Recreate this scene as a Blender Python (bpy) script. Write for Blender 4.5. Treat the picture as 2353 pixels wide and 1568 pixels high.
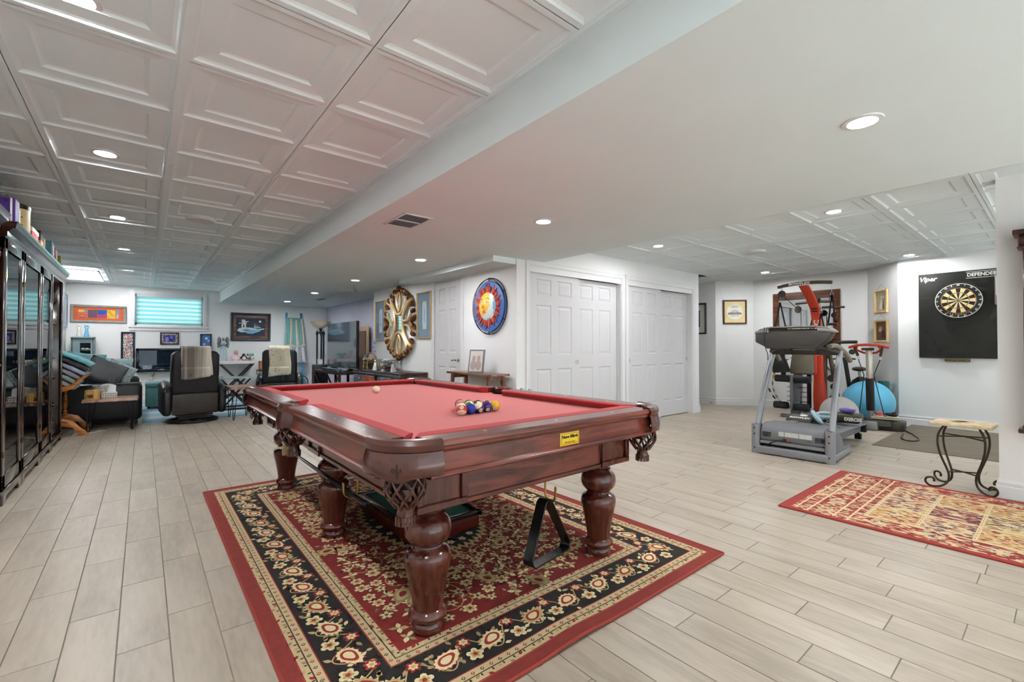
import bpy, bmesh, math, random
from mathutils import Vector, Matrix, Euler

R = math.radians; PI = math.pi; sin = math.sin; cos = math.cos
rnd = random.Random(11)
SC = bpy.context.scene
COL = SC.collection
for _o in list(bpy.data.objects): bpy.data.objects.remove(_o)

# ------------------------------------------------------------------ camera, world, exposure
CAM_H = 1.10; FPX = 1040.0; YAW = R(39.2); TILT = math.atan(13 / FPX)
_cd = bpy.data.cameras.new('camera'); _cd.sensor_fit = 'HORIZONTAL'; _cd.sensor_width = 36.0
_cd.lens = 36.0 * FPX / 2353.0; _cd.clip_start = 0.02
cam = bpy.data.objects.new('camera', _cd); COL.objects.link(cam)
cam.location = (0, 0, CAM_H); cam.rotation_euler = (PI / 2 + TILT, 0, -YAW)
SC.camera = cam
SC.view_settings.view_transform = 'Standard'; SC.view_settings.look = 'None'
SC.view_settings.gamma = 1.0; SC.view_settings.use_curve_mapping = False
SC.view_settings.exposure = -0.05
SC.cycles.diffuse_bounces = 4; SC.cycles.glossy_bounces = 3; SC.cycles.max_bounces = 8; SC.cycles.sample_clamp_indirect = 12.0
SC.cycles.use_adaptive_sampling = True; SC.cycles.adaptive_threshold = .10; SC.cycles.adaptive_min_samples = 12; SC.cycles.use_light_tree = False
SC.cycles.caustics_reflective = False; SC.cycles.caustics_refractive = False
LAMP = 740.0            # radiance of the recessed lamps
SKY = 2.0              # daylight through the basement window and fill openings added behind the camera
W = bpy.data.worlds.new('daylight'); SC.world = W; W.use_nodes = True
_bg = W.node_tree.nodes['Background']
_bg.inputs['Color'].default_value = (0.86, 0.96, 1.0, 1); _bg.inputs['Strength'].default_value = SKY

_sun = bpy.data.lights.new('sun', 'SUN'); _sun.energy = 18.0; _sun.angle = R(1.0); _sun.color = (.88, .96, 1.0)
_so = bpy.data.objects.new('sun', _sun); COL.objects.link(_so); _so.rotation_euler = (R(26), 0, R(6)); _so.location = (2, -8, 8)   # sun added to bounce off the slab outside and brighten the ceiling

# ------------------------------------------------------------------ helpers
def c(r, g, b):
    def f(x):
        x /= 255.0
        return x / 12.92 if x <= .04045 else ((x + .055) / 1.055) ** 2.4
    return (f(r), f(g), f(b))

_mats = {}
def mat(name, col, rough=.5, metal=0., var=.08, vs=9., bump=0., bs=80., coat=0., emit=0., ecol=None, trans=0., col2=None, stretch=(1, 1, 1), spec=.5, sheen=0., detail=3., lo=.35, hi=.65, sub=0.):
    if name in _mats: return _mats[name]
    m = bpy.data.materials.new(name); m.use_nodes = True
    nt = m.node_tree; N = nt.nodes; L = nt.links; b = N['Principled BSDF']
    tc = N.new('ShaderNodeTexCoord'); mp = N.new('ShaderNodeMapping'); mp.inputs['Scale'].default_value = stretch
    L.new(tc.outputs['Object'], mp.inputs['Vector'])
    nz = N.new('ShaderNodeTexNoise'); nz.inputs['Scale'].default_value = vs; nz.inputs['Detail'].default_value = detail
    L.new(mp.outputs['Vector'], nz.inputs['Vector'])
    rp = N.new('ShaderNodeValToRGB')
    c2 = col2 if col2 else tuple(x * (1 - var) for x in col)
    rp.color_ramp.elements[0].position = lo; rp.color_ramp.elements[1].position = hi
    rp.color_ramp.elements[0].color = (*c2, 1); rp.color_ramp.elements[1].color = (*col, 1)
    L.new(nz.outputs['Fac'], rp.inputs['Fac']); L.new(rp.outputs['Color'], b.inputs['Base Color'])
    b.inputs['Roughness'].default_value = rough; b.inputs['Metallic'].default_value = metal
    b.inputs['Specular IOR Level'].default_value = spec
    if coat: b.inputs['Coat Weight'].default_value = coat; b.inputs['Coat Roughness'].default_value = .08
    if sheen: b.inputs['Sheen Weight'].default_value = sheen
    if trans: b.inputs['Transmission Weight'].default_value = trans
    if sub: b.inputs['Subsurface Weight'].default_value = sub
    if emit:
        b.inputs['Emission Color'].default_value = (*(ecol or col), 1); b.inputs['Emission Strength'].default_value = emit
    if bump:
        n2 = N.new('ShaderNodeTexNoise'); n2.inputs['Scale'].default_value = bs; n2.inputs['Detail'].default_value = 2
        L.new(mp.outputs['Vector'], n2.inputs['Vector'])
        bp = N.new('ShaderNodeBump'); bp.inputs['Strength'].default_value = bump; bp.inputs['Distance'].default_value = .01
        L.new(n2.outputs['Fac'], bp.inputs['Height']); L.new(bp.outputs['Normal'], b.inputs['Normal'])
    _mats[name] = m
    return m

def wood(name, c1, c2, axis='Y', scale=1., rough=.3, coat=.4, bands=10., contrast=(.3, .75)):
    """Long-grain wood: a noise stretched along the axis warps fine bands."""
    if name in _mats: return _mats[name]
    m = bpy.data.materials.new(name); m.use_nodes = True
    nt = m.node_tree; N = nt.nodes; L = nt.links; b = N['Principled BSDF']
    tc = N.new('ShaderNodeTexCoord'); mp = N.new('ShaderNodeMapping')
    s = {'X': (.12, 1, 1), 'Y': (1, .12, 1), 'Z': (1, 1, .12)}[axis]
    mp.inputs['Scale'].default_value = tuple(x * scale for x in s)
    L.new(tc.outputs['Object'], mp.inputs['Vector'])
    n1 = N.new('ShaderNodeTexNoise'); n1.inputs['Scale'].default_value = 5; n1.inputs['Detail'].default_value = 3; n1.inputs['Distortion'].default_value = .6
    L.new(mp.outputs['Vector'], n1.inputs['Vector'])
    mu = N.new('ShaderNodeMath'); mu.operation = 'MULTIPLY'; mu.inputs[1].default_value = bands
    L.new(n1.outputs['Fac'], mu.inputs[0])
    fr = N.new('ShaderNodeMath'); fr.operation = 'PINGPONG'; fr.inputs[1].default_value = 1.0
    L.new(mu.outputs[0], fr.inputs[0])
    n2 = N.new('ShaderNodeTexNoise'); n2.inputs['Scale'].default_value = 60; n2.inputs['Detail'].default_value = 2
    L.new(mp.outputs['Vector'], n2.inputs['Vector'])
    ad = N.new('ShaderNodeMath'); ad.operation = 'MULTIPLY_ADD'; ad.inputs[1].default_value = .55; L.new(fr.outputs[0], ad.inputs[0])
    sc = N.new('ShaderNodeMath'); sc.operation = 'MULTIPLY'; sc.inputs[1].default_value = .45; L.new(n2.outputs['Fac'], sc.inputs[0])
    L.new(sc.outputs[0], ad.inputs[2])
    rp = N.new('ShaderNodeValToRGB'); e = rp.color_ramp.elements
    e[0].position, e[1].position = contrast; e[0].color = (*c2, 1); e[1].color = (*c1, 1)
    L.new(ad.outputs[0], rp.inputs['Fac']); L.new(rp.outputs['Color'], b.inputs['Base Color'])
    b.inputs['Roughness'].default_value = rough
    if coat: b.inputs['Coat Weight'].default_value = coat; b.inputs['Coat Roughness'].default_value = .1
    bp = N.new('ShaderNodeBump'); bp.inputs['Strength'].default_value = .08; bp.inputs['Distance'].default_value = .004
    L.new(ad.outputs[0], bp.inputs['Height']); L.new(bp.outputs['Normal'], b.inputs['Normal'])
    _mats[name] = m
    return m

def glass_mat(name, tint=(1, 1, 1), rough=.0, ior=1.45, see=.85):
    """Thin clear pane: mostly transparent with a fresnel reflection."""
    if name in _mats: return _mats[name]
    m = bpy.data.materials.new(name); m.use_nodes = True
    nt = m.node_tree; N = nt.nodes; L = nt.links
    N.remove(N['Principled BSDF']); out = N['Material Output']
    tr = N.new('ShaderNodeBsdfTransparent'); tr.inputs['Color'].default_value = (*tint, 1)
    gl = N.new('ShaderNodeBsdfGlossy'); gl.inputs['Roughness'].default_value = rough
    lw = N.new('ShaderNodeLayerWeight'); lw.inputs['Blend'].default_value = 1 - see
    nz = N.new('ShaderNodeTexNoise'); nz.inputs['Scale'].default_value = 2.0
    ad = N.new('ShaderNodeMath'); ad.operation = 'MULTIPLY_ADD'; ad.inputs[1].default_value = .03
    L.new(nz.outputs['Fac'], ad.inputs[0]); L.new(lw.outputs['Fresnel'], ad.inputs[2])
    mx = N.new('ShaderNodeMixShader'); L.new(ad.outputs[0], mx.inputs[0]); L.new(tr.outputs[0], mx.inputs[1]); L.new(gl.outputs[0], mx.inputs[2])
    L.new(mx.outputs[0], out.inputs['Surface'])
    _mats[name] = m
    return m

def blind_mat(name, col, trans=.7):
    if name in _mats: return _mats[name]
    m = bpy.data.materials.new(name); m.use_nodes = True
    nt = m.node_tree; N = nt.nodes; L = nt.links
    N.remove(N['Principled BSDF']); out = N['Material Output']
    nz = N.new('ShaderNodeTexNoise'); nz.inputs['Scale'].default_value = 40
    rp = N.new('ShaderNodeValToRGB'); rp.color_ramp.elements[0].color = (*[x * .93 for x in col], 1); rp.color_ramp.elements[1].color = (*col, 1)
    L.new(nz.outputs['Fac'], rp.inputs['Fac'])
    d = N.new('ShaderNodeBsdfDiffuse'); t = N.new('ShaderNodeBsdfTranslucent')
    L.new(rp.outputs[0], d.inputs[0]); L.new(rp.outputs[0], t.inputs[0])
    mx = N.new('ShaderNodeMixShader'); mx.inputs[0].default_value = trans
    L.new(d.outputs[0], mx.inputs[1]); L.new(t.outputs[0], mx.inputs[2]); L.new(mx.outputs[0], out.inputs['Surface'])
    _mats[name] = m
    return m

class MB:
    """Collects shapes into ONE mesh; build() links it."""
    def __init__(s): s.v = []; s.f = []; s.m = []; s.T = Matrix(); s.mi = 0
    def add(s, vs, fs):
        o = len(s.v)
        s.v += [tuple(s.T @ Vector(p)) for p in vs]
        s.f += [tuple(i + o for i in q) for q in fs]; s.m += [s.mi] * len(fs)
        return s
    def box(s, x0, x1, y0, y1, z0, z1):
        return s.add([(x0, y0, z0), (x1, y0, z0), (x1, y1, z0), (x0, y1, z0), (x0, y0, z1), (x1, y0, z1), (x1, y1, z1), (x0, y1, z1)],
                     [(3, 2, 1, 0), (4, 5, 6, 7), (0, 1, 5, 4), (1, 2, 6, 5), (2, 3, 7, 6), (3, 0, 4, 7)])
    def cbox(s, cx, cy, cz, sx, sy, sz, rot=None):
        T = s.T
        s.T = T @ Matrix.Translation((cx, cy, cz)) @ (Euler(rot).to_matrix().to_4x4() if rot else Matrix())
        s.box(-sx / 2, sx / 2, -sy / 2, sy / 2, -sz / 2, sz / 2); s.T = T
        return s
    def bar(s, a, b, w, d, up=(0, 0, 1)):
        """square bar from a to b: w sideways, d along up"""
        a = Vector(a); b = Vector(b); z = (b - a); l = z.length; z.normalize()
        u = Vector(up)
        if abs(z.dot(u)) > .98: u = Vector((1, 0, 0)) if abs(z.x) < .9 else Vector((0, 1, 0))
        x = u.cross(z).normalized(); y = z.cross(x)
        T = s.T; M = Matrix((x, y, z)).transposed().to_4x4(); M.translation = a
        s.T = T @ M; s.box(-w / 2, w / 2, -d / 2, d / 2, 0, l); s.T = T
        return s
    def lathe(s, prof, seg=20, o=(0, 0, 0), axis='Z', cap=True, a0=0, a1=2 * PI):
        full = abs(a1 - a0 - 2 * PI) < 1e-6
        n = seg if full else seg + 1
        vs = []; fs = []
        def P(r, h, a):
            p = (r * cos(a), r * sin(a), h)
            if axis == 'X': p = (p[2], p[0], p[1])
            elif axis == 'Y': p = (p[0], p[2], p[1])
            return (p[0] + o[0], p[1] + o[1], p[2] + o[2])
        for r, h in prof:
            for i in range(n): vs.append(P(max(r, 1e-5), h, a0 + (a1 - a0) * i / seg))
        k = len(prof)
        for j in range(k - 1):
            for i in range(seg):
                i2 = (i + 1) % n
                fs.append((j * n + i, j * n + i2, (j + 1) * n + i2, (j + 1) * n + i))
        if cap and full:
            if prof[0][0] > 1e-4: fs.append(tuple(range(n - 1, -1, -1)))
            if prof[-1][0] > 1e-4: fs.append(tuple((k - 1) * n + i for i in range(n)))
        return s.add(vs, fs)
    def tube(s, pts, r, seg=8, closed=False, flat=None, up=None):
        """sweep a circle (or an ellipse flat=(a,b) with 'up') along pts"""
        P = [Vector(p) for p in pts]; n = len(P)
        rs = r if isinstance(r, (list, tuple)) else [r] * n
        vs = []; fs = []; x = None
        for i in range(n):
            a = P[(i - 1) % n] if (closed or i) else P[i]; b = P[(i + 1) % n] if (closed or i < n - 1) else P[i]
            t = (b - a)
            if t.length < 1e-9: t = Vector((0, 0, 1))
            t.normalize()
            if up is not None: x = Vector(up).cross(t)
            elif x is None: x = t.orthogonal()
            else: x = x - t * x.dot(t)
            if x.length < 1e-6: x = t.orthogonal()
            x.normalize(); y = t.cross(x)
            fa, fb = flat if flat else (1, 1)
            for j in range(seg):
                an = 2 * PI * (j + .5) / seg
                vs.append(P[i] + x * (cos(an) * rs[i] * fa) + y * (sin(an) * rs[i] * fb))
        m = n if closed else n - 1
        for i in range(m):
            for j in range(seg):
                j2 = (j + 1) % seg; i2 = (i + 1) % n
                fs.append((i * seg + j, i * seg + j2, i2 * seg + j2, i2 * seg + j))
        if not closed:
            fs.append(tuple(range(seg - 1, -1, -1))); fs.append(tuple((n - 1) * seg + j for j in range(seg)))
        return s.add(vs, fs)
    def prism(s, poly, h0, h1, plane='XY'):
        """extrude a 2-D polygon; plane XY (height z), XZ (height y), YZ (height x)"""
        n = len(poly)
        def P(u, v, h): return (u, v, h) if plane == 'XY' else ((u, h, v) if plane == 'XZ' else (h, u, v))
        vs = [P(u, v, h0) for u, v in poly] + [P(u, v, h1) for u, v in poly]
        fs = [tuple(range(n - 1, -1, -1)), tuple(range(n, 2 * n))] + [(i, (i + 1) % n, n + (i + 1) % n, n + i) for i in range(n)]
        return s.add(vs, fs)
    def ball(s, o, r, seg=16, rings=10, rot=None):
        rx, ry, rz = r if isinstance(r, (list, tuple)) else (r, r, r)
        T = s.T; s.T = T @ Matrix.Translation(o) @ (Euler(rot).to_matrix().to_4x4() if rot else Matrix())
        prof = [(sin(PI * i / rings), -cos(PI * i / rings)) for i in range(rings + 1)]
        k = len(s.v); s.T, T2 = Matrix(), s.T
        s.lathe(prof, seg, cap=False)
        for i in range(k, len(s.v)):
            p = s.v[i]; s.v[i] = tuple(T2 @ Vector((p[0] * rx, p[1] * ry, p[2] * rz)))
        s.T = T
        return s
    def grid(s, fn, nu, nv, thick=None):
        vs = [fn(i / nu, j / nv) for j in range(nv + 1) for i in range(nu + 1)]
        fs = [(j * (nu + 1) + i, j * (nu + 1) + i + 1, (j + 1) * (nu + 1) + i + 1, (j + 1) * (nu + 1) + i) for j in range(nv) for i in range(nu)]
        return s.add(vs, fs)
    def torus(s, o, Rr, r, seg=32, k=8, axis='Z'):
        pts = []
        for i in range(seg):
            a = 2 * PI * i / seg; u, v = Rr * cos(a), Rr * sin(a)
            p = (u, v, 0) if axis == 'Z' else ((0, u, v) if axis == 'X' else (u, 0, v))
            pts.append((p[0] + o[0], p[1] + o[1], p[2] + o[2]))
        return s.tube(pts, r, k, closed=True)
    def build(s, name, mats, parent=None, bevel=0., seg=2, smooth=True, angle=38, solid=0., subd=0):
        me = bpy.data.meshes.new(name); me.from_pydata(s.v, [], s.f)
        if not isinstance(mats, (list, tuple)): mats = [mats]
        for x in mats: me.materials.append(x)
        if len(mats) > 1: me.polygons.foreach_set('material_index', s.m)
        bm = bmesh.new(); bm.from_mesh(me)
        if solid: bmesh.ops.solidify(bm, geom=bm.faces[:], thickness=solid)
        bmesh.ops.recalc_face_normals(bm, faces=bm.faces)
        if bevel:
            es = [e for e in bm.edges if len(e.link_faces) == 2 and e.calc_face_angle(0) > R(40)]
            bmesh.ops.bevel(bm, geom=es, offset=bevel, segments=seg, profile=.5, affect='EDGES', clamp_overlap=True)
        bm.to_mesh(me); bm.free()
        if smooth: me.shade_smooth(); me.set_sharp_from_angle(angle=R(angle))
        o = bpy.data.objects.new(name, me); COL.objects.link(o)
        if subd:
            md = o.modifiers.new('round', 'SUBSURF'); md.levels = md.render_levels = subd
        if parent is not None: o.parent = parent
        return o

def smooth(pts, k=6):
    P = [Vector(p) for p in pts]; out = []
    for i in range(len(P) - 1):
        p0, p1, p2, p3 = P[max(i - 1, 0)], P[i], P[i + 1], P[min(i + 2, len(P) - 1)]
        for j in range(k):
            f = j / k; out.append(.5 * ((2 * p1) + (p2 - p0) * f + (2 * p0 - 5 * p1 + 4 * p2 - p3) * f * f + (3 * p1 - p0 - 3 * p2 + p3) * f ** 3))
    return out + [P[-1]]
def link_copy(src, parent=None):
    o = src.copy(); COL.objects.link(o); o.parent = parent
    return o
def dup(root, loc, rotz=None, label=None, group=None):
    r = link_copy(root); r.location = loc
    if rotz is not None: r.rotation_euler = (0, 0, rotz)
    if label: r['label'] = label
    if group: r['group'] = group
    for ch in list(root.children):
        k = link_copy(ch, r)
        for g in list(ch.children): link_copy(g, k)
    return r
def tag(o, label, cat, group=None):
    o['label'] = label; o['category'] = cat
    if group: o['group'] = group
    return o
def thing(name, label, cat, loc=(0, 0, 0), rz=0., group=None):
    o = bpy.data.objects.new(name, None); o.empty_display_size = .05; COL.objects.link(o)
    o.location = loc; o.rotation_euler = (0, 0, rz)
    return tag(o, label, cat, group)
def struct(o): o['kind'] = 'structure'; return o

def text(body, size, m, parent, M, name='lettering', depth=.0008, shear=0., bold=0., sx=1.):
    cu = bpy.data.curves.new(name, 'FONT'); cu.body = body; cu.size = size; cu.align_x = 'CENTER'; cu.align_y = 'CENTER'
    cu.extrude = depth; cu.shear = shear; cu.offset = bold; cu.resolution_u = 3
    ob = bpy.data.objects.new('tmp_text', cu); COL.objects.link(ob)
    me = bpy.data.meshes.new_from_object(ob.evaluated_get(bpy.context.evaluated_depsgraph_get()))
    bpy.data.objects.remove(ob); me.name = name; me.materials.clear(); me.materials.append(m)
    o = bpy.data.objects.new(name, me); COL.objects.link(o); o.parent = parent
    o.matrix_local = M @ Matrix.Diagonal((sx, 1, 1, 1))
    return o
def face_m(loc, normal, up=(0, 0, 1)):
    """matrix whose local XY plane lies on a face with the given outward normal"""
    z = Vector(normal).normalized(); y = Vector(up); y = (y - z * y.dot(z)).normalized(); x = y.cross(z)
    M = Matrix((x, y, z)).transposed().to_4x4(); M.translation = Vector(loc)
    return M

# ------------------------------------------------------------------ shared materials
WALL = mat('wall paint', c(233, 233, 233), .75, var=.015, vs=3, bump=.06, bs=220)
TRIM = mat('white trim paint', c(228, 227, 228), .4, var=.01, vs=4)
DOORW = mat('white door paint', c(212, 210, 213), .45, var=.012, vs=5)
CEILW = mat('ceiling flat paint', c(229, 239, 241), .85, var=.02, vs=2, bump=.04, bs=160)
TILEW = mat('ceiling tile vinyl', c(234, 242, 244), .5, var=.012, vs=3)
GROUT = mat('grey grout', c(146, 138, 126), .9, var=.15, vs=30)
BLACK = mat('black plastic', c(26, 26, 27), .45, var=.2, vs=20)
CHROME = mat('chrome', c(205, 205, 208), .18, 1., var=.05)
BRASS = mat('aged brass', c(176, 142, 78), .3, 1., var=.15, vs=30)
BLACKM = mat('black metal', c(28, 27, 27), .4, .3, var=.15, vs=25)

# ------------------------------------------------------------------ room shell
ZL, ZS, ZG = 2.34, 2.10, 2.324          # tiled ceiling, soffit, gym ceiling
XL, YB, XD, YC = -1.14, 12.10, 3.275, 3.934
YF = -2.6
SOFX0, SOFX1 = 1.335, 3.68
def wall(name, *boxes, m=WALL):
    b = MB()
    for q in boxes: b.box(*q)
    return struct(b.build(name, m, smooth=False))

# floor: grout bed and planks
PW, PL = .1534, .593
JOINT = {-4: .30, -3: .478, -2: .148, -1: .373, 0: .56, 1: .293, 11: .011, 12: .38, 13: .123, 14: .462, 15: .259, 16: .515}
b = MB(); b.box(XL, 8.95, YF, YB, -.06, -.0035); FLOOR = struct(b.build('floor', GROUT, smooth=False))
def plank_mat():
    m = bpy.data.materials.new('porcelain wood plank'); m.use_nodes = True
    nt = m.node_tree; N = nt.nodes; L = nt.links; B = N['Principled BSDF']
    geo = N.new('ShaderNodeNewGeometry'); oi = N.new('ShaderNodeObjectInfo')
    a = N.new('ShaderNodeMath'); a.operation = 'ADD'; L.new(geo.outputs['Random Per Island'], a.inputs[0]); L.new(oi.outputs['Random'], a.inputs[1])
    f = N.new('ShaderNodeMath'); f.operation = 'FRACT'; L.new(a.outputs[0], f.inputs[0])
    cx = N.new('ShaderNodeCombineXYZ'); k = N.new('ShaderNodeMath'); k.operation = 'MULTIPLY'; k.inputs[1].default_value = 57.; L.new(f.outputs[0], k.inputs[0])
    for i in range(3): L.new(k.outputs[0], cx.inputs[i])
    va = N.new('ShaderNodeVectorMath'); L.new(geo.outputs['Position'], va.inputs[0]); L.new(cx.outputs[0], va.inputs[1])
    mp = N.new('ShaderNodeMapping'); mp.inputs['Scale'].default_value = (1, .16, 1); L.new(va.outputs[0], mp.inputs[0])
    n1 = N.new('ShaderNodeTexNoise'); n1.inputs['Scale'].default_value = 7; n1.inputs['Detail'].default_value = 5; n1.inputs['Distortion'].default_value = .5; L.new(mp.outputs[0], n1.inputs[0])
    n2 = N.new('ShaderNodeTexNoise'); n2.inputs['Scale'].default_value = 55; n2.inputs['Detail'].default_value = 4; L.new(mp.outputs[0], n2.inputs[0])
    mx = N.new('ShaderNodeMath'); mx.operation = 'MULTIPLY_ADD'; mx.inputs[1].default_value = .38; L.new(n2.outputs[0], mx.inputs[0])
    m2 = N.new('ShaderNodeMath'); m2.operation = 'MULTIPLY'; m2.inputs[1].default_value = .7; L.new(n1.outputs[0], m2.inputs[0]); L.new(m2.outputs[0], mx.inputs[2])
    rp = N.new('ShaderNodeValToRGB'); e = rp.color_ramp.elements
    e[0].position = .38; e[0].color = (*c(162, 149, 134), 1); e[1].position = .68; e[1].color = (*c(188, 175, 159), 1)
    q = e.new(.52); q.color = (*c(176, 163, 147), 1)
    L.new(mx.outputs[0], rp.inputs[0])
    hs = N.new('ShaderNodeHueSaturation'); mr = N.new('ShaderNodeMapRange'); mr.inputs[3].default_value = .93; mr.inputs[4].default_value = 1.04
    L.new(f.outputs[0], mr.inputs[0]); L.new(mr.outputs[0], hs.inputs['Value']); L.new(rp.outputs[0], hs.inputs['Color']); L.new(hs.outputs[0], B.inputs['Base Color'])
    B.inputs['Roughness'].default_value = .38
    bp = N.new('ShaderNodeBump'); bp.inputs['Strength'].default_value = .12; bp.inputs['Distance'].default_value = .003; L.new(n2.outputs[0], bp.inputs['Height']); L.new(bp.outputs[0], B.inputs['Normal'])
    return m
PLANK = plank_mat()
def project(x, y, z):
    dx, dy, dz = x, y, z - CAM_H
    r = dx * cos(YAW) - dy * sin(YAW); d = dx * sin(YAW) + dy * cos(YAW)
    f = d * cos(TILT) + dz * sin(TILT); u = dz * cos(TILT) - d * sin(TILT)
    return (1176.5 + FPX * r / f, 784 - FPX * u / f, f) if f > .05 else (None, None, f)
def in_view(x, y, z=0, pad=60):
    u, v, f = project(x, y, z)
    return f > .2 and -pad < u < 2353 + pad and -pad < v < 1568 + pad
pl = []
GX = .0042
for k in range(-9, 60):
    x0 = .088 + PW * k; x1 = x0 + PW
    if x1 < XL or x0 > 8.95: continue
    x0c, x1c = max(x0, XL) + GX / 2, min(x1, 8.95) - GX / 2
    if x1c - x0c < .01: continue
    off = JOINT.get(k, rnd.random() * PL)
    j = math.floor((YF - off) / PL)
    y = off + j * PL
    while y < YB:
        y0, y1 = max(y, YF) + GX / 2, min(y + PL, YB) - GX / 2
        y += PL
        if y1 - y0 < .02: continue
        xm, ym = (x0c + x1c) / 2, (y0 + y1) / 2
        if not (xm < XD + .1 or ym < YC + .2 or xm > 7.2): continue
        if xm > XD and ym > 6.6: continue
        vis = in_view(xm, ym) and not (.42 < xm < 2.33 and 1.3 < ym < 4.0) and not (3.45 < xm < 4.72 and ym < 1.2) and not (6.42 < xm and ym < 1.33)
        full = abs(x1c - x0c - PW + GX) < 1e-4 and abs(y1 - y0 - PL + GX) < 1e-4
        d = math.hypot(xm, ym)
        area = (1 / d ** 3) if vis and full else 0
        pl.append((area, x0c, x1c, y0, y1))
pl.sort(reverse=True)
b = MB(); b.box(0, PW - GX, 0, PL - GX, -.012, 0); first = b.build('plank', PLANK, FLOOR, smooth=False, bevel=.0007, seg=1)
rest = MB()
for i, (a, x0, x1, y0, y1) in enumerate(pl):
    if i < 300:
        o = first if i == 0 else link_copy(first, FLOOR)
        o.location = (x0, y0, 0)
    else: rest.box(x0, x1, y0, y1, -.012, 0)
o = rest.build('plank_field', PLANK, FLOOR, smooth=False); o['kind'] = 'stuff'

# ceilings of coffered tiles
RINGS = [(0, 0), (.026, 0), (.034, .010), (.046, .016), (.056, .017), (.112, .021), (.122, .031), (.134, .035), (.14, .035)]
def tile_mesh(t=.6):
    b = MB(); vs = []; fs = []
    for ins, z in RINGS: vs += [(ins, ins, z), (t - ins, ins, z), (t - ins, t - ins, z), (ins, t - ins, z)]
    for j in range(len(RINGS) - 1):
        for i in range(4): fs.append((j * 4 + i, j * 4 + (i + 1) % 4, j * 4 + 4 + (i + 1) % 4, j * 4 + 4 + i))
    k = (len(RINGS) - 1) * 4; fs.append((k, k + 1, k + 2, k + 3))
    return b.add(vs, fs)
b = MB(); b.box(XL, SOFX0 + .1, YF, YB, ZL + .05, ZL + .12); b.box(SOFX1 - .1, 8.95, YF, 6.6, ZG + .05, ZG + .12)
CEIL = struct(b.build('ceiling', CEILW, smooth=False))
tile0 = tile_mesh().build('ceiling_tile', TILEW, CEIL, smooth=False)
_n = [0]
def tile(x0, x1, y0, y1, z, sz=.7):
    o = tile0 if _n[0] == 0 else link_copy(tile0, CEIL)
    _n[0] += 1
    o.location = (x0 + .0015, y0 + .0015, z); o.scale = ((x1 - x0 - .003) / .6, (y1 - y0 - .003) / .6, sz)
TX = [SOFX0 - .603 * k for k in range(5)]            # 1.335 ... -1.077
yj = 2.40 - .603 * 8
while yj < YB - .05:
    y0, y1 = max(yj, YF), min(yj + .603, YB)
    if y1 - y0 > .1:
        for i in range(4): tile(TX[i + 1], TX[i], y0, y1, ZL)
    yj += .603
GXJ = [3.32 + .6085 * k for k in range(10)]; GYJ = [.428 + .595 * k for k in range(-5, 11)]
for i in range(9):
    for j in range(len(GYJ) - 1):
        x0, x1, y0, y1 = max(GXJ[i], SOFX1), min(GXJ[i + 1], 8.9), GYJ[j], GYJ[j + 1]
        if x0 < 7.25 and y1 > YC: y1 = YC
        if y1 - y0 < .08 or x1 - x0 < .08: continue
        if x0 > 8.3 and (y0 > 4.2 or y1 < 1.5): continue
        if y0 > 6: continue
        tile(x0, x1, y0, y1, ZG, .5)
b = MB(); b.box(TX[2] - .017, TX[2] + .017, YF, 5.06, ZL - .004, ZL + .001); b.build('ceiling_tee', TILEW, CEIL, smooth=False)
b = MB(); b.box(TX[2] - .012, TX[2] + .012, 5.06, YB, ZL - .002, ZL + .001); b.build('ceiling_tee', TILEW, CEIL, smooth=False)
b = MB(); b.box(XL, TX[4] + .01, YF, YB, ZL - .006, ZL + .05); b.build('edge_strip', TILEW, CEIL, smooth=False)
b = MB(); b.box(SOFX0 - .022, SOFX0, YF, YB, ZL - .016, ZL + .002); b.build('edge_strip', TILEW, CEIL, smooth=False)
# soffit, bulkhead
b = MB(); b.box(SOFX0, SOFX1, YF, YB, ZS, ZL + .1); struct(b.build('ceiling_soffit', CEILW, smooth=False))
b = MB(); b.prism([(2.955, 3.95), (2.955, 6.30), (XD + .02, 6.02), (XD + .02, 3.95)], 2.035, ZS + .002); struct(b.build('ceiling_bulkhead', CEILW, smooth=False))
# walls
WX0, WX1, WZ0, WZ1 = -.135, 1.035, 1.55, 2.19         # window opening
wall('wall_back', (XL - .12, WX0, YB, YB + .14, -.02, 2.46), (WX1, 3.8, YB, YB + .14, -.02, 2.46), (WX0, WX1, YB, YB + .14, -.02, WZ0), (WX0, WX1, YB, YB + .14, WZ1, 2.46))
wall('wall_left', (XL - .12, XL, YF - .1, YB, -.02, 2.46))
wall('wall_front', (XL - .12, -.9, YF - .12, YF, -.02, 2.46), (4.5, 5.15, YF - .12, YF, -.02, 2.46), (8.25, 9.1, YF - .12, YF, -.02, 2.46), (-.9, 4.5, YF - .12, YF, 2.09, 2.46), (5.15, 8.25, YF - .12, YF, 2.09, 2.46))  # both openings are added out of view to let in fill light
_pl = bpy.data.lights.new('fill_portal', 'AREA'); _pl.shape = 'RECTANGLE'; _pl.size = 5.4; _pl.size_y = 2.1; _pl.cycles.is_portal = True  # sampling portal for the added main opening
_po = bpy.data.objects.new('fill_portal', _pl); COL.objects.link(_po); _po.location = (1.8, YF - .05, 1.045); _po.rotation_euler = (PI / 2, 0, 0)
_pl = bpy.data.lights.new('gym_fill_portal', 'AREA'); _pl.shape = 'RECTANGLE'; _pl.size = 3.1; _pl.size_y = 2.1; _pl.cycles.is_portal = True  # sampling portal for the opening added to brighten the gym
_po = bpy.data.objects.new('gym_fill_portal', _pl); COL.objects.link(_po); _po.location = (6.7, YF - .05, 1.045); _po.rotation_euler = (PI / 2, 0, 0)
_pl = bpy.data.lights.new('window_portal', 'AREA'); _pl.shape = 'RECTANGLE'; _pl.size = 1.1; _pl.size_y = .6; _pl.cycles.is_portal = True
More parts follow.
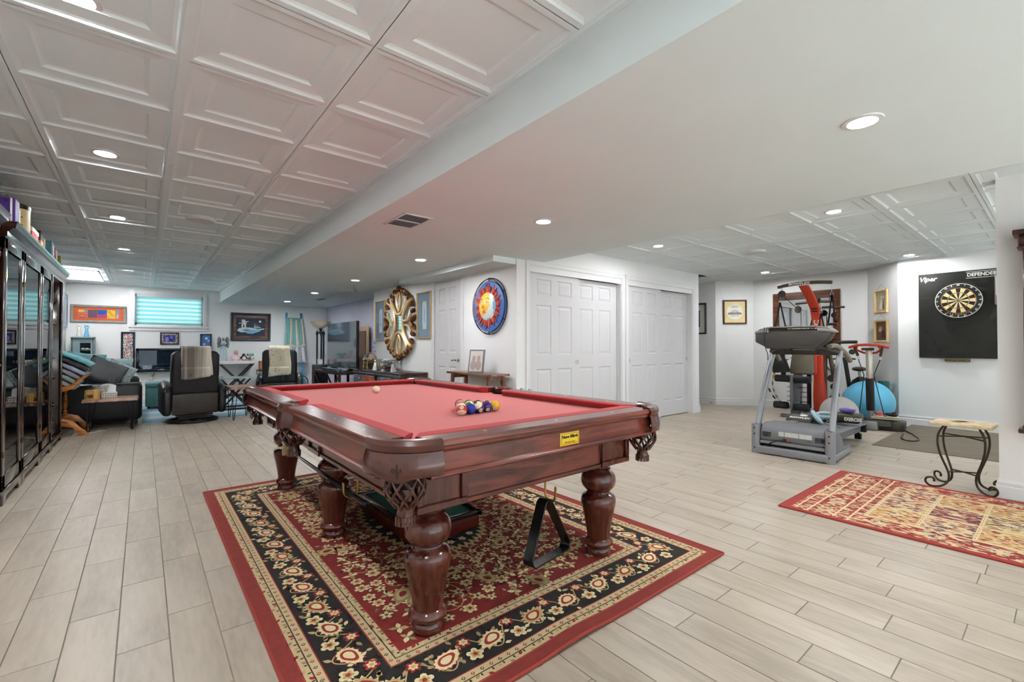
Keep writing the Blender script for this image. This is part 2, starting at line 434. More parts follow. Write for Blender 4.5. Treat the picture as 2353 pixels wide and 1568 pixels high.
_po = bpy.data.objects.new('window_portal', _pl); COL.objects.link(_po); _po.location = (.45, YB + .13, 1.87); _po.rotation_euler = (-PI / 2, 0, 0)
wall('wall_hall', (XD, XD + .12, YC + .12, 5.04, -.02, ZS), (XD, XD + .12, 5.84, 7.94, -.02, ZS), (XD, XD + .12, 5.04, 5.84, 2.045, ZS), (XD, 3.8, 7.94, 8.02, -.02, ZS))
wall('wall_closet', (XD, 3.46, YC, YC + .12, -.02, 2.46), (5.19, 5.33, YC, YC + .12, -.02, 2.03), (7.07, 7.285, YC, YC + .12, -.02, 2.46), (3.46, 7.07, YC, YC + .12, 2.03, 2.46),
     (XD + .12, 7.16, YC + .7, YC + .8, -.02, 2.46))
wall('wall_alcove', (7.165, 7.285, YC + .12, 6.5, -.02, 2.46), (7.165, 8.5, 6.5, 6.6, -.02, 2.46))
b = MB()
GW = [(8.40, 6.5), (8.40, 4.20), (8.86, 3.71), (8.86, 1.98), (8.40, 1.53), (8.40, YF)]
b.prism(GW + [(9.1, YF), (9.1, 6.6), (8.40, 6.6)], -.02, 2.46); struct(b.build('wall_gym', WALL, smooth=False))
wall('wall_pillar', (4.86, 5.02, YF, .322, -.02, 2.46))
b = MB(); b.box(-9, 13, -12, YF - .13, -.16, -.06); struct(b.build('floor_bounce_slab', mat('pale bounce slab', c(214, 212, 208), .9, var=.08, vs=3), smooth=False))  # unseen slab added outside to bounce sunlight up onto the ceiling
# grooved panelling behind the television
b = MB(); y = 8.02
while y < YB - .02:
    y1 = min(y + .085, YB)
    b.box(3.672, 3.70, y + .005, y1 - .003, 0, ZS); y = y1
b.box(3.68, 3.82, 8.0, YB, 0, ZS)
struct(b.build('wall_panelled', mat('lilac grey panelling', c(206, 205, 222), .6, var=.02), smooth=False))

def baseboard(name, pts, h=.135, t=.016):
    """pts run with the room on the left-hand side"""
    prof = [(0, 0), (t, 0), (t, h * .62), (t * .55, h * .68), (t * .75, h * .74), (t * .75, h * .86), (t * .3, h * .95), (t * .25, h), (0, h)]
    P = [Vector((x, y)) for x, y in pts]; n = len(P); off = []
    for i in range(n):
        d0 = (P[i] - P[i - 1]).normalized() if i else (P[1] - P[0]).normalized()
        d1 = (P[i + 1] - P[i]).normalized() if i < n - 1 else d0
        n0, n1 = Vector((-d0.y, d0.x)), Vector((-d1.y, d1.x)); m = (n0 + n1); m = m / (1 + n0.dot(n1)); off.append(m)
    b = MB(); k = len(prof); vs = []; fs = []
    for i in range(n):
        for d, z in prof: vs.append((P[i].x + off[i].x * d, P[i].y + off[i].y * d, z))
    for i in range(n - 1):
        for j in range(k): fs.append((i * k + j, i * k + (j + 1) % k, (i + 1) * k + (j + 1) % k, (i + 1) * k + j))
    fs += [tuple(range(k)), tuple((n - 1) * k + j for j in range(k))]
    b.add(vs, fs)
    return struct(b.build(name, TRIM, angle=25))
baseboard('baseboard_gym', list(reversed([(x, y) for x, y in GW])))
baseboard('baseboard_pillar', [(4.86, YF), (4.86, .322), (5.02, .322)])
baseboard('baseboard_alcove', [(7.285, 6.5), (7.285, YC), (7.15, YC)])
baseboard('baseboard_back', [(3.67, YB), (XL, YB), (XL, YF)])
baseboard('baseboard_hall', [(3.42, YC), (XD, YC), (XD, 4.96)][::1])
baseboard('baseboard_hall_far', [(XD, 5.92), (XD, 7.94)])

# six-panel doors: local x along the width, -y is the front
def panel_mesh(w, h):
    b = MB(); rings = [(0, 0), (.010, .009), (.022, .009), (.042, .002)]; vs = []; fs = []
    for i, d in rings: vs += [(i, d, i), (w - i, d, i), (w - i, d, h - i), (i, d, h - i)]
    for j in range(len(rings) - 1):
        for i in range(4): fs.append((j * 4 + i, j * 4 + (i + 1) % 4, j * 4 + 4 + (i + 1) % 4, j * 4 + 4 + i))
    k = (len(rings) - 1) * 4; fs.append((k, k + 1, k + 2, k + 3))
    return b.add(vs, fs)
def six_panel(name, w, h, loc, rz, zrows=((.225, .82), (.985, 1.585), (1.695, 1.895)), stile=.125, mull=.11):
    pw = (w - 2 * stile - mull) / 2; t = .035
    b = MB(); xs = [0, stile, stile + pw, stile + pw + mull, w - stile, w]
    b.box(0, stile, 0, t, 0, h); b.box(w - stile, w, 0, t, 0, h); b.box(xs[2], xs[3], 0, t, 0, h)
    zz = [0] + [z for r_ in zrows for z in r_] + [h]
    for a in range(0, len(zz), 2):
        b.box(xs[1], xs[2], 0, t, zz[a], zz[a + 1]); b.box(xs[3], xs[4], 0, t, zz[a], zz[a + 1])
    b.box(stile, w - stile, t - .006, t, 0.1, h - .1)
    d = struct(b.build(name, DOORW, smooth=False)); d.location = loc; d.rotation_euler = (0, 0, rz)
    for z0, z1 in zrows:
        for x in (xs[1], xs[3]):
            p = panel_mesh(pw, z1 - z0).build('panel', DOORW, d, smooth=False); p.location = (x, 0, z0)
    return d
d1 = six_panel('door_1', .86, 1.985, (3.475, YC + .03, .012), 0)
d2 = six_panel('door_2', .88, 1.965, (4.285, YC + .078, .012), 0)
d3 = six_panel('door_3', .85, 1.985, (5.345, YC + .03, .012), 0)
d4 = six_panel('door_4', .88, 1.965, (6.175, YC + .078, .012), 0)
def pull(d, x, z):
    b = MB(); b.lathe([(.027, 0), (.027, .004), (.021, .004), (.019, -.006), (0, -.006)], 20, cap=False, axis='Y')
    for i, v in enumerate(b.v): b.v[i] = (v[0], -v[1], v[2])
    o = b.build('finger_pull', CHROME, d); o.location = (x, 0, z); o['label'] = 'round satin metal finger pull'
pull(d1, .83, .89); pull(d3, .045, .89); pull(d4, .845, .89)
d5 = six_panel('door_5', .70, 2.015, (XD + .005, 5.80, .012), -PI / 2, zrows=((.225, .815), (1.005, 1.605), (1.69, 1.91)), stile=.115, mull=.105)
b = MB(); b.lathe([(.026, 0), (.026, .008), (.012, .012), (.011, .045)], 18, axis='Y'); b.tube([(0, .045, 0), (-.02, .048, .004), (-.06, .05, .002), (-.10, .046, -.006), (-.115, .043, .004)], [.011, .010, .008, .008, .006], 8)
for i, v in enumerate(b.v): b.v[i] = (v[0], -v[1], v[2])
o = b.build('lever_handle', CHROME, d5); o.location = (.645, 0, .905)
for z in (.25, 1.13, 1.72):
    b = MB(); b.lathe([(.007, -.05), (.007, .05)], 8); b.box(-.02, .012, .002, .006, -.045, .045); o = b.build('hinge', CHROME, d5); o.location = (-.008, -.006, z)

def casing(name, x0, x1, zt, loc, rz, w=.075, both=True):
    """door casing around an opening x0..x1 up to zt, mitred; local -y is the front"""
    prof = [(0, 0), (0, .010), (.012, .016), (.03, .014), (.05, .018), (w - .006, .02), (w, .016), (w, 0)]
    b = MB()
    pts = [(x0, 0, -1, 0), (x0, zt, -1, 1), (x1, zt, 1, 1), (x1, 0, 1, 0)]; k = len(prof); vs = []; fs = []
    for x, z, sx, sz in pts:
        for u, d in prof: vs.append((x + sx * u, -d, z + sz * u))
    for i in range(3):
        for j in range(k): fs.append((i * k + j, i * k + (j + 1) % k, (i + 1) * k + (j + 1) % k, (i + 1) * k + j))
    fs += [tuple(range(k)), tuple(3 * k + j for j in range(k))]
    b.add(vs, fs); o = struct(b.build(name, TRIM, angle=25)); o.location = loc; o.rotation_euler = (0, 0, rz)
    return o
casing('trim_1', 3.47, 5.185, 2.045, (0, YC, 0), 0, w=.062); casing('trim_2', 5.34, 7.07, 2.045, (0, YC, 0), 0, w=.075)
casing('trim_3', 0.005, .715, 2.035, (XD, 5.80, 0), -PI / 2, w=.06)
for n, (x0, x1) in zip(('trim_4', 'trim_5'), ((3.46, 5.19), (5.33, 7.07))):
    b = MB(); b.box(x0, x1, YC - .004, YC + .018, 1.975, 2.05); b.box(x1 - .018, x1, YC, YC + .12, 0, 2.0); b.box(x0, x0 + .012, YC, YC + .12, 0, 2.0); b.box(x0, x1, YC + .02, YC + .12, 2.0, 2.02)
    struct(b.build(n, TRIM, smooth=False))

# window with a zebra blind
b = MB(); F = .05
b.box(WX0, WX1, YB + .085, YB + .125, WZ0, WZ0 + F); b.box(WX0, WX1, YB + .085, YB + .125, WZ1 - F, WZ1); b.box(WX0, WX0 + F, YB + .085, YB + .125, WZ0, WZ1); b.box(WX1 - F, WX1, YB + .085, YB + .125, WZ0, WZ1)
WIN = struct(b.build('window_1', TRIM, smooth=False))
b = MB(); b.box(WX0 + F, WX1 - F, YB + .10, YB + .105, WZ0 + F, WZ1 - F); b.build('pane', glass_mat('window glass', (.97, 1, 1)), WIN, smooth=False)
casing_w = MB()
for q in ((WX0 - .075, WX0, WZ0 - .02, WZ1 + .08), (WX1, WX1 + .075, WZ0 - .02, WZ1 + .08), (WX0, WX1, WZ1, WZ1 + .08)):
    casing_w.box(q[0], q[1], YB - .018, YB, q[2], q[3])
    casing_w.box(q[0] + .012 * (q[0] < WX0), q[1] - .012 * (q[1] > WX1), YB - .026, YB - .017, q[2] + .012, q[3] - .012)
casing_w.build('window_casing', TRIM, WIN, bevel=.003)
b = MB(); b.box(WX0 - .10, WX1 + .10, YB - .045, YB + .09, WZ0 - .055, WZ0 - .02); b.box(WX0 - .08, WX1 + .08, YB - .022, YB, WZ0 - .12, WZ0 - .055); b.build('window_sill', TRIM, WIN, bevel=.004)
b = MB(); b.box(WX0, WX0 + .008, YB, YB + .09, WZ0 - .02, WZ1); b.box(WX1 - .008, WX1, YB, YB + .09, WZ0 - .02, WZ1); b.box(WX0, WX1, YB, YB + .09, WZ1 - .008, WZ1); b.build('jamb', TRIM, WIN, smooth=False)
BL = thing('window_blind', 'teal and pale striped roller blind in the basement window', 'blind', ((WX0 + WX1) / 2, YB + .04, WZ0 - .015))
hw = (WX1 - WX0) / 2 - .03; zt = WZ1 - WZ0 - .07; nb = 13
for i in range(nb):
    z0, z1 = zt * i / nb + .03, zt * (i + 1) / nb + .03
    m = blind_mat('blind sheer band', c(226, 252, 244), .85) if i % 2 else blind_mat('blind solid band', c(150, 226, 232), .8)
    b = MB(); yy = .004 * (i % 2); b.add([(-hw, yy, z0), (hw, yy, z0), (hw, yy, z1), (-hw, yy, z1)], [(0, 1, 2, 3)]); b.build('blind_band', m, BL, smooth=False)
b = MB(); b.box(-hw - .005, hw + .005, -.035, .025, zt + .03, zt + .085); b.build('headrail', TRIM, BL, bevel=.006)
b = MB(); b.box(-hw, hw, -.008, .010, .012, .034); b.build('bottom_rail', TRIM, BL, bevel=.004)

# recessed lights, speakers, vents
LENS = mat('lamp lens', (1, 1, 1), .5, emit=LAMP, ecol=(.96, .985, 1.0), var=.0); LENS.cycles.emission_sampling = 'FRONT'
b = MB(); b.lathe([(.052, .002), (.056, -.006), (.075, -.004), (.078, .003)], 28, cap=False); RING_ME = b
LT = None
def lamp(x, y, z, label, group):
    global LT
    if LT is None:
        LT = thing('ceiling_light', label, 'light', (x, y, z), 0, group)
        RING_ME.build('trim_ring', TRIM, LT)
        q = MB(); q.lathe([(.054, .001), (.048, -.004), (0, -.006)], 12, cap=False); q.build('lens', LENS, LT)
        q = MB(); q.lathe([(.056, .0), (.056, .004)], 24); q.build('housing', TRIM, LT)
        return
    dup(LT, (x, y, z), None, label, group)
for y, w_ in ((.35, 'over the bare floor before the rug'), (2.255, 'beside the long ceiling tee over the bare floor'), (3.96, 'level with the far edge of the floral rug'), (5.84, 'beside the wide glass cabinet'), (7.71, 'beside the open bookcase'), (9.61, 'between the sofa and the swivel chairs'), (11.55, 'just in front of the window')): lamp(-.2, y, ZL + .0235, 'round recessed light in the coffered ceiling ' + w_, 'lights in the main tiled ceiling')
for y, w_ in ((.564, 'between pool table and pillar'), (2.628, 'beside the long rail of the pool table'), (4.686, 'beside the dropped bulkhead'), (6.748, 'in front of the ornate mirror'), (8.82, 'in front of the television'), (10.874, 'near the blanket ladder')): lamp(2.466, y, ZS - .001, 'round recessed light in the smooth soffit ' + w_, 'lights in the soffit')
for x, y, w_ in ((4.90, 1.34, 'above the front of the treadmill'), (4.90, 3.165, 'before the closet doors'), (8.02, 1.34, 'above the dartboard'), (8.02, 3.165, 'beside the home gym mirror')): lamp(x, y, ZG + .0165, 'round recessed light in the gym ceiling ' + w_, 'lights in the gym ceiling')
for x, w_ in ((6.46, 'added out of view behind the pillar'), (8.02, 'added out of view past the dartboard')): lamp(x, -.48, ZG + .0165, 'round recessed light in the gym ceiling ' + w_, 'lights in the gym ceiling')  # unseen lamps added to brighten the gym ceiling
SPK = None
for i, (x, y, z, lb) in enumerate(((.433, 5.366, ZL, 'round white speaker grille in the ceiling tiles above the swivel chairs'), (.43, 11.55, ZL, 'round white speaker grille in the ceiling tiles above the window'), (6.17, 2.555, ZG, 'round white speaker grille in the ceiling above the treadmill'))):
    if SPK is None:
        SPK = thing('ceiling_speaker', lb, 'speaker', (x, y, z))
        b = MB(); b.lathe([(.125, .03), (.125, -.004), (.115, -.010), (.105, -.008)], 36, cap=False); b.build('rim', TRIM, SPK)
        b = MB(); b.lathe([(.106, -.006), (.05, -.009), (0, -.010)], 32, cap=False); b.build('grille', mat('speaker mesh', c(226, 226, 226), .7, var=.12, vs=400, detail=0), SPK)
    else: dup(SPK, (x, y, z), None, lb)
def vent(x, y, sx, sy, z, lb):
    t = thing('ceiling_vent', lb, 'vent', (x, y, z))
    b = MB(); f = .022
    b.box(-sx, sx, -sy, -sy + f, -.008, 0); b.box(-sx, sx, sy - f, sy, -.008, 0); b.box(-sx, -sx + f, -sy, sy, -.008, 0); b.box(sx - f, sx, -sy, sy, -.008, 0); b.box(-sx, sx, -.008, .008, -.008, 0)
    b.build('frame', TRIM, t, bevel=.003)
    b = MB(); b.box(-sx + .01, sx - .01, -sy + .01, sy - .01, -.0015, -.0005); b.build('backing', mat('vent dark', c(70, 70, 70), .8), t)
    n = 9
    for s in (-1, 1):
        for i in range(n):
            yy = s * (.014 + (sy - .035) * (i + .5) / n)
            b = MB(); b.cbox(0, yy, -.004, 2 * sx - .04, .009, .0015, (R(35), 0, 0)); b.build('slat', mat('vent slat', c(150, 150, 150), .5), t, smooth=False)
vent(1.625, 3.30, .125, .195, ZS, 'white louvred air vent in the soffit')
vent(2.9, 9.9, .08, .25, ZS, 'small white air vent in the soffit near the television')
pn = thing('panel_light', 'bright flat light panel in the tiled ceiling by the left wall', 'light', (-.82, 10.7, ZL))
b = MB(); b.box(-.24, .24, -.72, .72, -.014, -.004); b.build('diffuser', mat('panel diffuser', (1, 1, 1), .5, emit=13., ecol=(1, 1, 1), var=0), pn, smooth=False)
b = MB()
for q in ((-.26, -.24, -.74, .74), (.24, .26, -.74, .74), (-.26, .26, -.74, -.72), (-.26, .26, .72, .74)): b.box(q[0], q[1], q[2], q[3], -.016, 0)
b.build('frame', TRIM, pn, smooth=False)
b = MB(); b.tube([(0, 0, 0), (-.06, 0, 0)], .006, 8); b.lathe([(.014, -.075), (.014, -.06)], 12, axis='X'); o = b.build('door_stopper', CHROME); o.location = (8.385, 4.25, .045)
tag(o, 'small chrome spring door stopper on the white baseboard', 'door stopper')

# ------------------------------------------------------------------ pool table
TWX = wood('cherry wood across', c(122, 54, 40), c(80, 33, 25), 'X', 3., .28, .5, 6)
TWY = wood('cherry wood along', c(122, 56, 43), c(80, 34, 27), 'Y', 3., .28, .5, 6)
TWZ = wood('cherry wood turned', c(112, 50, 38), c(82, 34, 26), 'Z', 2.5, .22, .6, 4)
CLOTH = mat('red baize', c(190, 74, 73), .92, var=.05, vs=60, bump=.05, bs=900, sheen=.25)
CUSH = mat('red cushion cloth', c(172, 34, 38), .9, var=.06, vs=60, sheen=.1)
LEATHER = mat('brown pocket leather', c(84, 40, 31), .28, var=.35, vs=14, coat=.55)
PT = thing('pool_table', 'dark cherry pool table with red cloth and leather pockets', 'pool table', (1.373, 2.695, .0135))
HX, HY, ZT, ZBED = .778, 1.37, .772, .735       # local (table stands on the rug)
def sweep(prof, L, M, name, m, parent, ends=None, bevel=0):
    """extrude profile (d inward, z) along local u in [-L, L]; M maps (u, d, z); ends(d) shortens"""
    b = MB(); k = len(prof); vs = []; e = ends or (lambda d, z: 0)
    for s in (-1, 1):
        for d, z in prof: vs.append(M @ Vector((s * (L - e(d, z)), d, z)))
    fs = [tuple(range(k)), tuple(range(2 * k - 1, k - 1, -1))] + [(i, (i + 1) % k, k + (i + 1) % k, k + i) for i in range(k)]
    b.add(vs, fs)
    return b.build(name, m, parent, bevel=bevel, angle=16)
def side_M(ang, dist, shift=0.):
    """u along the side, d inward, for the side whose outward normal is at angle ang"""
    n = Vector((cos(ang), sin(ang), 0)); u = Vector((-n.y, n.x, 0))
    return Matrix.Translation(n * dist + u * shift) @ Matrix((u, -n, Vector((0, 0, 1)))).transposed().to_4x4()
RAIL = [(.10, ZT - .05), (.115, ZT - .05), (.115, ZT), (.008, ZT), (.002, ZT - .003), (0, ZT - .008), (0, ZT - .019), (.004, ZT - .022), (.005, ZT - .032), (.010, ZT - .038), (.018, ZT - .043), (.03, ZT - .05)]
APRON = [(.07, ZT - .05), (.022, ZT - .045), (.022, ZT - .108), (.014, ZT - .111), (.008, ZT - .117), (.008, ZT - .124), (.014, ZT - .128), (.02, ZT - .131), (.07, ZT - .131)]
CUS = [(.108, ZT + .001), (.14, ZT + .004), (.163, ZT + .003), (.170, ZT - .002), (.168, ZT - .009), (.140, ZBED), (.108, ZBED)]
miter = lambda d, z: max(0, (d - .108)) * .85
for ang, dist, segs in ((-PI / 2, HY, [(0, HX - .152)]), (PI / 2, HY, [(0, HX - .152)]), (0, HX, [(-.668, .56), (.668, .56)]), (PI, HX, [(-.668, .56), (.668, .56)])):
    ax = TWX if abs(sin(ang)) > .5 else TWY
    for sh, L in segs:
        M = side_M(ang, dist, sh)
        sweep(RAIL, L, M, 'rail', ax, PT); sweep(APRON, L + .004, M, 'apron', ax, PT)
        sweep(CUS, L + .012, M, 'cushion', CUSH, PT, miter)
        for q in (-.6, 0, .6):
            b = MB(); p = M @ Vector((q * L, .058, ZT)); b.lathe([(.006, 0), (.006, .0006)], 10, o=p); b.build('rail_sight', mat('pearl sight', c(225, 215, 190), .3), PT, smooth=False)
# bed with cut-outs at the pockets
PCX, PCY, PSX = .664, 1.256, .712
bed = []
def arc(cx, cy, r, a0, a1, n=7): return [(cx + r * cos(R(a0 + (a1 - a0) * i / n)), cy + r * sin(R(a0 + (a1 - a0) * i / n))) for i in range(n + 1)]
ex, ey = HX - .10, HY - .10
bed += [(-ex + .10, -ey)] + [(ex - .10, -ey)] + arc(PCX, -PCY, .06, 200, 70) + [(ex, -ey + .10)] + arc(PSX, 0, .058, 262, 98) + [(ex, ey - .10)]
bed += arc(PCX, PCY, .06, 290, 160) + [(ex - .1, ey), (-ex + .1, ey)] + arc(-PCX, PCY, .06, 20, -110) + [(-ex, ey - .1)] + arc(-PSX, 0, .058, 82, -82) + [(-ex, -ey + .1)] + arc(-PCX, -PCY, .06, 110, -20)
b = MB(); b.prism(bed, ZBED - .03, ZBED); b.build('bed', CLOTH, PT, smooth=False)
b = MB(); b.box(-.60, .60, -1.19, 1.19, ZBED - .09, ZBED - .031); b.build('slate', mat('grey slate', c(90, 88, 86), .7), PT, smooth=False)
# pockets
def net(t, cx, cy, z0=ZT - .122, h=.105, r=.062, n=9):
    prof = lambda v: r * (1.0 + .12 * sin(v * 2.6)) * (1 - .50 * max(0, v - .45) ** 1.3 / .46)
    b = MB()
    for sgn in (-1, 1):
        for i in range(n):
            pts = []
            for k in range(11):
                v = k / 10; a = 2 * PI * i / n + sgn * v * 1.05; q = prof(v); pts.append((cx + q * cos(a), cy + q * sin(a), z0 - h * v))
            b.tube(pts, .0052, 6)
    b.lathe([(.030, z0 - h + .006), (.026, z0 - h - .008), (.034, z0 - h - .045)], 16, o=(cx, cy, 0), cap=False)
    b.lathe([(r, z0 + .008), (r + .006, z0 + .004), (r, z0 - .004)], 18, o=(cx, cy, 0), cap=False)
    b.build('net', LEATHER, t)
    b = MB(); k = 14
    for i in range(k):
        a = 2 * PI * i / k; b.cbox(cx + .033 * cos(a), cy + .033 * sin(a), z0 - h - .044, .011, .003, .03, (0, 0, a + PI / 2))
    b.build('tassel', LEATHER, t, smooth=False)
def collar(cx, cy, a0, a1, rr, drop, wav, name='pocket'):
    """rounded leather roll and scalloped shield on an arc around (cx, cy)"""
    b = MB(); n = 22
    roll = [(-.052, -.006), (-.042, .006), (-.02, .011), (-.002, .007), (.008, -.008), (.006, -.026), (-.003, -.036), (-.05, -.036)]
    vs = []; fs = []; k = len(roll)
    for i in range(n + 1):
        a = a0 + (a1 - a0) * i / n
        for d, z in roll: vs.append((cx + (rr + d) * cos(a), cy + (rr + d) * sin(a), ZT + z))
    for i in range(n):
        for j in range(k): fs.append((i * k + j, i * k + (j + 1) % k, (i + 1) * k + (j + 1) % k, (i + 1) * k + j))
    fs += [tuple(range(k)), tuple(n * k + j for j in range(k))]
    b.add(vs, fs); p = b.build(name, LEATHER, PT)
    b = MB()
    def S(u, v, o=0.):
        a = a0 + (a1 - a0) * u; w = abs(u - .5) * 2
        zb = drop * (1 - .16 * w + wav * cos(u * 2 * PI * 2.0)); q = rr - .002 + .010 * sin(v * PI * .8) + o
        return (cx + q * cos(a), cy + q * sin(a), ZT - .034 - v * zb)
    b.grid(lambda u, v: S(u, v), 24, 8); b.build('shield', LEATHER, p, solid=.005)
    b = MB(); b.tube([S(u / 24, .95, .004) for u in range(1, 24)], .0016, 5); b.build('stitching', mat('dark stitching', c(60, 28, 22), .6), p)
    return p, S
FLEUR = [(0, .5), (.10, .28), (.07, .05), (.26, .22), (.38, .02), (.26, -.14), (.2, -.02), (.08, -.12), (.1, -.3), (0, -.5), (-.1, -.3), (-.08, -.12), (-.2, -.02), (-.26, -.14), (-.38, .02), (-.26, .22), (-.07, .05), (-.10, .28)]
for sx in (-1, 1):
    for sy in (-1, 1):
        am = math.atan2(sy, sx); cx, cy = sx * (HX - .172), sy * (HY - .172)
        p, S = collar(cx, cy, am - R(49), am + R(49), .176, .088, .05)
        b = MB(); b.prism([(u * .046, v * .046) for u, v in FLEUR], -.001, .0012)
        o = b.build('emblem', mat('dark stitching', c(60, 28, 22), .6), p, smooth=False)
        o.matrix_local = face_m(S(.5, .58, .005), (cos(am), sin(am), 0))
        b = MB(); b.lathe([(.062, ZBED + .004), (.060, ZBED - .10), (.04, ZBED - .13)], 18, o=(sx * PCX, sy * PCY, 0), cap=False)
        b.build('pocket_liner', mat('black leather', c(24, 18, 16), .6), p)
        net(p, sx * (HX - .10), sy * (HY - .10))
    am = 0 if sx > 0 else PI
    p, S = collar(sx * (HX - .085), 0, am - R(72), am + R(72), .108, .095, .05)
    b = MB(); b.lathe([(.060, ZBED + .004), (.058, ZBED - .10), (.04, ZBED - .13)], 18, o=(sx * PSX, 0, 0), cap=False); b.build('pocket_liner', mat('black leather', c(24, 18, 16), .6), p)
    net(p, sx * (HX - .055), 0)
# legs
LEGP = [(.055, 0), (.064, .004), (.066, .012), (.062, .028), (.058, .034), (.066, .040), (.074, .052), (.075, .062), (.068, .074), (.059, .082), (.060, .10), (.066, .14), (.075, .19), (.085, .235), (.091, .265), (.091, .285), (.085, .302), (.070, .312),
        (.061, .318), (.058, .326), (.062, .332), (.074, .340), (.087, .358), (.092, .382), (.089, .405), (.078, .424), (.064, .434), (.058, .438), (.062, .442), (.066, .447), (.060, .452), (.062, .462), (.070, .475), (.072, .487)]
LX, LY = .507, 1.115
b = MB(); b.lathe(LEGP, 32); leg0 = b.build('leg', TWZ, PT, angle=50)
def framed_box(cx, cy, hx, hy, z0, z1, faces):
    b = MB(); b.box(cx - hx, cx + hx, cy - hy, cy + hy, z0, z1); f, t = .028, .012
    for ax, s in faces:
        for (u0, u1, w0, w1) in ((-1, 1, z0, z0 + f), (-1, 1, z1 - f, z1), (-1, 'l', z0 + f, z1 - f), ('r', 1, z0 + f, z1 - f)):
            h = hy if ax == 'x' else hx
            q0 = -h if u0 == -1 else h - f; q1 = h if u1 == 1 else -h + f
            if ax == 'x': b.box(cx + s * hx, cx + s * (hx + t), cy + q0, cy + q1, w0, w1) if s > 0 else b.box(cx - hx - t, cx - hx, cy + q0, cy + q1, w0, w1)
            else: b.box(cx + q0, cx + q1, cy + hy, cy + hy + t, w0, w1) if s > 0 else b.box(cx + q0, cx + q1, cy - hy - t, cy - hy, w0, w1)
    return b
first = True
for ix in (-1, 1):
    for iy in (-1, 0, 1):
        o = leg0 if first else link_copy(leg0, PT); first = False
        o.location = (ix * LX, iy * LY, 0)
        fc = [('x', ix)] + ([('y', iy)] if iy else [])
        framed_box(ix * LX, iy * LY, .108, .108, .485, .646, fc).build('leg_block', TWZ, PT, bevel=.003, seg=1)
# lower frame between the blocks
for iy in (-1, 1):
    b = MB(); y = iy * (LY + .085); b.box(-LX + .108, LX - .108, y - .02, y + .02, .497, .646); b.box(-LX + .108, LX - .108, y - .028, y + .028, .485, .505); b.build('lower_apron', TWX, PT, bevel=.003, seg=1)
for ix in (-1, 1):
    for iy in (-1, 1):
        b = MB(); x = ix * (LX + .085); y0, y1 = (.108, LY - .108) if iy > 0 else (-LY + .108, -.108)
        b.box(x - .02, x + .02, y0, y1, .497, .646); b.box(x - .028, x + .028, y0, y1, .485, .505); b.build('lower_apron', TWY, PT, bevel=.003, seg=1)
b = MB(); b.box(-.58, .58, -1.20, 1.20, .60, .66); b.build('subframe', TWY, PT, smooth=False)
# name plate on the near end
YEL = mat('yellow plate', c(228, 190, 30), .4, var=.05)
b = MB(); b.cbox(.042, -HY + .0205, ZT - .077, .116, .003, .055); NP = b.build('name_plate', YEL, PT, bevel=.002)
BLK = mat('black print', c(22, 20, 18), .6)
text('Palason Billiards', .0175, BLK, NP, face_m((.042, -HY + .0185, ZT - .068), (0, -1, 0)), bold=.0006, sx=.86, depth=.0003)
text('Pierrefonds Canada', .010, mat('olive print', c(120, 98, 20), .6), NP, face_m((.042, -HY + .0185, ZT - .091), (0, -1, 0)), sx=.8, depth=.0003)
b = MB(); bw, bh = .052, .0215
for q in ((-bw, bw, bh - .0012, bh), (-bw, bw, -bh, -bh + .0012), (-bw, -bw + .0012, -bh, bh), (bw - .0012, bw, -bh, bh)): b.box(.042 + q[0], .042 + q[1], -HY + .0182, -HY + .019, ZT - .077 + q[2], ZT - .077 + q[3])
b.build('plate_line', BLK, NP, smooth=False)
# brass hooks under the frame
def hook(x, y, dx, dy, zz=.487, drop=.055):
    b = MB(); pts = [(x, y, zz)] + [(x, y, zz - drop * .5)]
    for i in range(9):
        a = PI - PI * i / 8; r = .032; pts.append((x + dx * (r + r * cos(a)), y + dy * (r + r * cos(a)), zz - drop - r * sin(a)))
    pts.append((x + dx * .066, y + dy * .066, zz - drop + .035))
    b.tube(pts, .0048, 8); b.ball(pts[-1], .006, 8, 6); return b.build('hook', BRASS, PT)
hook(-.60, -.62, -1, 0); hook(-.60, .40, -1, 0); hook(0.035, -1.205, 0, -1)

# bridge stick on the hooks
BSX, BSZ = 1.373 - .633, .430
t = thing('bridge_stick', 'long bridge stick with notched brass head hanging from the table hooks', 'cue stick', (BSX, 0, BSZ))
b = MB(); b.tube([(0, 2.02, 0), (0, 1.90, 0)], [.0125, .0135], 14); b.build('butt', mat('maroon lacquer', c(60, 24, 26), .2, coat=.6), t)
b = MB(); b.lathe([(.0, 1.886), (.010, 1.888), (.0138, 1.893), (.0138, 1.90)], 14, axis='Y'); b.build('bumper', BLACK, t)
b = MB(); b.tube([(0, 2.02, 0), (0, 2.36, 0)], [.0128, .0115], 14); b.build('grip', mat('black cue wrap', c(32, 33, 35), .75, bump=.2, bs=400), t)
b = MB(); b.tube([(0, 2.36, 0), (0, 3.22, 0)], [.0108, .0075], 12); b.build('shaft', mat('dark lacquered shaft', c(70, 72, 80), .15, .5, coat=.5), t)
b = MB(); pts = []
for i in range(20):
    a = PI * i / 19 * 1.25 - R(22); r = .062 if i % 4 in (0, 1) else .040; pts.append((r * cos(a), r * sin(a) * .9 + .012))
b.prism(pts + [(-.035, -.035), (.035, -.035)], 3.205, 3.222, 'XZ'); b.build('bridge_head', mat('tarnished metal', c(176, 165, 140), .35, .8), t, bevel=.003)

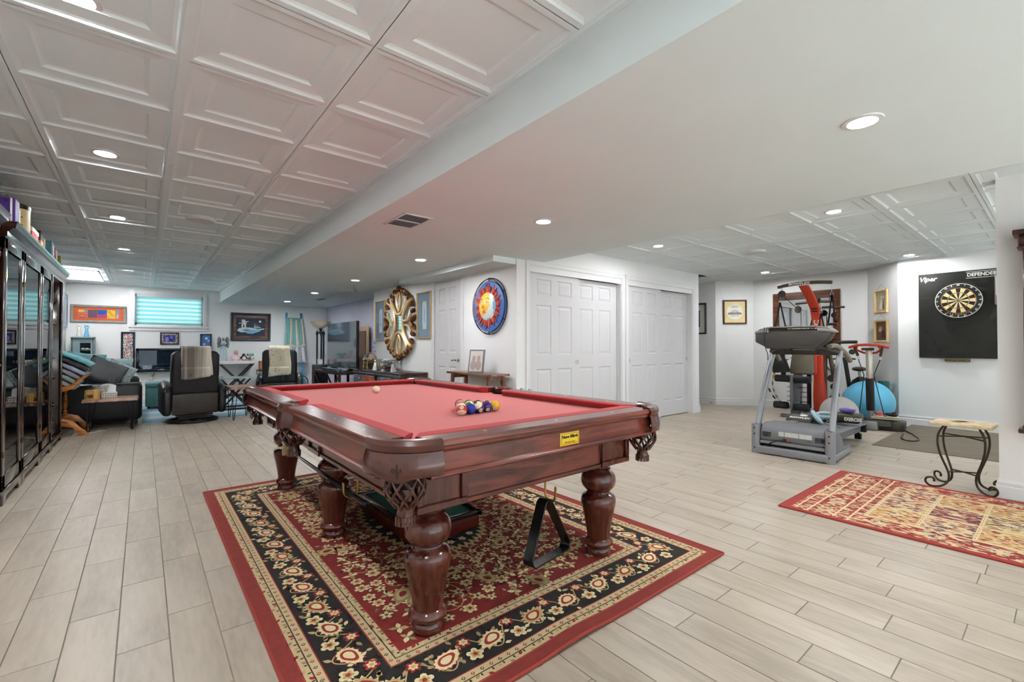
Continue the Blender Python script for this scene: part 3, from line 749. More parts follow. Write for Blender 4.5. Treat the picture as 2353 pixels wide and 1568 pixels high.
# triangle rack on the front hook
t = thing('ball_rack', 'black plastic triangle rack hanging from a brass hook', 'ball rack', (1.408, 1.462, 0))
b = MB(); Tt, Bl, Br = (0.0, .452), (-.155, .155), (.165, .155)
def rounded(P, r, n=6):
    out = []
    for i in range(len(P)):
        a, p, q = Vector(P[i - 1]), Vector(P[i]), Vector(P[(i + 1) % len(P)])
        u, v = (a - p).normalized(), (q - p).normalized(); h = u.angle(v) / 2; d = r / math.tan(h); ctr = p + (u + v).normalized() * (r / sin(h))
        s0, s1 = p + u * d, p + v * d; a0 = math.atan2(*(s0 - ctr).yx); a1 = math.atan2(*(s1 - ctr).yx); da = (a1 - a0 + PI) % (2 * PI) - PI
        out += [(ctr.x + r * cos(a0 + da * k / n), ctr.y + r * sin(a0 + da * k / n)) for k in range(n + 1)]
    return out
outer = rounded([Tt, Bl, Br], .030); inner = rounded([(0.0, .452 - .016), (-.155 + .011, .155 + .007), (.165 - .011, .155 + .007)], .023)
n = len(outer); vs = []
for y in (-.028, .028):
    vs += [(x, y, z) for x, z in outer] + [(x, y, z) for x, z in inner]
fs = []
for i in range(n):
    j = (i + 1) % n
    fs += [(i, j, n + j, n + i), (2 * n + i, 3 * n + i, 3 * n + j, 2 * n + j), (i, 2 * n + i, 2 * n + j, j), (n + i, n + j, 3 * n + j, 3 * n + i)]
b.add(vs, fs); b.build('rack_frame', mat('glossy black plastic', c(28, 28, 26), .22, var=.1), t, bevel=.002, seg=1)
t.rotation_euler = (R(-4), 0, R(9))

# ------------------------------------------------------------------ balls
BZ = .0135 + ZBED; BR = .0286
BC = {1: (232, 178, 12), 2: (22, 60, 160), 3: (190, 30, 24), 4: (62, 32, 110), 5: (226, 92, 18), 6: (20, 110, 60), 7: (110, 24, 30), 8: (16, 16, 18)}
BN = {1: 'yellow', 2: 'blue', 3: 'red', 4: 'purple', 5: 'orange', 6: 'green', 7: 'maroon', 8: 'black'}
IVORY = mat('ivory phenolic', c(236, 222, 188), .08, var=.02, coat=.6)
def pool_ball(num, x, y, rot):
    k = num if num <= 8 else num - 8
    m = mat('phenolic ' + BN[k], c(*BC[k]), .08, var=.03, coat=.6)
    if num == 9: nm = 'yellow striped'
    lab = ('solid %s pool ball numbered %d' if num <= 8 else 'ivory pool ball with %s stripe numbered %d') % (BN[k], num)
    t = thing('pool_ball', lab, 'ball', (x, y, BZ), 0, 'racked pool balls')
    b = MB(); rg = 18
    for j in range(rg):
        a0, a1 = PI * j / rg - PI / 2, PI * (j + 1) / rg - PI / 2
        b.mi = 0 if (num <= 8 or abs((a0 + a1) / 2) < R(33)) else 1
        b.lathe([(BR * cos(a0), BR * sin(a0)), (BR * cos(a1), BR * sin(a1))], 26, cap=False)
    o = b.build('ball_body', [m, IVORY], t); o.location = (0, 0, BR); o.rotation_euler = rot
    q = MB(); q.lathe([(0, BR * 1.004), (BR * .20, BR * .984), (BR * .38, BR * .93)], 18, cap=False); 
    q.v = [(z, x_, y_) for x_, y_, z in q.v]; s = q.build('number_spot', IVORY, o)
    text(str(num), .017, BLK, o, face_m((BR * 1.006, 0, 0), (1, 0, 0)), 'numeral', depth=.0004)
rows = [[(11, (0, R(-38), R(-125))), (2, (0, R(60), R(0))), (12, (R(35), R(20), R(-100))), (4, (0, R(28), R(-115))), (1, (0, R(22), R(-128)))],
        [(13, (R(20), R(30), R(-60))), (14, (R(30), R(50), R(20))), (15, (R(40), R(10), R(40))), (7, (R(10), R(70), R(10)))],
        [(5, (0, R(-60), R(60))), (9, (R(20), R(40), R(120))), (8, (0, R(-40), R(80)))], [(10, (R(10), R(30), R(90))), (6, (0, R(20), R(200)))], [(3, (0, 0, 1.))]]
for r_, row in enumerate(rows):
    for i, (num, rot) in enumerate(row):
        pool_ball(num, 1.262 + i * .0574 + r_ * .0287, 1.952 + r_ * .0497 + .006 * i * (1 - r_ * .2), rot)
t = thing('cue_ball', 'plain ivory cue ball alone on the red cloth', 'ball', (1.368, 3.30, BZ)); b = MB(); b.ball((0, 0, BR), BR, 28, 18); b.build('ball_body', IVORY, t)
for i, (x, y) in enumerate(((2.085, 2.44), (2.088, 2.36))):
    t = thing('chalk_cube', 'small pale cue chalk cube on the far table rail', 'chalk', (x, y, .0135 + ZT), R(12 * i), 'chalk cubes on the rail')
    b = MB(); b.cbox(0, 0, .011, .024, .024, .022); b.build('paper_wrap', mat('pale chalk paper', c(208, 212, 216), .5), t, bevel=.001)
    b = MB(); b.lathe([(.010, .0215), (.004, .0195), (0, .019)], 10, cap=False); b.build('chalk_face', mat('blue chalk', c(70, 90, 120), .9), t)

# blackjack board in its wooden box under the table
t = thing('blackjack_board', 'wooden box with green blackjack felt under the pool table', 'game board', (1.362, 2.645, .0135))
RB = wood('red box wood', c(98, 30, 22), c(60, 16, 12), 'X', 3., .3, .4, 6); DB = mat('black lacquer', c(28, 20, 20), .2, coat=.6)
hx, hy = .236, .396
b = MB(); b.box(-hx + .012, hx - .012, -hy + .012, hy - .012, 0, .072); b.build('box_body', RB, t, bevel=.002)
b = MB()
for q in ((-hx, hx, -hy, -hy + .035), (-hx, hx, hy - .035, hy), (-hx, -hx + .035, -hy, hy), (hx - .035, hx, -hy, hy)): b.box(*q, .072, .098)
b.build('lid_frame', DB, t, bevel=.004)
GF = mat('green felt', c(30, 96, 78), .9, var=.08, vs=80)
b = MB(); b.box(-hx + .03, hx - .03, -hy + .03, hy - .03, .074, .088); F_ = b.build('felt', GF, t, smooth=False)
text('BLACK JACK', .055, mat('gold print', c(196, 170, 60), .5), F_, Matrix.Translation((-.10, .05, .0883)) @ Matrix.Rotation(R(-90), 4, 'Z'), depth=.0003)
b = MB(); b.tube(arc(0, -.1, .14, 40, 140, 12) and [(x, y, .0886) for x, y in arc(.02, .12, .12, 60, 200, 14)], .0022, 4); b.build('felt_line', mat('white print', c(210, 215, 210), .6), F_)

# ------------------------------------------------------------------ rugs
def blend(*a): return a
class Rug:
    """Flat woven figures laid in thin layers on one rug mesh."""
    def __init__(s, hx, hy, warp=None): s.b = MB(); s.hx = hx; s.hy = hy; s.warp = warp or (lambda x, y: 0.)
    def put(s, pts, mi, layer, flip=False):
        s.b.mi = mi; z = layer * .0005
        s.b.add([(x, y, .009 + z + s.warp(x, y)) for x, y in pts], [tuple(range(len(pts)))])
    def rect(s, x0, x1, y0, y1, mi, layer, st=.06):
        nx, ny = max(1, round((x1 - x0) / st)), max(1, round((y1 - y0) / st)); s.b.mi = mi; z = layer * .0005
        s.b.grid(lambda u, v: (x0 + (x1 - x0) * u, y0 + (y1 - y0) * v, .009 + z + s.warp(x0 + (x1 - x0) * u, y0 + (y1 - y0) * v)), nx, ny)
    def ring(s, i0, i1, mi, layer):
        a, b, a2, b2 = s.hx - i0, s.hy - i0, s.hx - i1, s.hy - i1
        s.rect(-a, a, -b, -b2, mi, layer); s.rect(-a, a, b2, b, mi, layer); s.rect(-a, -a2, -b2, b2, mi, layer); s.rect(a2, a, -b2, b2, mi, layer)
    def leaf(s, x, y, l, w, an, mi, layer):
        P = [(0, 0), (.25, .8), (.55, 1), (1, 0), (.55, -1), (.25, -.8)]
        s.put([(x + (u * l) * cos(an) - v * w * sin(an), y + (u * l) * sin(an) + v * w * cos(an)) for u, v in P], mi, layer)
    def flower(s, x, y, r, n, an, cols, layer, inner=.62):
        for k, (q, mi) in enumerate(cols):
            rr = r * q; N_ = n * 4
            s.put([(x + rr * (inner + (1 - inner) * abs(cos(n * (2 * PI * i / N_) / 2)) ** .7) * cos(an + 2 * PI * i / N_), y + rr * (inner + (1 - inner) * abs(cos(n * (2 * PI * i / N_) / 2)) ** .7) * sin(an + 2 * PI * i / N_)) for i in range(N_)], mi, layer + k)
    def palmette(s, x, y, l, an, cols, layer, teeth=9):
        """teardrop with a toothed rim"""
        for k, (q, mi) in enumerate(cols):
            pts = []; N_ = teeth * 2
            for i in range(N_):
                a = 2 * PI * i / N_; rr = l * .5 * q * (1.0 if (i % 2 == 0 or k > 1) else (.70, .86)[k]); rr *= 1 + .45 * max(0, cos(a)) ** 6
                u, v = rr * cos(a), rr * sin(a) * .78; pts.append((x + u * cos(an) - v * sin(an), y + u * sin(an) + v * cos(an)))
            s.put(pts, mi, layer + k)
    def vine(s, pts, w, mi, layer):
        P = [Vector(p) for p in pts]
        for i in range(len(P) - 1):
            d = (P[i + 1] - P[i]);
            if d.length < 1e-6: continue
            n = Vector((-d.y, d.x)).normalized() * w / 2
            s.put([tuple(P[i] + n), tuple(P[i] - n), tuple(P[i + 1] - n), tuple(P[i + 1] + n)], mi, layer)
rg = random.Random(5)
RM = [mat('rug field red', c(132, 34, 28), .95, var=.18, vs=40, bump=.3, bs=700), mat('rug edge red', c(140, 50, 43), .95, var=.12, vs=30, bump=.3, bs=700), mat('rug black', c(38, 33, 30), .95, var=.25, vs=60, bump=.3, bs=700),
      mat('rug beige', c(204, 182, 140), .95, var=.12, vs=60, bump=.3, bs=700), mat('rug tan', c(196, 166, 112), .95, var=.15, vs=90, bump=.3, bs=700), mat('rug olive', c(160, 142, 98), .95, var=.2, vs=90), mat('rug cream', c(226, 208, 162), .95, var=.1, vs=90),
      mat('rug bright red', c(158, 44, 36), .95, var=.12, vs=60), mat('rug brown line', c(74, 48, 34), .95), mat('rug binding', c(160, 62, 52), .9, var=.12, vs=200, bump=.4, bs=300)]
HRX, HRY = 1.015, 1.47
_wv = lambda x, y: (.012 * math.exp(-((x + .09) / .16) ** 2) * max(0, 1 - (y + HRY) / .35) if y < -HRY + .35 else 0)
rug = Rug(HRX, HRY, _wv)
rug.rect(-HRX, HRX, -HRY, HRY, 1, 0)
rug.ring(.056, .122, 3, 1); rug.ring(.122, .300, 2, 1); rug.ring(.300, .362, 3, 1)
for i0 in (.056, .086, .119, .300, .331, .359): rug.ring(i0, i0 + .0045, 8 if i0 in (.086, .331) else 7, 2)
fx, fy = HRX - .364, HRY - .364
rug.rect(-fx, fx, -fy, fy, 0, 1)
def along(ins, step, fn):
    a, b2 = HRX - ins, HRY - ins
    for s_ in (-1, 1):
        n = round(2 * a / step)
        for i in range(n): fn(-a + 2 * a * (i + .5) / n, s_ * b2, 0 if s_ < 0 else PI, i)
        n = round(2 * b2 / step)
        for i in range(n): fn(s_ * a, -b2 + 2 * b2 * (i + .5) / n, PI / 2 if s_ > 0 else -PI / 2, i)
def small(x, y, an, i):
    s_ = 1 if i % 2 else -1
    rug.leaf(x - .012 * cos(an), y - .012 * sin(an), .026, .007, an + s_ * .7, (5, 7, 4)[i % 3], 2)
    rug.leaf(x + .014 * cos(an), y + .014 * sin(an), .016, .004, an + PI / 2, 8, 2)
along(.072, .046, small); along(.346, .046, small)
def dots(x, y, an, i): rug.flower(x, y, .008, 4, an, [(1, 8 if i % 2 else 7), (.5, 3)], 2)
along(.103, .038, dots); along(.316, .038, dots)
def border(x, y, an, i):
    ou = an - PI / 2
    if i % 2 == 0:
        rug.palmette(x, y, .118, an + (0 if (i // 2) % 2 else PI) + .4 * (-1) ** i, [(1, (6, 7, 4)[(i // 2) % 3]), (.84, (4, 6, 6)[(i // 2) % 3]), (.55, (7, 7, 7)[(i // 2) % 3]), (.36, 6)], 3, 13)
    else:
        rug.flower(x + .035 * cos(ou), y + .035 * sin(ou), .034, 5, an, [(1, 6), (.6, 4), (.3, 7)], 3)
        rug.flower(x - .045 * cos(ou), y - .045 * sin(ou), .030, 6, an, [(1, 7), (.62, 6), (.3, 4)], 3)
    for k in range(5):
        a = rg.uniform(0, 2 * PI); d = rg.uniform(.055, .085); px, py = x + d * cos(a) * .9, y + d * sin(a) * .9
        if .14 < min(HRX - abs(px), HRY - abs(py)) < .285: rug.leaf(px, py, rg.uniform(.025, .04), .008, rg.uniform(0, 2 * PI), rg.choice((4, 5, 6)), 2)
    sg = (-1) ** i
    rug.vine([(x + (t_ * .1 - .05) * cos(an) + sg * .055 * sin(t_ * PI) * cos(ou), y + (t_ * .1 - .05) * sin(an) + sg * .055 * sin(t_ * PI) * sin(ou)) for t_ in [k / 8 for k in range(9)]], .005, 4, 2)
along(.211, .098, border)
# field: vines, blossoms, leaves, dark medallion
pts = []
tries = 0
while len(pts) < 480 and tries < 14000:
    tries += 1; p = (rg.uniform(-fx + .04, fx - .04), rg.uniform(-fy + .04, fy - .04))
    if all((p[0] - q[0]) ** 2 + (p[1] - q[1]) ** 2 > .060 ** 2 for q in pts): pts.append(p)
med = lambda x, y: (x / .34) ** 2 + (y / .56) ** 2
for i, (x, y) in enumerate(pts):
    if .78 < med(x, y) < 1.12: continue
    a = rg.uniform(0, 2 * PI)
    if i % 9 == 0: rug.palmette(x, y, rg.uniform(.11, .135), a, [(1, 6), (.85, 5), (.6, 4), (.3, 0)], 4, 9)
    elif i % 3 == 0: rug.flower(x, y, rg.uniform(.028, .036), 6, a, [(1, 6), (.66, 4), (.3, 7)], 4)
    elif i % 3 == 1: rug.flower(x, y, rg.uniform(.023, .031), 5, a, [(1, 4), (.7, 6), (.32, 8)], 4, .45)
    else:
        for k in range(4): rug.leaf(x, y, rg.uniform(.03, .046), rg.uniform(.008, .012), a + k * 1.5 + rg.uniform(-.3, .3), (6, 4, 6, 5)[k], 3)
    for k in range(2):
        an = rg.uniform(0, 2 * PI); d = rg.uniform(.035, .05); px, py = x + d * cos(an), y + d * sin(an)
        if abs(px) < fx - .03 and abs(py) < fy - .03: rug.leaf(px, py, rg.uniform(.018, .032), .006, rg.uniform(0, 2 * PI), rg.choice((6, 4, 4)), 3)
for i in range(100):
    x, y = rg.uniform(-fx + .13, fx - .13), rg.uniform(-fy + .13, fy - .13); r0 = rg.uniform(.06, .12); a0 = rg.uniform(0, 2 * PI); sg = rg.choice((-1, 1))
    rug.vine([(x + r0 * (1 - .5 * k / 12) * cos(a0 + sg * k * .33), y + r0 * (1 - .5 * k / 12) * sin(a0 + sg * k * .33)) for k in range(13)], .0048, 4, 2)
N_ = 96
rug.put([(.335 * (1 + .05 * (-1) ** i) * cos(2 * PI * i / N_), .555 * (1 + .04 * (-1) ** i) * sin(2 * PI * i / N_)) for i in range(N_)], 4, 6)
rug.put([(.305 * (1 + .06 * (-1) ** i) * cos(2 * PI * i / N_), .515 * (1 + .045 * (-1) ** i) * sin(2 * PI * i / N_)) for i in range(N_)], 2, 7)
rug.put([(.22 * cos(2 * PI * i / 40), .40 * sin(2 * PI * i / 40)) for i in range(40)], 0, 8)
for i in range(22):
    a = 2 * PI * i / 22; rug.flower(.262 * cos(a), .457 * sin(a), .024, 5, a, [(1, 6), (.6, 4)], 8)
o = rug.b; o.mi = 9
ed = [(-HRX, -HRY), (HRX, -HRY), (HRX, HRY), (-HRX, HRY)]; loop = []
for i in range(4):
    (x0, y0), (x1, y1) = ed[i], ed[(i + 1) % 4]
    for k in range(30): x, y = x0 + (x1 - x0) * k / 30, y0 + (y1 - y0) * k / 30; loop.append((x, y, .0065 + _wv(x, y)))
o.tube(loop, .0065, 6, closed=True)
RUG = rug.b.build('area_rug', RM, smooth=False); RUG.location = (1.375, 2.63, 0); tag(RUG, 'red and black floral area rug under the pool table', 'rug')

# patchwork runner by the pillar
def speck(name, cols, sc=60, seed=0.):
    m = bpy.data.materials.new(name); m.use_nodes = True
    nt = m.node_tree; N = nt.nodes; L = nt.links; B = N['Principled BSDF']
    tc = N.new('ShaderNodeTexCoord'); mp = N.new('ShaderNodeMapping'); mp.inputs['Scale'].default_value = (1, .42, 1); mp.inputs['Location'].default_value = (seed, seed * 2, 0); L.new(tc.outputs['Object'], mp.inputs[0])
    v = N.new('ShaderNodeTexVoronoi'); v.inputs['Scale'].default_value = sc; L.new(mp.outputs[0], v.inputs['Vector'])
    rp = N.new('ShaderNodeValToRGB'); rp.color_ramp.interpolation = 'CONSTANT'; e = rp.color_ramp.elements
    while len(e) < len(cols): e.new(.5)
    for i, q in enumerate(cols): e[i].position = i / len(cols); e[i].color = (*c(*q), 1)
    sp = N.new('ShaderNodeSeparateColor'); L.new(v.outputs['Color'], sp.inputs[0]); L.new(sp.outputs[0], rp.inputs[0]); L.new(rp.outputs[0], B.inputs['Base Color']); B.inputs['Roughness'].default_value = .95
    return m
RED, CRM, WINE, GLD, NAV, PNK = (150, 48, 42), (216, 190, 148), (104, 52, 60), (196, 162, 92), (74, 80, 96), (186, 128, 106)
SP = [mat('runner red', c(160, 56, 48), .95, var=.12, vs=60), speck('runner speckled red', [RED, CRM, RED, PNK, RED, (120, 40, 40), CRM], 75), mat('runner cream', c(222, 198, 156), .95, var=.1, vs=80),
      speck('runner cell gold', [CRM, GLD, PNK, CRM, GLD, RED], 80, 1.), speck('runner cell wine', [WINE, PNK, WINE, (130, 70, 70), CRM], 80, 2.), speck('runner cell cream', [CRM, CRM, PNK, RED, CRM, NAV], 80, 3.),
      speck('runner cell blue', [CRM, NAV, GLD, CRM, (120, 60, 60)], 80, 4.), mat('runner line', c(118, 44, 42), .95), mat('runner medallion', c(206, 192, 156), .95, var=.25, vs=120)]
RWX, RWY = .685, 1.05
rn = Rug(RWX, RWY)
rn.rect(-RWX, RWX, -RWY, RWY, 0, 0, .2); rn.rect(-RWX + .035, RWX - .035, -RWY + .06, RWY - .06, 1, 1, .2)
for y0 in (-1, 1):
    for q in (.085, .155, .30, .375): rn.rect(-RWX + .05, RWX - .05, y0 * (RWY - q) - .006, y0 * (RWY - q) + .006, 2, 2, .3)
    for k in range(9):
        rn.flower(-RWX + .11 + k * .143, y0 * (RWY - .12), .022, 6, 0, [(1, 2), (.7, 7), (.4, 2)], 2); rn.flower(-RWX + .11 + k * .143, y0 * (RWY - .337), .022, 6, 0, [(1, 2), (.7, 7), (.4, 2)], 2)
    for k in range(5): rn.flower(-RWX + .16 + k * .26, y0 * (RWY - .228), .05, 8, 0, [(1, 8), (.6, 5)], 2)
iy = RWY - .42; ix = RWX - .22
for s_ in (-1, 1):
    for k in range(5): rn.flower(s_ * (RWX - .13), -iy + .13 + k * .26, .05, 8, 0, [(1, 8), (.6, 5)], 2)
rn.rect(-ix, ix, -iy, iy, 2, 2, .3)
rgc = random.Random(8)
nx, ny = 3, 5
for i in range(nx):
    for j in range(ny):
        x0, x1 = -ix + .02 + (2 * ix - .02) * i / nx, -ix + (2 * ix - .02) * (i + 1) / nx; y0, y1 = -iy + .02 + (2 * iy - .02) * j / ny, -iy + (2 * iy - .02) * (j + 1) / ny
        rn.rect(x0, x1, y0, y1, rgc.choice((3, 4, 5, 6, 5, 3)), 3, .4); rn.flower((x0 + x1) / 2, (y0 + y1) / 2, .05, 8, 0, [(1, rgc.choice((5, 6, 4))), (.5, rgc.choice((3, 2)))], 4)
        for k in range(5): rn.leaf(x0 + .02 + k * (x1 - x0 - .02) / 5, y1 + .01, .018, .003, .2, 7, 3)
o = rn.b; o.mi = 0; o.tube([(-RWX, -RWY, .006), (RWX, -RWY, .006), (RWX, RWY, .006), (-RWX, RWY, .006)], .006, 6, closed=True)
RN = rn.b.build('runner_rug', SP, smooth=False); RN.location = (4.087, 1.265 - RWY, 0); tag(RN, 'red patchwork patterned runner rug in front of the pillar', 'rug')
b = MB(); b.box(-1.03, 1.03, -1.2, 1.2, 0, .006); o = b.build('rubber_mat', mat('worn black rubber', c(112, 102, 86), .85, var=.18, vs=6, bump=.1, bs=90)); o.location = (7.35, .19, 0); tag(o, 'large dark rubber floor mat below the dartboard', 'mat')

# ------------------------------------------------------------------ generic builders
def slab(name, m, parent, x0, x1, y0, y1, z0, z1, bevel=.006, seg=2, subd=0):
    b = MB(); b.box(x0, x1, y0, y1, z0, z1); return b.build(name, m, parent, bevel=bevel, seg=seg, subd=subd)
def pillow_mb(w, h, t, n=12, pinch=.75):
    """soft cushion lying in the local XZ plane, thickness along y"""
    b = MB()
    def fn(side):
        def g(u, v):
            x, z = (u - .5) * 2, (v - .5) * 2
            e = max(0, (1 - abs(x) ** 3)) ** .5 * max(0, (1 - abs(z) ** 3)) ** .5
            k = 1 - .06 * (1 - abs(x)) * abs(z) ** 4 - .06 * (1 - abs(z)) * abs(x) ** 4
            return (x * w / 2 * k, side * t / 2 * e, z * h / 2 * k)
        return g
    b.grid(fn(-1), n, n); b.grid(fn(1), n, n)
    return b
def frame(name, label, cat, ctr, normal, w, h, fw, fd, fm, art, mat_w=0., mat_m=None, group=None, glass=False):
    """picture frame on a wall; art(b, w, h) draws flat figures in XY and returns its materials"""
    t = bpy.data.objects.new(name, None); COL.objects.link(t); tag(t, label, cat, group)
    t.matrix_world = face_m(ctr, normal)
    b = MB()
    prof = [(0, 0), (0, fd * .7), (fw * .25, fd), (fw * .7, fd * .85), (fw, fd * .55), (fw, 0)]; vs = []; fs = []; k = len(prof)
    for sx, sy in ((-1, -1), (1, -1), (1, 1), (-1, 1)):
        for u, d in prof: vs.append((sx * (w / 2 - u), sy * (h / 2 - u), d))
    for i in range(4):
        for j in range(k): fs.append((i * k + j, i * k + (j + 1) % k, ((i + 1) % 4) * k + (j + 1) % k, ((i + 1) % 4) * k + j))
    b.add(vs, fs); b.build('frame', fm, t, angle=25)
    iw, ih = w - 2 * fw, h - 2 * fw
    if mat_w:
        q = MB(); z0, z1 = .003, fd * .40
        for r_ in ((-iw / 2, iw / 2, -ih / 2, -ih / 2 + mat_w), (-iw / 2, iw / 2, ih / 2 - mat_w, ih / 2), (-iw / 2, -iw / 2 + mat_w, -ih / 2 + mat_w, ih / 2 - mat_w), (iw / 2 - mat_w, iw / 2, -ih / 2 + mat_w, ih / 2 - mat_w)): q.box(*r_, z0, z1)
        q.build('mat_board', mat_m, t, smooth=False)
    aw, ah = iw - 2 * mat_w, ih - 2 * mat_w
    q = MB(); q.box(-aw / 2 - .004, aw / 2 + .004, -ah / 2 - .004, ah / 2 + .004, .001, .004); ms = art(q, aw, ah); q.build('picture', ms, t, smooth=False)
    if glass:
        q = MB(); q.box(-iw / 2, iw / 2, -ih / 2, ih / 2, fd * .46, fd * .49); q.build('glass', glass_mat('picture glass', (1, 1, 1), .02, see=.96), t, smooth=False)
    return t
def shape(q, pts, mi, z): q.mi = mi; q.add([(x, y, z) for x, y in pts], [tuple(range(len(pts)))])
def ell(cx, cy, rx, ry, n=16, a0=0, a1=2 * PI): return [(cx + rx * cos(a0 + (a1 - a0) * i / n), cy + ry * sin(a0 + (a1 - a0) * i / n)) for i in range(n)]
def rc(x0, x1, y0, y1): return [(x0, y0), (x1, y0), (x1, y1), (x0, y1)]

# ------------------------------------------------------------------ glass cabinets along the left wall
CW = wood('dark cabinet wood', c(60, 34, 27), c(42, 24, 19), 'Z', 3., .14, 1., 4)
GLS = glass_mat('cabinet glass', (.96, .98, 1), .0, see=.12)
FX, BXX = -.74, XL + .005
def cab(y0, y1, label, glass=True):
    w = y1 - y0; t = thing('display_cabinet' if glass else 'open_bookcase', label, 'cabinet' if glass else 'bookcase', (BXX, y0, 0))
    D = FX - BXX; H = 1.90
    b = MB(); b.box(0, D - .03, .002, .024, .09, H); b.build('side_panel', CW, t, bevel=.002)
    b = MB(); b.box(0, D - .03, w - .024, w - .002, .09, H); b.build('side_panel', CW, t, bevel=.002)
    b = MB(); b.box(0, .012, .02, w - .02, .09, H); b.build('back_panel', CW, t, smooth=False)
    for z_ in (.09, H - .03): b = MB(); b.box(0, D - .035, .02, w - .02, z_, z_ + .03); b.build('bottom_board' if z_ < 1 else 'top_board', CW, t, smooth=False)
    for z in ((.48, .86, 1.22, 1.56) if glass else (.40, .72, 1.03, 1.34, 1.62)):
        b = MB(); b.box(.012, D - .06, .024, w - .024, z, z + (.012 if glass else .022)); b.build('shelf', mat('frosted shelf', c(170, 186, 196), .2, var=.02) if glass else CW, t, smooth=False)
    # plinth with bracket feet
    b = MB(); pts = [(0, 0), (.10, 0), (.13, .045), (w - .13, .045), (w - .10, 0), (w, 0), (w, .10), (0, .10)]
    b.prism(pts, D - .03, D, 'YZ'); b.box(0, D - .03, 0, .025, 0, .10); b.box(0, D - .03, w - .025, w, 0, .10); b.build('plinth', CW, t, bevel=.004)
    # crown
    b = MB(); prof = [(-.01, H - .04), (.006, H - .03), (.008, H), (.03, H + .025), (.045, H + .03), (.05, H + .06), (.058, H + .075), (-.3, H + .075), (-.3, H - .04)]
    vs = []; k = len(prof)
    for yy, s in ((0, -1), (w, 1)):
        for d, z in prof: vs.append((max(0, D + d), yy + (s * max(0, d) * .04 if d > 0 else 0), z))
    b.add(vs, [tuple(range(k)), tuple(range(2 * k - 1, k - 1, -1))] + [(i, (i + 1) % k, k + (i + 1) % k, k + i) for i in range(k)]); b.build('crown', CW, t, angle=25)
    if glass:
        f = .075; q = MB()
        for r_ in ((.012, w - .012, .11, .11 + f + .02), (.012, w - .012, H - .04 - f, H - .04), (.012, .012 + f, .11, H - .04), (w - .012 - f, w - .012, .11, H - .04)): q.box(D - .028, D - .004, *r_)
        d = q.build('glass_door', CW, t, bevel=.003)
        q = MB(); q.box(D - .018, D - .012, f, w - f, .12 + f, H - .05 - f); q.build('pane', GLS, d, smooth=False)
        q = MB(); q.tube([(D - .004, w - .045, .98), (D + .012, w - .045, .98)], .004, 8); q.ball((D + .018, w - .045, .98), .011, 10, 8); q.build('knob', BRASS, d)
        for z in (.35, 1.6):
            q = MB(); q.lathe([(.005, z - .02), (.005, z + .02)], 8, o=(D - .002, .014, 0)); q.build('hinge', BRASS, d)
    else:
        q = MB(); q.box(D - .03, D - .002, .002, .032, .10, H - .04); q.box(D - .03, D - .002, w - .032, w - .002, .10, H - .04); q.build('face_frame', CW, t, bevel=.002)
    return t
cab(4.636, 5.272, 'dark wood glass door cabinet, narrow one with a purple box on top')
cab(5.278, 6.127, 'dark wood glass door cabinet, wide one in the middle of the row')
cab(6.133, 6.764, 'dark wood glass door cabinet next to the open bookcase')
cab(6.770, 7.575, 'dark wood open bookcase at the end of the cabinet row', False)
cab(3.70, 4.42, 'dark wood glass door cabinet standing apart under a beige tin')
TOPZ = 1.975
def carton(name, label, cat, x, y, w, d, h, m, lid=None, rz=0, z=TOPZ, band=None, group=None):
    t = thing(name, label, cat, (x, y, z), rz, group)
    slab('carton_body', m, t, -w / 2, w / 2, -d / 2, d / 2, 0, h, .003, 1)
    if lid: slab('lid', lid, t, -w / 2 - .003, w / 2 + .003, -d / 2 - .003, d / 2 + .003, h * .78, h + .004, .003, 1)
    if band: slab('printed_band', band, t, -w / 2 - .002, w / 2 + .002, -d / 2 - .002, d / 2 + .002, h * .25, h * .55, .001, 1)
    return t
def tin(name, label, x, y, r, h, m, lid, z=TOPZ):
    t = thing(name, label, 'tin', (x, y, z)); b = MB(); b.lathe([(r, 0), (r, h)], 28); b.build('tin_body', m, t)
    b = MB(); b.lathe([(r + .003, h - .03), (r + .004, h), (r - .004, h + .008), (0, h + .008)], 28); b.build('lid', lid, t); return t
PUR = mat('purple card', c(64, 30, 120), .5, var=.2, vs=20); WHT = mat('white card', c(222, 218, 210), .5); CRE = mat('cream tin', c(222, 198, 150), .4, var=.1, vs=25)
tin('biscuit_tin', 'beige printed biscuit tin on the cabinet standing apart', -.80, 3.98, .085, .21, mat('beige print', c(205, 176, 120), .5, col2=c(120, 90, 50), vs=25), CRE)
t = carton('gift_box', 'purple gift box on top of the narrow cabinet', 'box', -.80, 4.72, .20, .14, .165, PUR); text('o', .11, WHT, t, face_m((0, -.0715, .07), (0, -1, 0)), 'print'); slab('white_strip', WHT, t, .075, .085, -.0715, -.069, 0, .165, .0005, 1)
carton('white_box', 'plain white box between the purple box and the cream tin', 'box', -.80, 4.90, .16, .12, .15, WHT)
t = tin('cream_tin', 'tall cream tin with black script between the boxes', -.80, 5.16, .105, .22, CRE, mat('dark lid', c(70, 62, 52), .4)); b = MB()
for k in range(5): b.tube([(.1065 * cos(a), .1065 * sin(a), .16 - .03 * k + .006 * sin(9 * a)) for a in [-1.5 + .07 * j for j in range(int(6 + 5 * (k % 2)))]], .003, 4)
b.build('script_print', BLK, t)
t = carton('red_box', 'red and white game box on the wide cabinet', 'box', -.82, 5.72, .16, .30, .15, mat('red print', c(170, 34, 40), .45, col2=c(222, 200, 196), vs=22, lo=.28, hi=.4), WHT)
carton('black_lantern_box', 'black box with a gold band on the wide cabinet', 'box', -.80, 6.05, .12, .12, .20, mat('black card', c(34, 30, 28), .5, var=.3, vs=15), None, 0, band=mat('gold band', c(170, 120, 60), .4))
carton('brown_box', 'brown narrow box beside the black box on the cabinets', 'box', -.80, 6.21, .12, .08, .16, mat('brown card', c(130, 92, 70), .5))
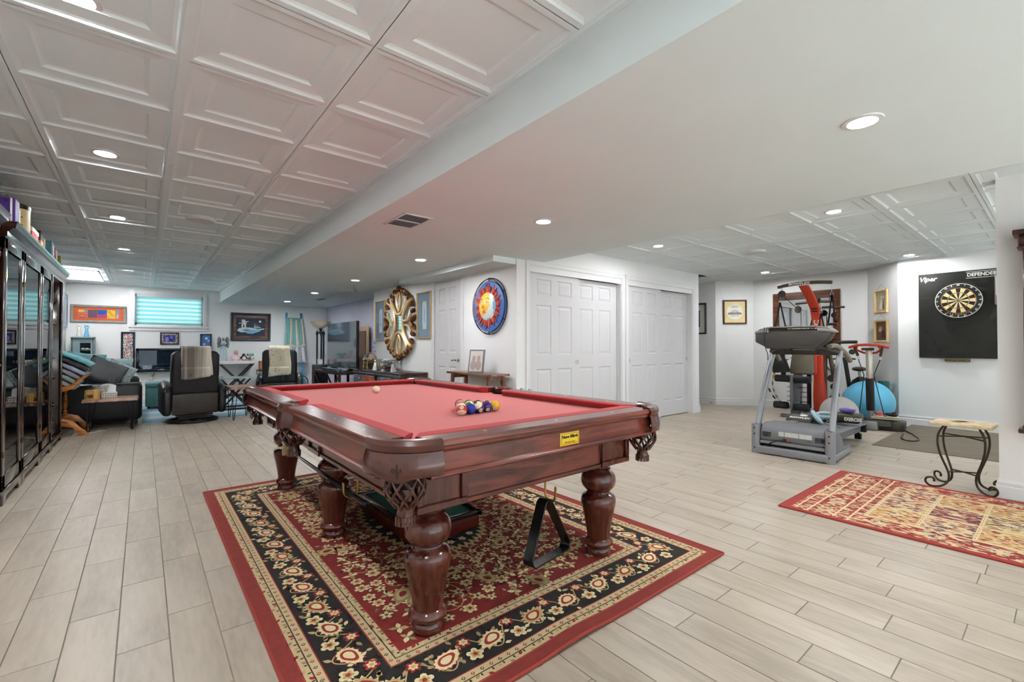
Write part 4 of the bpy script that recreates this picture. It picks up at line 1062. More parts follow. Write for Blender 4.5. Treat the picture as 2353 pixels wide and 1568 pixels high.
BKC = [(52, 92, 96), (170, 172, 178), (120, 40, 44), (196, 180, 160), (150, 140, 70)]
for i, (y, h, w) in enumerate(((6.40, .18, .07), (6.49, .16, .06), (6.62, .15, .06), (6.72, .14, .05), (7.05, .13, .06))):
    lb = ('teal', 'silver', 'wine red', 'cream', 'mustard')[i]
    t = thing('boxed_set', lb + ' coloured box standing upright on the cabinet tops', 'box', (-.79, y, TOPZ), 0); slab('box_body', mat('card ' + lb, c(*BKC[i]), .5, var=.15, vs=20), t, -.08, .08, -w / 2, w / 2, 0, h, .002, 1)
    slab('spine', mat('card spine ' + lb, c(*[min(255, q + 40) for q in BKC[i]]), .5), t, .0795, .083, -w / 2 + .008, w / 2 - .008, .015, h - .015, .0005, 1)
# things inside the cabinets and on the bookcase shelves
def bowl(name, label, x, y, z, r, h, m):
    t = thing(name, label, 'bowl', (x, y, z)); b = MB(); b.lathe([(r * .4, 0), (r * .45, .004), (r * .9, h * .7), (r, h), (r * .96, h), (r * .85, h * .68), (0, .012)], 20, cap=False); b.build('bowl_body', m, t); return t
CHI = mat('white china', c(226, 222, 214), .2, coat=.3)
bowl('china_bowl', 'small white china bowl on a middle shelf of the bookcase', -.86, 7.15, .742, .07, .05, CHI)
t = thing('spice_jar', 'small jar with a yellow and red label on the bookcase floor', 'jar', (-.85, 7.1, .12)); b = MB(); b.lathe([(.04, 0), (.042, .01), (.042, .09), (.03, .11)], 16); b.build('jar_body', mat('yellow label', c(214, 150, 60), .4, col2=c(200, 60, 40), vs=30), t); b = MB(); b.lathe([(.031, .108), (.031, .13)], 16); b.build('lid', mat('cream lid', c(220, 200, 150), .4), t)
t = thing('figurine_stack', 'small blue and white figurine on the bookcase floor', 'figurine', (-.84, 7.30, .12)); b = MB(); b.lathe([(.04, 0), (.03, .03), (.036, .06), (.02, .1), (.024, .13), (0, .15)], 14); b.build('figurine_body', mat('blue white glaze', c(200, 206, 214), .3, col2=c(90, 120, 160), vs=30), t)
for i, (y, z) in enumerate(((4.95, .492), (5.5, .872), (5.85, .492), (6.4, 1.232), (6.45, .492))):
    bowl('glass_dish', 'pale dish behind glass on ' + ('the low shelf of the narrow cabinet', 'the middle shelf of the wide cabinet', 'the low shelf of the wide cabinet', 'the upper shelf of the cabinet beside the bookcase', 'the low shelf of the cabinet beside the bookcase')[i], -.92, y, z, .09, .06, CHI)

# ------------------------------------------------------------------ quilt rack and quilts
OAK = wood('orange oak', c(206, 128, 52), c(160, 88, 30), 'X', 3., .3, .4, 6)
t = thing('quilt_rack', 'orange oak quilt rack with curved feet beside the bookcase', 'quilt rack', (-.78, 8.02, 0))
for y in (-.28, .28):
    b = MB(); b.prism([(-.26, 0), (-.21, 0), (-.12, .10), (0, .135), (.12, .10), (.17, .02), (.21, 0), (.26, 0), (.25, .03), (.19, .10), (.12, .19), (.04, .215), (-.04, .215), (-.12, .19), (-.2, .09)], y - .016, y + .016, 'XZ'); b.build('foot', OAK, t, bevel=.004)
    b = MB(); b.lathe([(.024, .2), (.024, .26), (.014, .27), (.022, .30), (.026, .38), (.02, .46), (.014, .5), (.023, .52), (.023, .60)], 14, o=(0, y, 0)); b.build('post', OAK, t)
    b = MB(); b.prism([(-.25, .72), (-.22, .74), (-.12, .63), (0, .60), (.10, .63), (.17, .71), (.23, .75), (.25, .745), (.19, .68), (.12, .58), (.02, .545), (-.04, .545), (-.13, .58)], y - .018, y + .018, 'XZ'); b.build('cradle', OAK, t, bevel=.004)
b = MB(); b.tube([(0, -.28, .2), (0, .28, .2)], .012, 8); b.build('stretcher', OAK, t)
def arch(name, label, cat, loc, pts, thick, y0, y1, ms, stripe=None, group=None):
    """thick cloth folded over an arch: pts (x, z) swept along y"""
    t = thing(name, label, cat, loc, 0, group); b = MB(); n = len(pts); prof = []
    P = [Vector(p) for p in pts]; up = []; dn = []
    for i in range(n):
        d = (P[min(i + 1, n - 1)] - P[max(i - 1, 0)]).normalized(); nn = Vector((-d.y, d.x)); up.append(P[i] + nn * thick / 2); dn.append(P[i] - nn * thick / 2)
    ring = up + list(reversed(dn)); k = len(ring); m = 6; vs = []
    for j in range(m + 1):
        y = y0 + (y1 - y0) * j / m
        for i, p in enumerate(ring): vs.append((p.x + .004 * sin(7 * j + i), y, p.y + .004 * sin(5 * j + 2 * i)))
    fs = [tuple(range(k)), tuple(m * k + i for i in reversed(range(k)))]; b.add(vs, fs)
    for j in range(m):
        b.mi = (j % len(ms)) if len(ms) > 1 else 0
        o0 = len(b.v)
        b.f += [(j * k + i, j * k + (i + 1) % k, (j + 1) * k + (i + 1) % k, (j + 1) * k + i) for i in range(k)]; b.m += [b.mi] * k
    b.build('cloth', ms, t, bevel=thick * .3, seg=2, angle=80)
    return t
QN = [('aqua', (120, 200, 214)), ('charcoal', (74, 74, 80)), ('pale blue grey', (176, 190, 208)), ('lilac grey', (168, 164, 176)), ('sage green', (150, 178, 158)), ('grey and cream', (160, 156, 158))]
for i, (nm, col) in enumerate(QN):
    zc = 1.05 - .058 * i; L_ = .62 - .03 * i
    pts = [(-.36 + L_ * k / 9, zc - .30 * max(0, k / 9 - .2) ** 1.8) for k in range(10)]
    arch('folded_quilt', nm + ' folded quilt in the pile on the oak rack', 'quilt', (-.76, 8.02, .01), pts, .042, -.255, .255, [mat('quilt ' + nm, c(*col), .95, var=.25, vs=18, bump=.4, bs=60, sheen=.3)], None, 'quilts on the rack')

# ------------------------------------------------------------------ sofa with cushions
LTH = mat('charcoal leather', c(38, 38, 41), .38, var=.25, vs=12, bump=.12, bs=120)
t = thing('sofa', 'dark grey leather sofa along the left wall', 'sofa', (-1.06, 8.36, 0))
slab('arm', LTH, t, .08, 1.06, 0, .30, .06, .585, .07, 4); slab('arm', LTH, t, .08, 1.02, 1.62, 1.92, .06, .60, .07, 4)
slab('base', LTH, t, .05, .98, .25, 1.68, .06, .30, .03, 3)
for y in (.31, .97): slab('seat_cushion', LTH, t, .28, 1.0, y, y + .645, .28, .47, .06, 4)
for y in (.29, .97):
    b = MB(); b.prism([(.0, .3), (.0, .84), (.06, .93), (.16, .92), (.28, .80), (.34, .45), (.30, .3)], y, y + .66, 'XZ'); b.build('back_cushion', LTH, t, bevel=.045, seg=3)
b = MB(); b.tube([(.12, .02, .56), (.6, .004, .575), (1.03, .03, .572), (1.05, .15, .575), (1.03, .27, .575)], .006, 6); b.build('piping', BLACK, t)
for x, y in ((.15, .1), (.95, .1), (.15, 1.8), (.9, 1.8)): slab('foot', BLACK, t, x, x + .06, y, y + .06, 0, .07, .005, 1)
def pillow(label, loc, rot, w, h, th, m, trim=None):
    t = thing('throw_pillow', label, 'pillow', loc); t.rotation_euler = rot
    pillow_mb(w, h, th).build('pillow_body', m, t, angle=180)
    if trim:
        b = MB(); n = 10; P = []
        for sx, sz, ex_, ez in ((-1, -1, 1, -1), (1, -1, 1, 1), (1, 1, -1, 1), (-1, 1, -1, -1)):
            for k in range(n):
                x, z = sx + (ex_ - sx) * k / n, sz + (ez - sz) * k / n; kk = 1 - .06 * (1 - abs(x)) * abs(z) ** 4 - .06 * (1 - abs(z)) * abs(x) ** 4; P.append((x * w / 2 * kk, 0, z * h / 2 * kk))
        b.tube(P, .006, 6, closed=True); b.build('piping', trim, t)
    return t
GRL = mat('grey leather pillow', c(96, 98, 100), .4, var=.2, vs=10); TEA = mat('teal damask', c(120, 176, 186), .85, col2=c(176, 206, 210), vs=9, detail=1, lo=.45, hi=.55)
pillow('grey leather throw pillow leaning on the sofa arm', (-.42, 8.76, .73), (R(-22), R(28), R(8)), .44, .36, .15, GRL, BLACK)
pillow('pale grey patterned pillow behind the leather one', (-.28, 9.0, .70), (R(-20), R(30), R(5)), .36, .34, .14, mat('pale patterned cloth', c(196, 204, 204), .9, col2=c(150, 160, 158), vs=25), None)
pillow('teal swirl patterned pillow against the sofa back', (-.36, 9.42, .72), (R(-14), R(4), R(-6)), .46, .42, .16, TEA, None)
pillow('pale teal pillow at the far end of the sofa', (-.66, 9.2, .80), (R(-10), R(8), R(10)), .44, .42, .15, mat('pale teal cloth', c(146, 200, 208), .9, var=.2, vs=8), None)

# ------------------------------------------------------------------ live-edge end table and its things
LIVE = wood('live edge slab', c(196, 158, 138), c(140, 92, 66), 'X', 2., .35, .3, 5)
def hairpin(parent, x, y, z0, dx, dy, n='leg'):
    b = MB(); s = .05
    pts = [(x - s * dy - .0, y - s * dx, z0), (x - .012 * dy + dx * .03, y - .012 * dx + dy * .03, .02), (x + dx * .035, y + dy * .035, .006), (x + .012 * dy + dx * .03, y + .012 * dx + dy * .03, .02), (x + s * dy, y + s * dx, z0)]
    b.tube(pts, .0055, 6); return b.build(n, BLACKM, parent)
def live_table(name, label, loc, hx, hy, h, th, seed, ax='X'):
    t = thing(name, label, 'table', loc); r_ = random.Random(seed); up = []; 
    n = 12
    top = [(-hx + 2 * hx * i / n + r_.uniform(-.01, .01), -hy + r_.uniform(-.015, .015)) for i in range(n + 1)] + [(hx - 2 * hx * i / n + r_.uniform(-.01, .01), hy + r_.uniform(-.015, .015)) for i in range(n + 1)]
    b = MB(); k = len(top)
    vs = [(x * 1.03, y * 1.06, h - th) for x, y in top] + [(x, y, h) for x, y in top]
    b.add(vs, [tuple(range(k - 1, -1, -1)), tuple(range(k, 2 * k))] + [(i, (i + 1) % k, k + (i + 1) % k, k + i) for i in range(k)]); b.build('slab_top', LIVE, t, angle=50)
    for sx in (-1, 1):
        for sy in (-1, 1): hairpin(t, sx * (hx - .07), sy * (hy - .06), h - th, sx * .7, sy * .7)
    return t
live_table('end_table', 'live-edge wooden end table with hairpin legs beside the sofa arm', (-.315, 8.02, 0), .265, .20, .425, .035, 3)
ET = .425
PIN = wood('pale pine', c(226, 184, 104), c(200, 150, 72), 'Z', 3., .4, .1, 5)
t = thing('wooden_organizer', 'small pine box with an open cubby on the end table', 'box', (-.50, 7.95, ET))
slab('box_body', PIN, t, .01, .075, -.05, .05, 0, .115, .003, 1)
for q in ((-.07, .012, -.05, .05, 0, .01), (-.07, .012, -.05, .05, .105, .115), (-.07, .012, -.05, .05, .055, .063), (-.07, -.062, -.05, .05, 0, .115), (-.07, .012, .042, .05, 0, .115)): slab('board', PIN, t, *q, .001, 1)
slab('drawer', PIN, t, -.058, .008, -.045, .03, .066, .102, .002, 1)
t = thing('tissue_box', 'white tissue box with grey dots on the end table', 'tissue box', (-.335, 7.98, ET)); slab('carton', mat('dotted card', c(226, 222, 214), .6), t, -.075, .075, -.055, .055, 0, .075, .003, 1)
for i in range(6):
    for j in range(3):
        b = MB(); b.lathe([(.007, 0), (.007, .0008)], 8); o = b.build('dot', mat('dot grey', c(120, 118, 112), .6), t, smooth=False); o.matrix_local = face_m((-.062 + .025 * i + .006 * (j % 2), -.0552, .014 + .023 * j), (0, -1, 0))
t = thing('tissue_basket', 'grey woven basket holding white tissues on the end table', 'basket', (-.43, 8.13, ET)); b = MB(); b.lathe([(.075, 0), (.085, .13), (.09, .16), (.083, .16), (.07, .01)], 20, cap=False); b.build('basket_body', mat('woven grey', c(150, 146, 140), .8, col2=c(206, 202, 194), vs=40), t)
b = MB(); b.grid(lambda u, v: ((u - .5) * .17 + .07, -.03 + .05 * (v - .5) + .02 * sin(u * 6), .06 + .12 * v * (1 - .9 * (u - .5) ** 2)), 10, 6); b.build('tissue', mat('tissue paper', c(235, 236, 240), .9), t, solid=.002)
b = MB(); b.tube([(-.66, 7.78, .006), (-.5, 7.84, .006), (-.42, 7.92, .006), (-.36, 7.90, .006), (-.44, 7.98, .007)], .005, 6); o = b.build('power_cord', mat('white cord', c(220, 214, 200), .5)); tag(o, 'white power cord lying on the floor by the end table', 'cord')

# ------------------------------------------------------------------ pictures on the back wall
NB = (0, -1, 0)
GREYF = mat('weathered grey frame', c(150, 146, 136), .6, var=.25, vs=20); DARKF = mat('dark blue black frame', c(30, 40, 56), .4, var=.3, vs=15); BRN = wood('brown frame wood', c(116, 72, 44), c(70, 40, 24), 'X', 4., .4, .2, 5)
def art_orange(q, w, h):
    M_ = [mat('art orange', c(206, 92, 48), .7, var=.12, vs=6), mat('art yellow', c(236, 190, 60), .7), mat('art aqua', c(60, 170, 200), .7), mat('art salmon', c(216, 110, 88), .7), mat('art plum', c(108, 80, 104), .7, var=.2, vs=12), mat('art blue', c(22, 96, 190), .7, var=.3, vs=14), mat('art magenta', c(176, 60, 104), .7), mat('art lilac', c(200, 160, 196), .7), BLK]
    X_ = lambda u: (u - .5) * w; Y_ = lambda v: (v - .5) * h
    for u0, u1, v0, v1, mi in ((.09, .26, .22, .58, 3), (.09, .20, .62, .80, 1), (.20, .26, .62, .80, 2), (.28, .46, .20, .80, 4), (.47, .65, .46, .82, 5), (.47, .65, .20, .44, 6), (.66, .83, .18, .84, 1), (.85, .90, .5, .84, 2), (.85, .90, .18, .5, 7)): shape(q, rc(X_(u0), X_(u1), Y_(v0), Y_(v1)), mi, .0045)
    shape(q, ell(X_(.175), Y_(.34), .05, .035), 8, .005); shape(q, ell(X_(.175), Y_(.34), .044, .028), 3, .0054)
    for k in range(7): shape(q, ell(X_(.69 + .11 * ((k * 37) % 10) / 10), Y_(.3 + .45 * ((k * 53) % 10) / 10), .02, .015), 8, .005); shape(q, ell(X_(.69 + .11 * ((k * 37) % 10) / 10), Y_(.3 + .45 * ((k * 53) % 10) / 10), .015, .011), 1, .0054)
    return M_
frame('wide_painting', 'wide orange abstract painting in a weathered grey frame', 'picture', (-.675, YB - .002, 1.745), NB, .82, .345, .045, .03, GREYF, art_orange)
def art_mosaic(q, w, h):
    cs = [(226, 222, 214), (200, 60, 70), (230, 180, 90), (70, 70, 130), (150, 110, 150), (230, 150, 150), (60, 50, 60), (120, 170, 190)]
    r_ = random.Random(4); nx, ny = 9, 34
    for i in range(nx):
        for j in range(ny):
            if r_.random() < .9: x, y = (i + .5) / nx - .5, (j + .5) / ny - .5; shape(q, rc(x * w - w / nx * .45, x * w + w / nx * .4, y * h - h / ny * .48, y * h + h / ny * .45), r_.randrange(8), .0045)
    return [mat('mosaic %d' % i, c(*k), .5) for i, k in enumerate(cs)]
frame('mosaic_panel', 'tall narrow picture of coloured dashes in a dark frame', 'picture', (-.237, YB - .002, 1.0), NB, .216, .80, .03, .03, DARKF, art_mosaic)
def art_blue(q, w, h):
    shape(q, ell(-w * .22, -.02, w * .16, h * .36), 1, .0045); shape(q, ell(w * .12, -.02, w * .18, h * .3), 2, .0045); shape(q, ell(w * .15, h * .15, w * .1, h * .2), 1, .005)
    return [mat('photo blue', c(58, 62, 150), .4, var=.3, vs=10), mat('photo violet', c(130, 124, 200), .4), mat('photo dark blue', c(34, 34, 96), .4)]
frame('digital_photo_frame', 'small striped frame holding a blue photo under the window', 'picture', (.441, YB - .002, 1.275), NB, .32, .256, .022, .025, DARKF, art_blue, .035, mat('striped mount', c(206, 198, 188), .6, col2=c(120, 60, 60), vs=60, detail=0))
def art_bal(q, w, h):
    for k, (x, y, r_, mi) in enumerate(((-.3, .2, .14, 1), (.05, .28, .16, 2), (.3, .12, .13, 3), (-.2, -.1, .16, 4), (.2, -.15, .17, 1), (-.3, -.33, .12, 3), (.05, -.36, .15, 2), (.33, -.35, .1, 4))): shape(q, ell(x * w, y * h, r_ * w, r_ * w), mi, .0045 + .0002 * k)
    return [mat('art sky', c(40, 120, 190), .6), mat('art red', c(214, 70, 66), .6), mat('art white', c(226, 230, 232), .6), mat('art yellow', c(236, 190, 60), .7), mat('art mint', c(150, 214, 200), .6)]
frame('balloon_picture', 'small bright picture of coloured circles behind the swivel chair', 'picture', (1.085, YB - .002, 1.19), NB, .212, .385, .025, .025, DARKF, art_bal)
def art_moon(q, w, h):
    shape(q, [(-.48 * w, -.22 * h), (-.42 * w, -.08 * h), (-.25 * w, -.02 * h), (0, -.03 * h), (.25 * w, -.12 * h), (.48 * w, -.06 * h), (.45 * w, -.12 * h), (.2 * w, -.22 * h), (-.1 * w, -.3 * h), (-.35 * w, -.3 * h)], 1, .0045)
    shape(q, [(-.2 * w, -.28 * h), (0, -.16 * h), (.3 * w, -.15 * h), (.4 * w, -.12 * h), (.3 * w, -.24 * h), (.05 * w, -.38 * h), (-.12 * w, -.37 * h)], 2, .005); shape(q, [(-.3 * w, -.18 * h), (-.15 * w, -.1 * h), (0, -.16 * h), (-.2 * w, -.27 * h)], 4, .0052)
    for cx, cy, rx, ry in ((-.26, .36, .07, .05), (-.24, .27, .1, .05), (-.24, .17, .09, .05), (-.3, .05, .03, .1), (-.2, .05, .03, .1), (-.13, .3, .06, .02), (-.38, .2, .05, .02)): shape(q, ell(cx * w, cy * h, rx * w, ry * h, 12), 3, .0055)
    for k in range(5): x = .12 + .05 * k; shape(q, [((x - .018) * w, -.06 * h), ((x + .018) * w, -.06 * h), (x * w, (.24 - .05 * k) * h)], 3, .0055)
    shape(q, ell(.32 * w, .32 * h, .045 * w, .06 * h), 3, .0055)
    return [mat('night blue', c(44, 50, 66), .6, var=.15, vs=10), mat('snow', c(190, 208, 216), .6), mat('ice blue', c(110, 178, 210), .6), mat('stone grey', c(214, 216, 220), .6), mat('moss', c(120, 150, 140), .6)]
frame('moonlit_painting', 'night painting of stacked stones and icy water in a wooden frame', 'picture', (1.962, YB - .002, 1.56), NB, .82, .65, .055, .035, DARKF, art_moon, .06, BRN)
frame('pastel_picture', 'pale pastel picture in a light frame on the left wall', 'picture', (XL + .002, 11.75, 1.78), (1, 0, 0), .55, .64, .03, .025, mat('silver frame', c(150, 160, 172), .3, .5), lambda q, w, h: (shape(q, ell(0, .02, w * .3, h * .35), 1, .0045), [mat('pastel blue', c(176, 198, 214), .6, var=.15, vs=6), mat('pastel pink', c(206, 176, 186), .6, col2=c(170, 196, 150), vs=8)])[1], .09, mat('pale blue mount', c(176, 196, 212), .7))
# wall fireplace
t = thing('wall_fireplace', 'black glass electric fireplace mounted on the wall below the window', 'fireplace', (.45, YB - .001, .82))
w, h = .56, .245
b = MB()
for q in ((-w, w, -h, -h + .06), (-w, w, h - .045, h), (-w, -w + .05, -h, h), (w - .05, w, -h, h)): b.box(q[0], q[1], -.12, 0, q[2], q[3])
b.build('surround', mat('blue black gloss', c(24, 32, 44), .12, coat=.6), t, bevel=.004)
slab('firebox', mat('firebox grey', c(70, 84, 96), .5, var=.4, vs=6), t, -w + .04, w - .04, -.02, -.005, -h + .05, h - .04, .001, 1)
r_ = random.Random(2)
for k in range(26):
    b = MB(); b.ball((-w + .09 + .038 * k, -.07 + r_.uniform(-.02, .02), -h + .075 + r_.uniform(0, .012)), (.022, .018, .014), 7, 5); b.build('pebble', mat('pale pebble', c(206, 214, 218), .4), t)
for k, (x, z, l, a) in enumerate(((-.2, -.12, .3, .25), (-.05, -.10, .26, -.2), (.2, -.12, .34, .12), (-.33, -.13, .2, -.1))):
    b = MB(); b.tube([(x - l / 2 * cos(a), -.06, z - l / 2 * sin(a)), (x, -.055, z + .01), (x + l / 2 * cos(a), -.06, z + l / 2 * sin(a))], [.02, .026, .02], 9); b.build('log', mat('ashen log', c(120, 128, 132), .8, var=.4, vs=20), t)
slab('front_glass', glass_mat('fire glass', (.75, .82, .9), .02, see=.75), t, -w + .045, w - .045, -.115, -.111, -h + .055, h - .042, .0005, 1)
b = MB(); b.tube([(-.25, -.05, -h), (-.27, -.03, -h - .06), (-.30, -.02, -h - .11)], .004, 6); b.build('power_lead', BLACK, t); slab('plug_box', TRIM, t, -.345, -.285, -.03, 0, -h - .17, -h - .10, .004, 1)

# teal corner cupboard with ornaments
TL = mat('dusty teal paint', c(122, 146, 150), .6, var=.12, vs=8)
t = thing('corner_cupboard', 'dusty teal cupboard with scalloped opening in the corner', 'cupboard', (-.88, 11.86, 0))
slab('crown', TL, t, -.165, .165, -.19, .16, 1.262, 1.285, .006, 2)
b = MB(); b.prism([(-.15, 0), (.15, 0), (.15, 1.26), (-.15, 1.26)], .12, .14, 'XZ'); b.build('back', TL, t, smooth=False)
for s in (-1, 1): slab('side', TL, t, s * .15 - .012, s * .15 + .012, -.15, .14, 0, 1.262, .002, 1)
op = [(-.03, .98), (.11, .98), (.11, 1.12)] + [(.11 - .028 * k, 1.15 + .022 * (k % 2)) for k in range(6)] + [(-.03, 1.12)]
b = MB(); b.box(-.15, -.035, -.15, -.132, .1, 1.262); b.box(.112, .15, -.15, -.132, .1, 1.262); b.box(-.035, .112, -.15, -.132, 1.19, 1.262); b.box(-.035, .112, -.15, -.132, .1, .93)
for k in range(5): b.lathe([(.018, 0), (.018, .018)], 12, o=(-.02 + .03 * k, -.15, 1.185), axis='Y')
b.build('face_frame', TL, t, bevel=.002, seg=1)
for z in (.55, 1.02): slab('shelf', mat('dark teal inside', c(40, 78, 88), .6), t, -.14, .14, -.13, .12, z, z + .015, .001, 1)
for i, (x, col, lb) in enumerate(((-.06, (222, 220, 214), 'tall white angel ornament with raised arms on the teal cupboard'), (.045, (110, 180, 214), 'tall blue glass lady ornament on the teal cupboard'))):
    u = thing('ornament', lb, 'ornament', (-.88 + x, 11.84, 1.285)); m = mat('ornament %d' % i, c(*col), .15, coat=.5, var=.12, vs=14); b = MB(); b.lathe([(.04, 0), (.042, .01), (.03, .08), (.022, .14), (.026, .17), (.014, .19)], 14); b.build('robe', m, u); b = MB(); b.ball((0, 0, .21), (.017, .017, .02), 12, 8); b.build('head', m, u); b = MB(); b.tube([(.02, 0, .16), (.035, -.01, .19), (.02, -.01, .23)], .006, 6); b.tube([(-.02, 0, .16), (-.03, -.01, .19), (-.018, -.01, .235)], .006, 6); b.build('arms', m, u)
for i, x in enumerate((.0, .06)):
    u = thing('shell', ('long' if i else 'round') + ' white shell on the shelf of the teal cupboard', 'shell', (-.88 + x, 11.80, 1.035)); b = MB(); b.ball((0, 0, .022), (.03, .022, .022), 12, 8); b.build('shell_body', CHI, u); b = MB(); b.lathe([(.016, 0), (.010, .02), (0, .03)], 10, o=(.03, 0, .012), axis='X'); b.build('spire', CHI, u)

# ------------------------------------------------------------------ white console with X legs and soft toys
WOODW = wood('white washed wood', c(226, 224, 218), c(204, 200, 192), 'X', 3., .5, .1, 6); GM = mat('gunmetal bar', c(72, 70, 68), .4, .6)
t = thing('console_table', 'white console table on crossed metal legs at the back wall', 'table', (1.645, 11.85, 0))
slab('table_top', WOODW, t, -.365, .365, -.18, .18, .715, .785, .004, 1)
for y in (-.13, .13):
    for s in (-1, 1): b = MB(); b.bar((s * .32, y, .715), (-s * .32, y, 0.012), .03, .03, (0, 1, 0)); b.build('leg', GM, t, smooth=False)
    b = MB(); b.bar((-.33, y, .012), (.33, y, .012), .024, .024); b.build('foot_rail', GM, t, smooth=False)
CT = .785
t = thing('angel_statue', 'tall pale blue angel statue with grey wings on the console', 'statue', (1.385, 11.83, CT))
m = mat('pale blue stone', c(190, 208, 216), .6, col2=c(150, 180, 198), vs=12, stretch=(1, 1, .2)); WG = mat('weathered wing', c(140, 138, 134), .7, var=.3, vs=20)
b = MB(); b.lathe([(.085, 0), (.08, .02), (.07, .15), (.058, .28), (.05, .36), (.055, .40), (.03, .43), (.018, .44)], 18); b.build('robe', m, t)
for k in range(7): b = MB(); a = PI + .25 + .44 * k; b.tube([(.078 * cos(a), .078 * sin(a), .01), (.062 * cos(a), .062 * sin(a), .27)], .005, 5); b.build('robe_fold', CHI, t)
b = MB(); b.ball((0, -.005, .475), (.026, .028, .034), 14, 10); b.build('head', WG, t); b = MB(); b.ball((0, .004, .483), (.03, .03, .032), 12, 8); b.build('hair', WG, t)
b = MB(); b.tube([(.05, 0, .39), (.055, -.04, .33), (0, -.07, .36)], .014, 8); b.tube([(-.05, 0, .39), (-.055, -.04, .33), (0, -.07, .36)], .014, 8); b.build('arms', WG, t)
for s in (-1, 1): b = MB(); b.prism([(s * .02, .36), (s * .05, .52), (s * .085, .54), (s * .11, .49), (s * .115, .38), (s * .10, .27), (s * .06, .32)], .035, .05, 'XZ'); b.build('wing', WG, t, bevel=.004)
t = thing('doll', 'baby doll in a pale pink dress sitting on the console', 'doll', (1.60, 11.80, CT)); m = mat('pink fabric', c(232, 206, 222), .9, var=.1); SK = mat('doll skin', c(226, 186, 160), .5)
b = MB(); b.lathe([(.10, 0), (.095, .03), (.06, .09), (.03, .13)], 16); b.build('dress', m, t); b = MB(); b.ball((.02, -.01, .175), (.045, .045, .05), 14, 10); h_ = b.build('head', SK, t); b = MB(); b.ball((.02, .004, .186), (.047, .046, .047), 12, 8); b.build('hair', mat('light brown hair', c(170, 140, 110), .8), h_)
for s in (-1, 1):
    b = MB(); b.ball((.02 + s * .016, -.052, .182), .005, 8, 6); b.build('eye', BLK, h_); b = MB(); b.tube([(s * .04, -.01, .11), (s * .09, -.05, .07)], [.02, .015], 8); b.build('arm', m, t)
    b = MB(); b.tube([(s * .04, -.06, .03), (s * .07, -.12, .02)], [.02, .016], 8); b.build('leg', SK, t)
t = thing('penguin_toy', 'black and white penguin soft toy between the doll and the green toy', 'toy', (1.775, 11.80, CT)); PB = mat('black plush', c(30, 30, 32), .95, sheen=.3); PWh = mat('white plush', c(230, 228, 222), .95, sheen=.3)
b = MB(); b.ball((0, 0, .06), (.055, .05, .062), 14, 10); b.build('body', PB, t); b = MB(); b.ball((0, -.015, .055), (.043, .042, .05), 14, 10); b.build('belly', PWh, t); b = MB(); b.ball((0, 0, .125), (.036, .036, .034), 14, 10); h_ = b.build('head', PB, t); b = MB(); b.lathe([(.012, 0), (0, .025)], 8, o=(0, -.03, .12), axis='Y'); b.v = [(x, -.06 - y, z) for x, y, z in b.v]; b.build('beak', mat('orange felt', c(220, 140, 50), .8), h_)
for s in (-1, 1): b = MB(); b.tube([(s * .045, 0, .09), (s * .08, -.01, .03)], [.016, .008], 8); b.build('flipper', PB, t); b = MB(); b.ball((s * .025, -.04, .008), (.018, .026, .01), 8, 6); b.build('foot', mat('orange felt', c(220, 140, 50), .8), t)
t = thing('plush_toy', 'pale green soft toy with blue ears and a red heart', 'toy', (1.915, 11.80, CT)); PG = mat('mint plush', c(140, 206, 180), .95, sheen=.3); PBL = mat('blue plush', c(60, 110, 150), .95, sheen=.3)
b = MB(); b.ball((0, 0, .05), (.055, .05, .05), 14, 10); b.build('body', PWh, t); b = MB(); b.ball((-.01, -.005, .125), (.048, .045, .045), 14, 10); h_ = b.build('head', PG, t); b = MB(); b.ball((-.01, -.048, .115), (.02, .016, .016), 10, 8); b.build('muzzle', PG, h_)
for s in (-1, 1): b = MB(); b.ball((-.01 + s * .052, .005, .13), (.018, .018, .028), 10, 8); b.build('ear', PBL, h_); b = MB(); b.tube([(s * .04, -.02, .07), (s * .06, -.05, .04)], [.018, .014], 8); b.build('arm', PG, t); b = MB(); b.ball((-.01 + s * .018, -.046, .137), .005, 6, 5); b.build('eye', BLK, h_)
b = MB(); b.ball((-.03, -.055, .05), (.032, .02, .03), 12, 8); b.build('heart', mat('red plush', c(210, 60, 54), .9, sheen=.3), t)

# wrought side table with radio and basket
t = thing('scroll_table', 'dark metal side table with scrolled legs by the back wall', 'table', (2.20, 11.75, 0)); slab('table_top', BLACKM, t, -.16, .16, -.16, .16, .545, .565, .004, 1)
for sx in (-1, 1):
    for sy in (-1, 1): b = MB(); b.tube([(sx * .14, sy * .14, .545), (sx * .15, sy * .14, .48), (sx * .10, sy * .12, .40), (sx * .12, sy * .13, .2), (sx * .15, sy * .14, 0.008)], .008, 6); b.build('leg', BLACKM, t)
slab('shelf', BLACKM, t, -.11, .11, -.11, .11, .20, .21, .002, 1)
t = thing('wooden_radio', 'orange wooden retro radio on the scrolled metal table', 'radio', (2.17, 11.72, .565)); ORW = wood('orange cedar', c(214, 120, 56), c(160, 76, 30), 'X', 4., .35, .3, 6)
slab('cabinet', ORW, t, -.10, .10, -.07, .07, 0, .20, .006, 2)
for k in range(6): slab('grille_slat', mat('amber slat', c(236, 168, 90), .4), t, -.085, .085, -.076, -.068, .025 + .024 * k, .037 + .024 * k, .001, 1)
b = MB(); b.lathe([(.03, 0), (.03, .01), (.024, .012)], 18, axis='Y'); b.v = [(x, -.074 - y, z + .1) for x, y, z in b.v]; b.build('dial', mat('dark dial', c(60, 26, 20), .4), t); slab('top_lid', ORW, t, -.105, .105, -.075, .075, .196, .206, .004, 1)
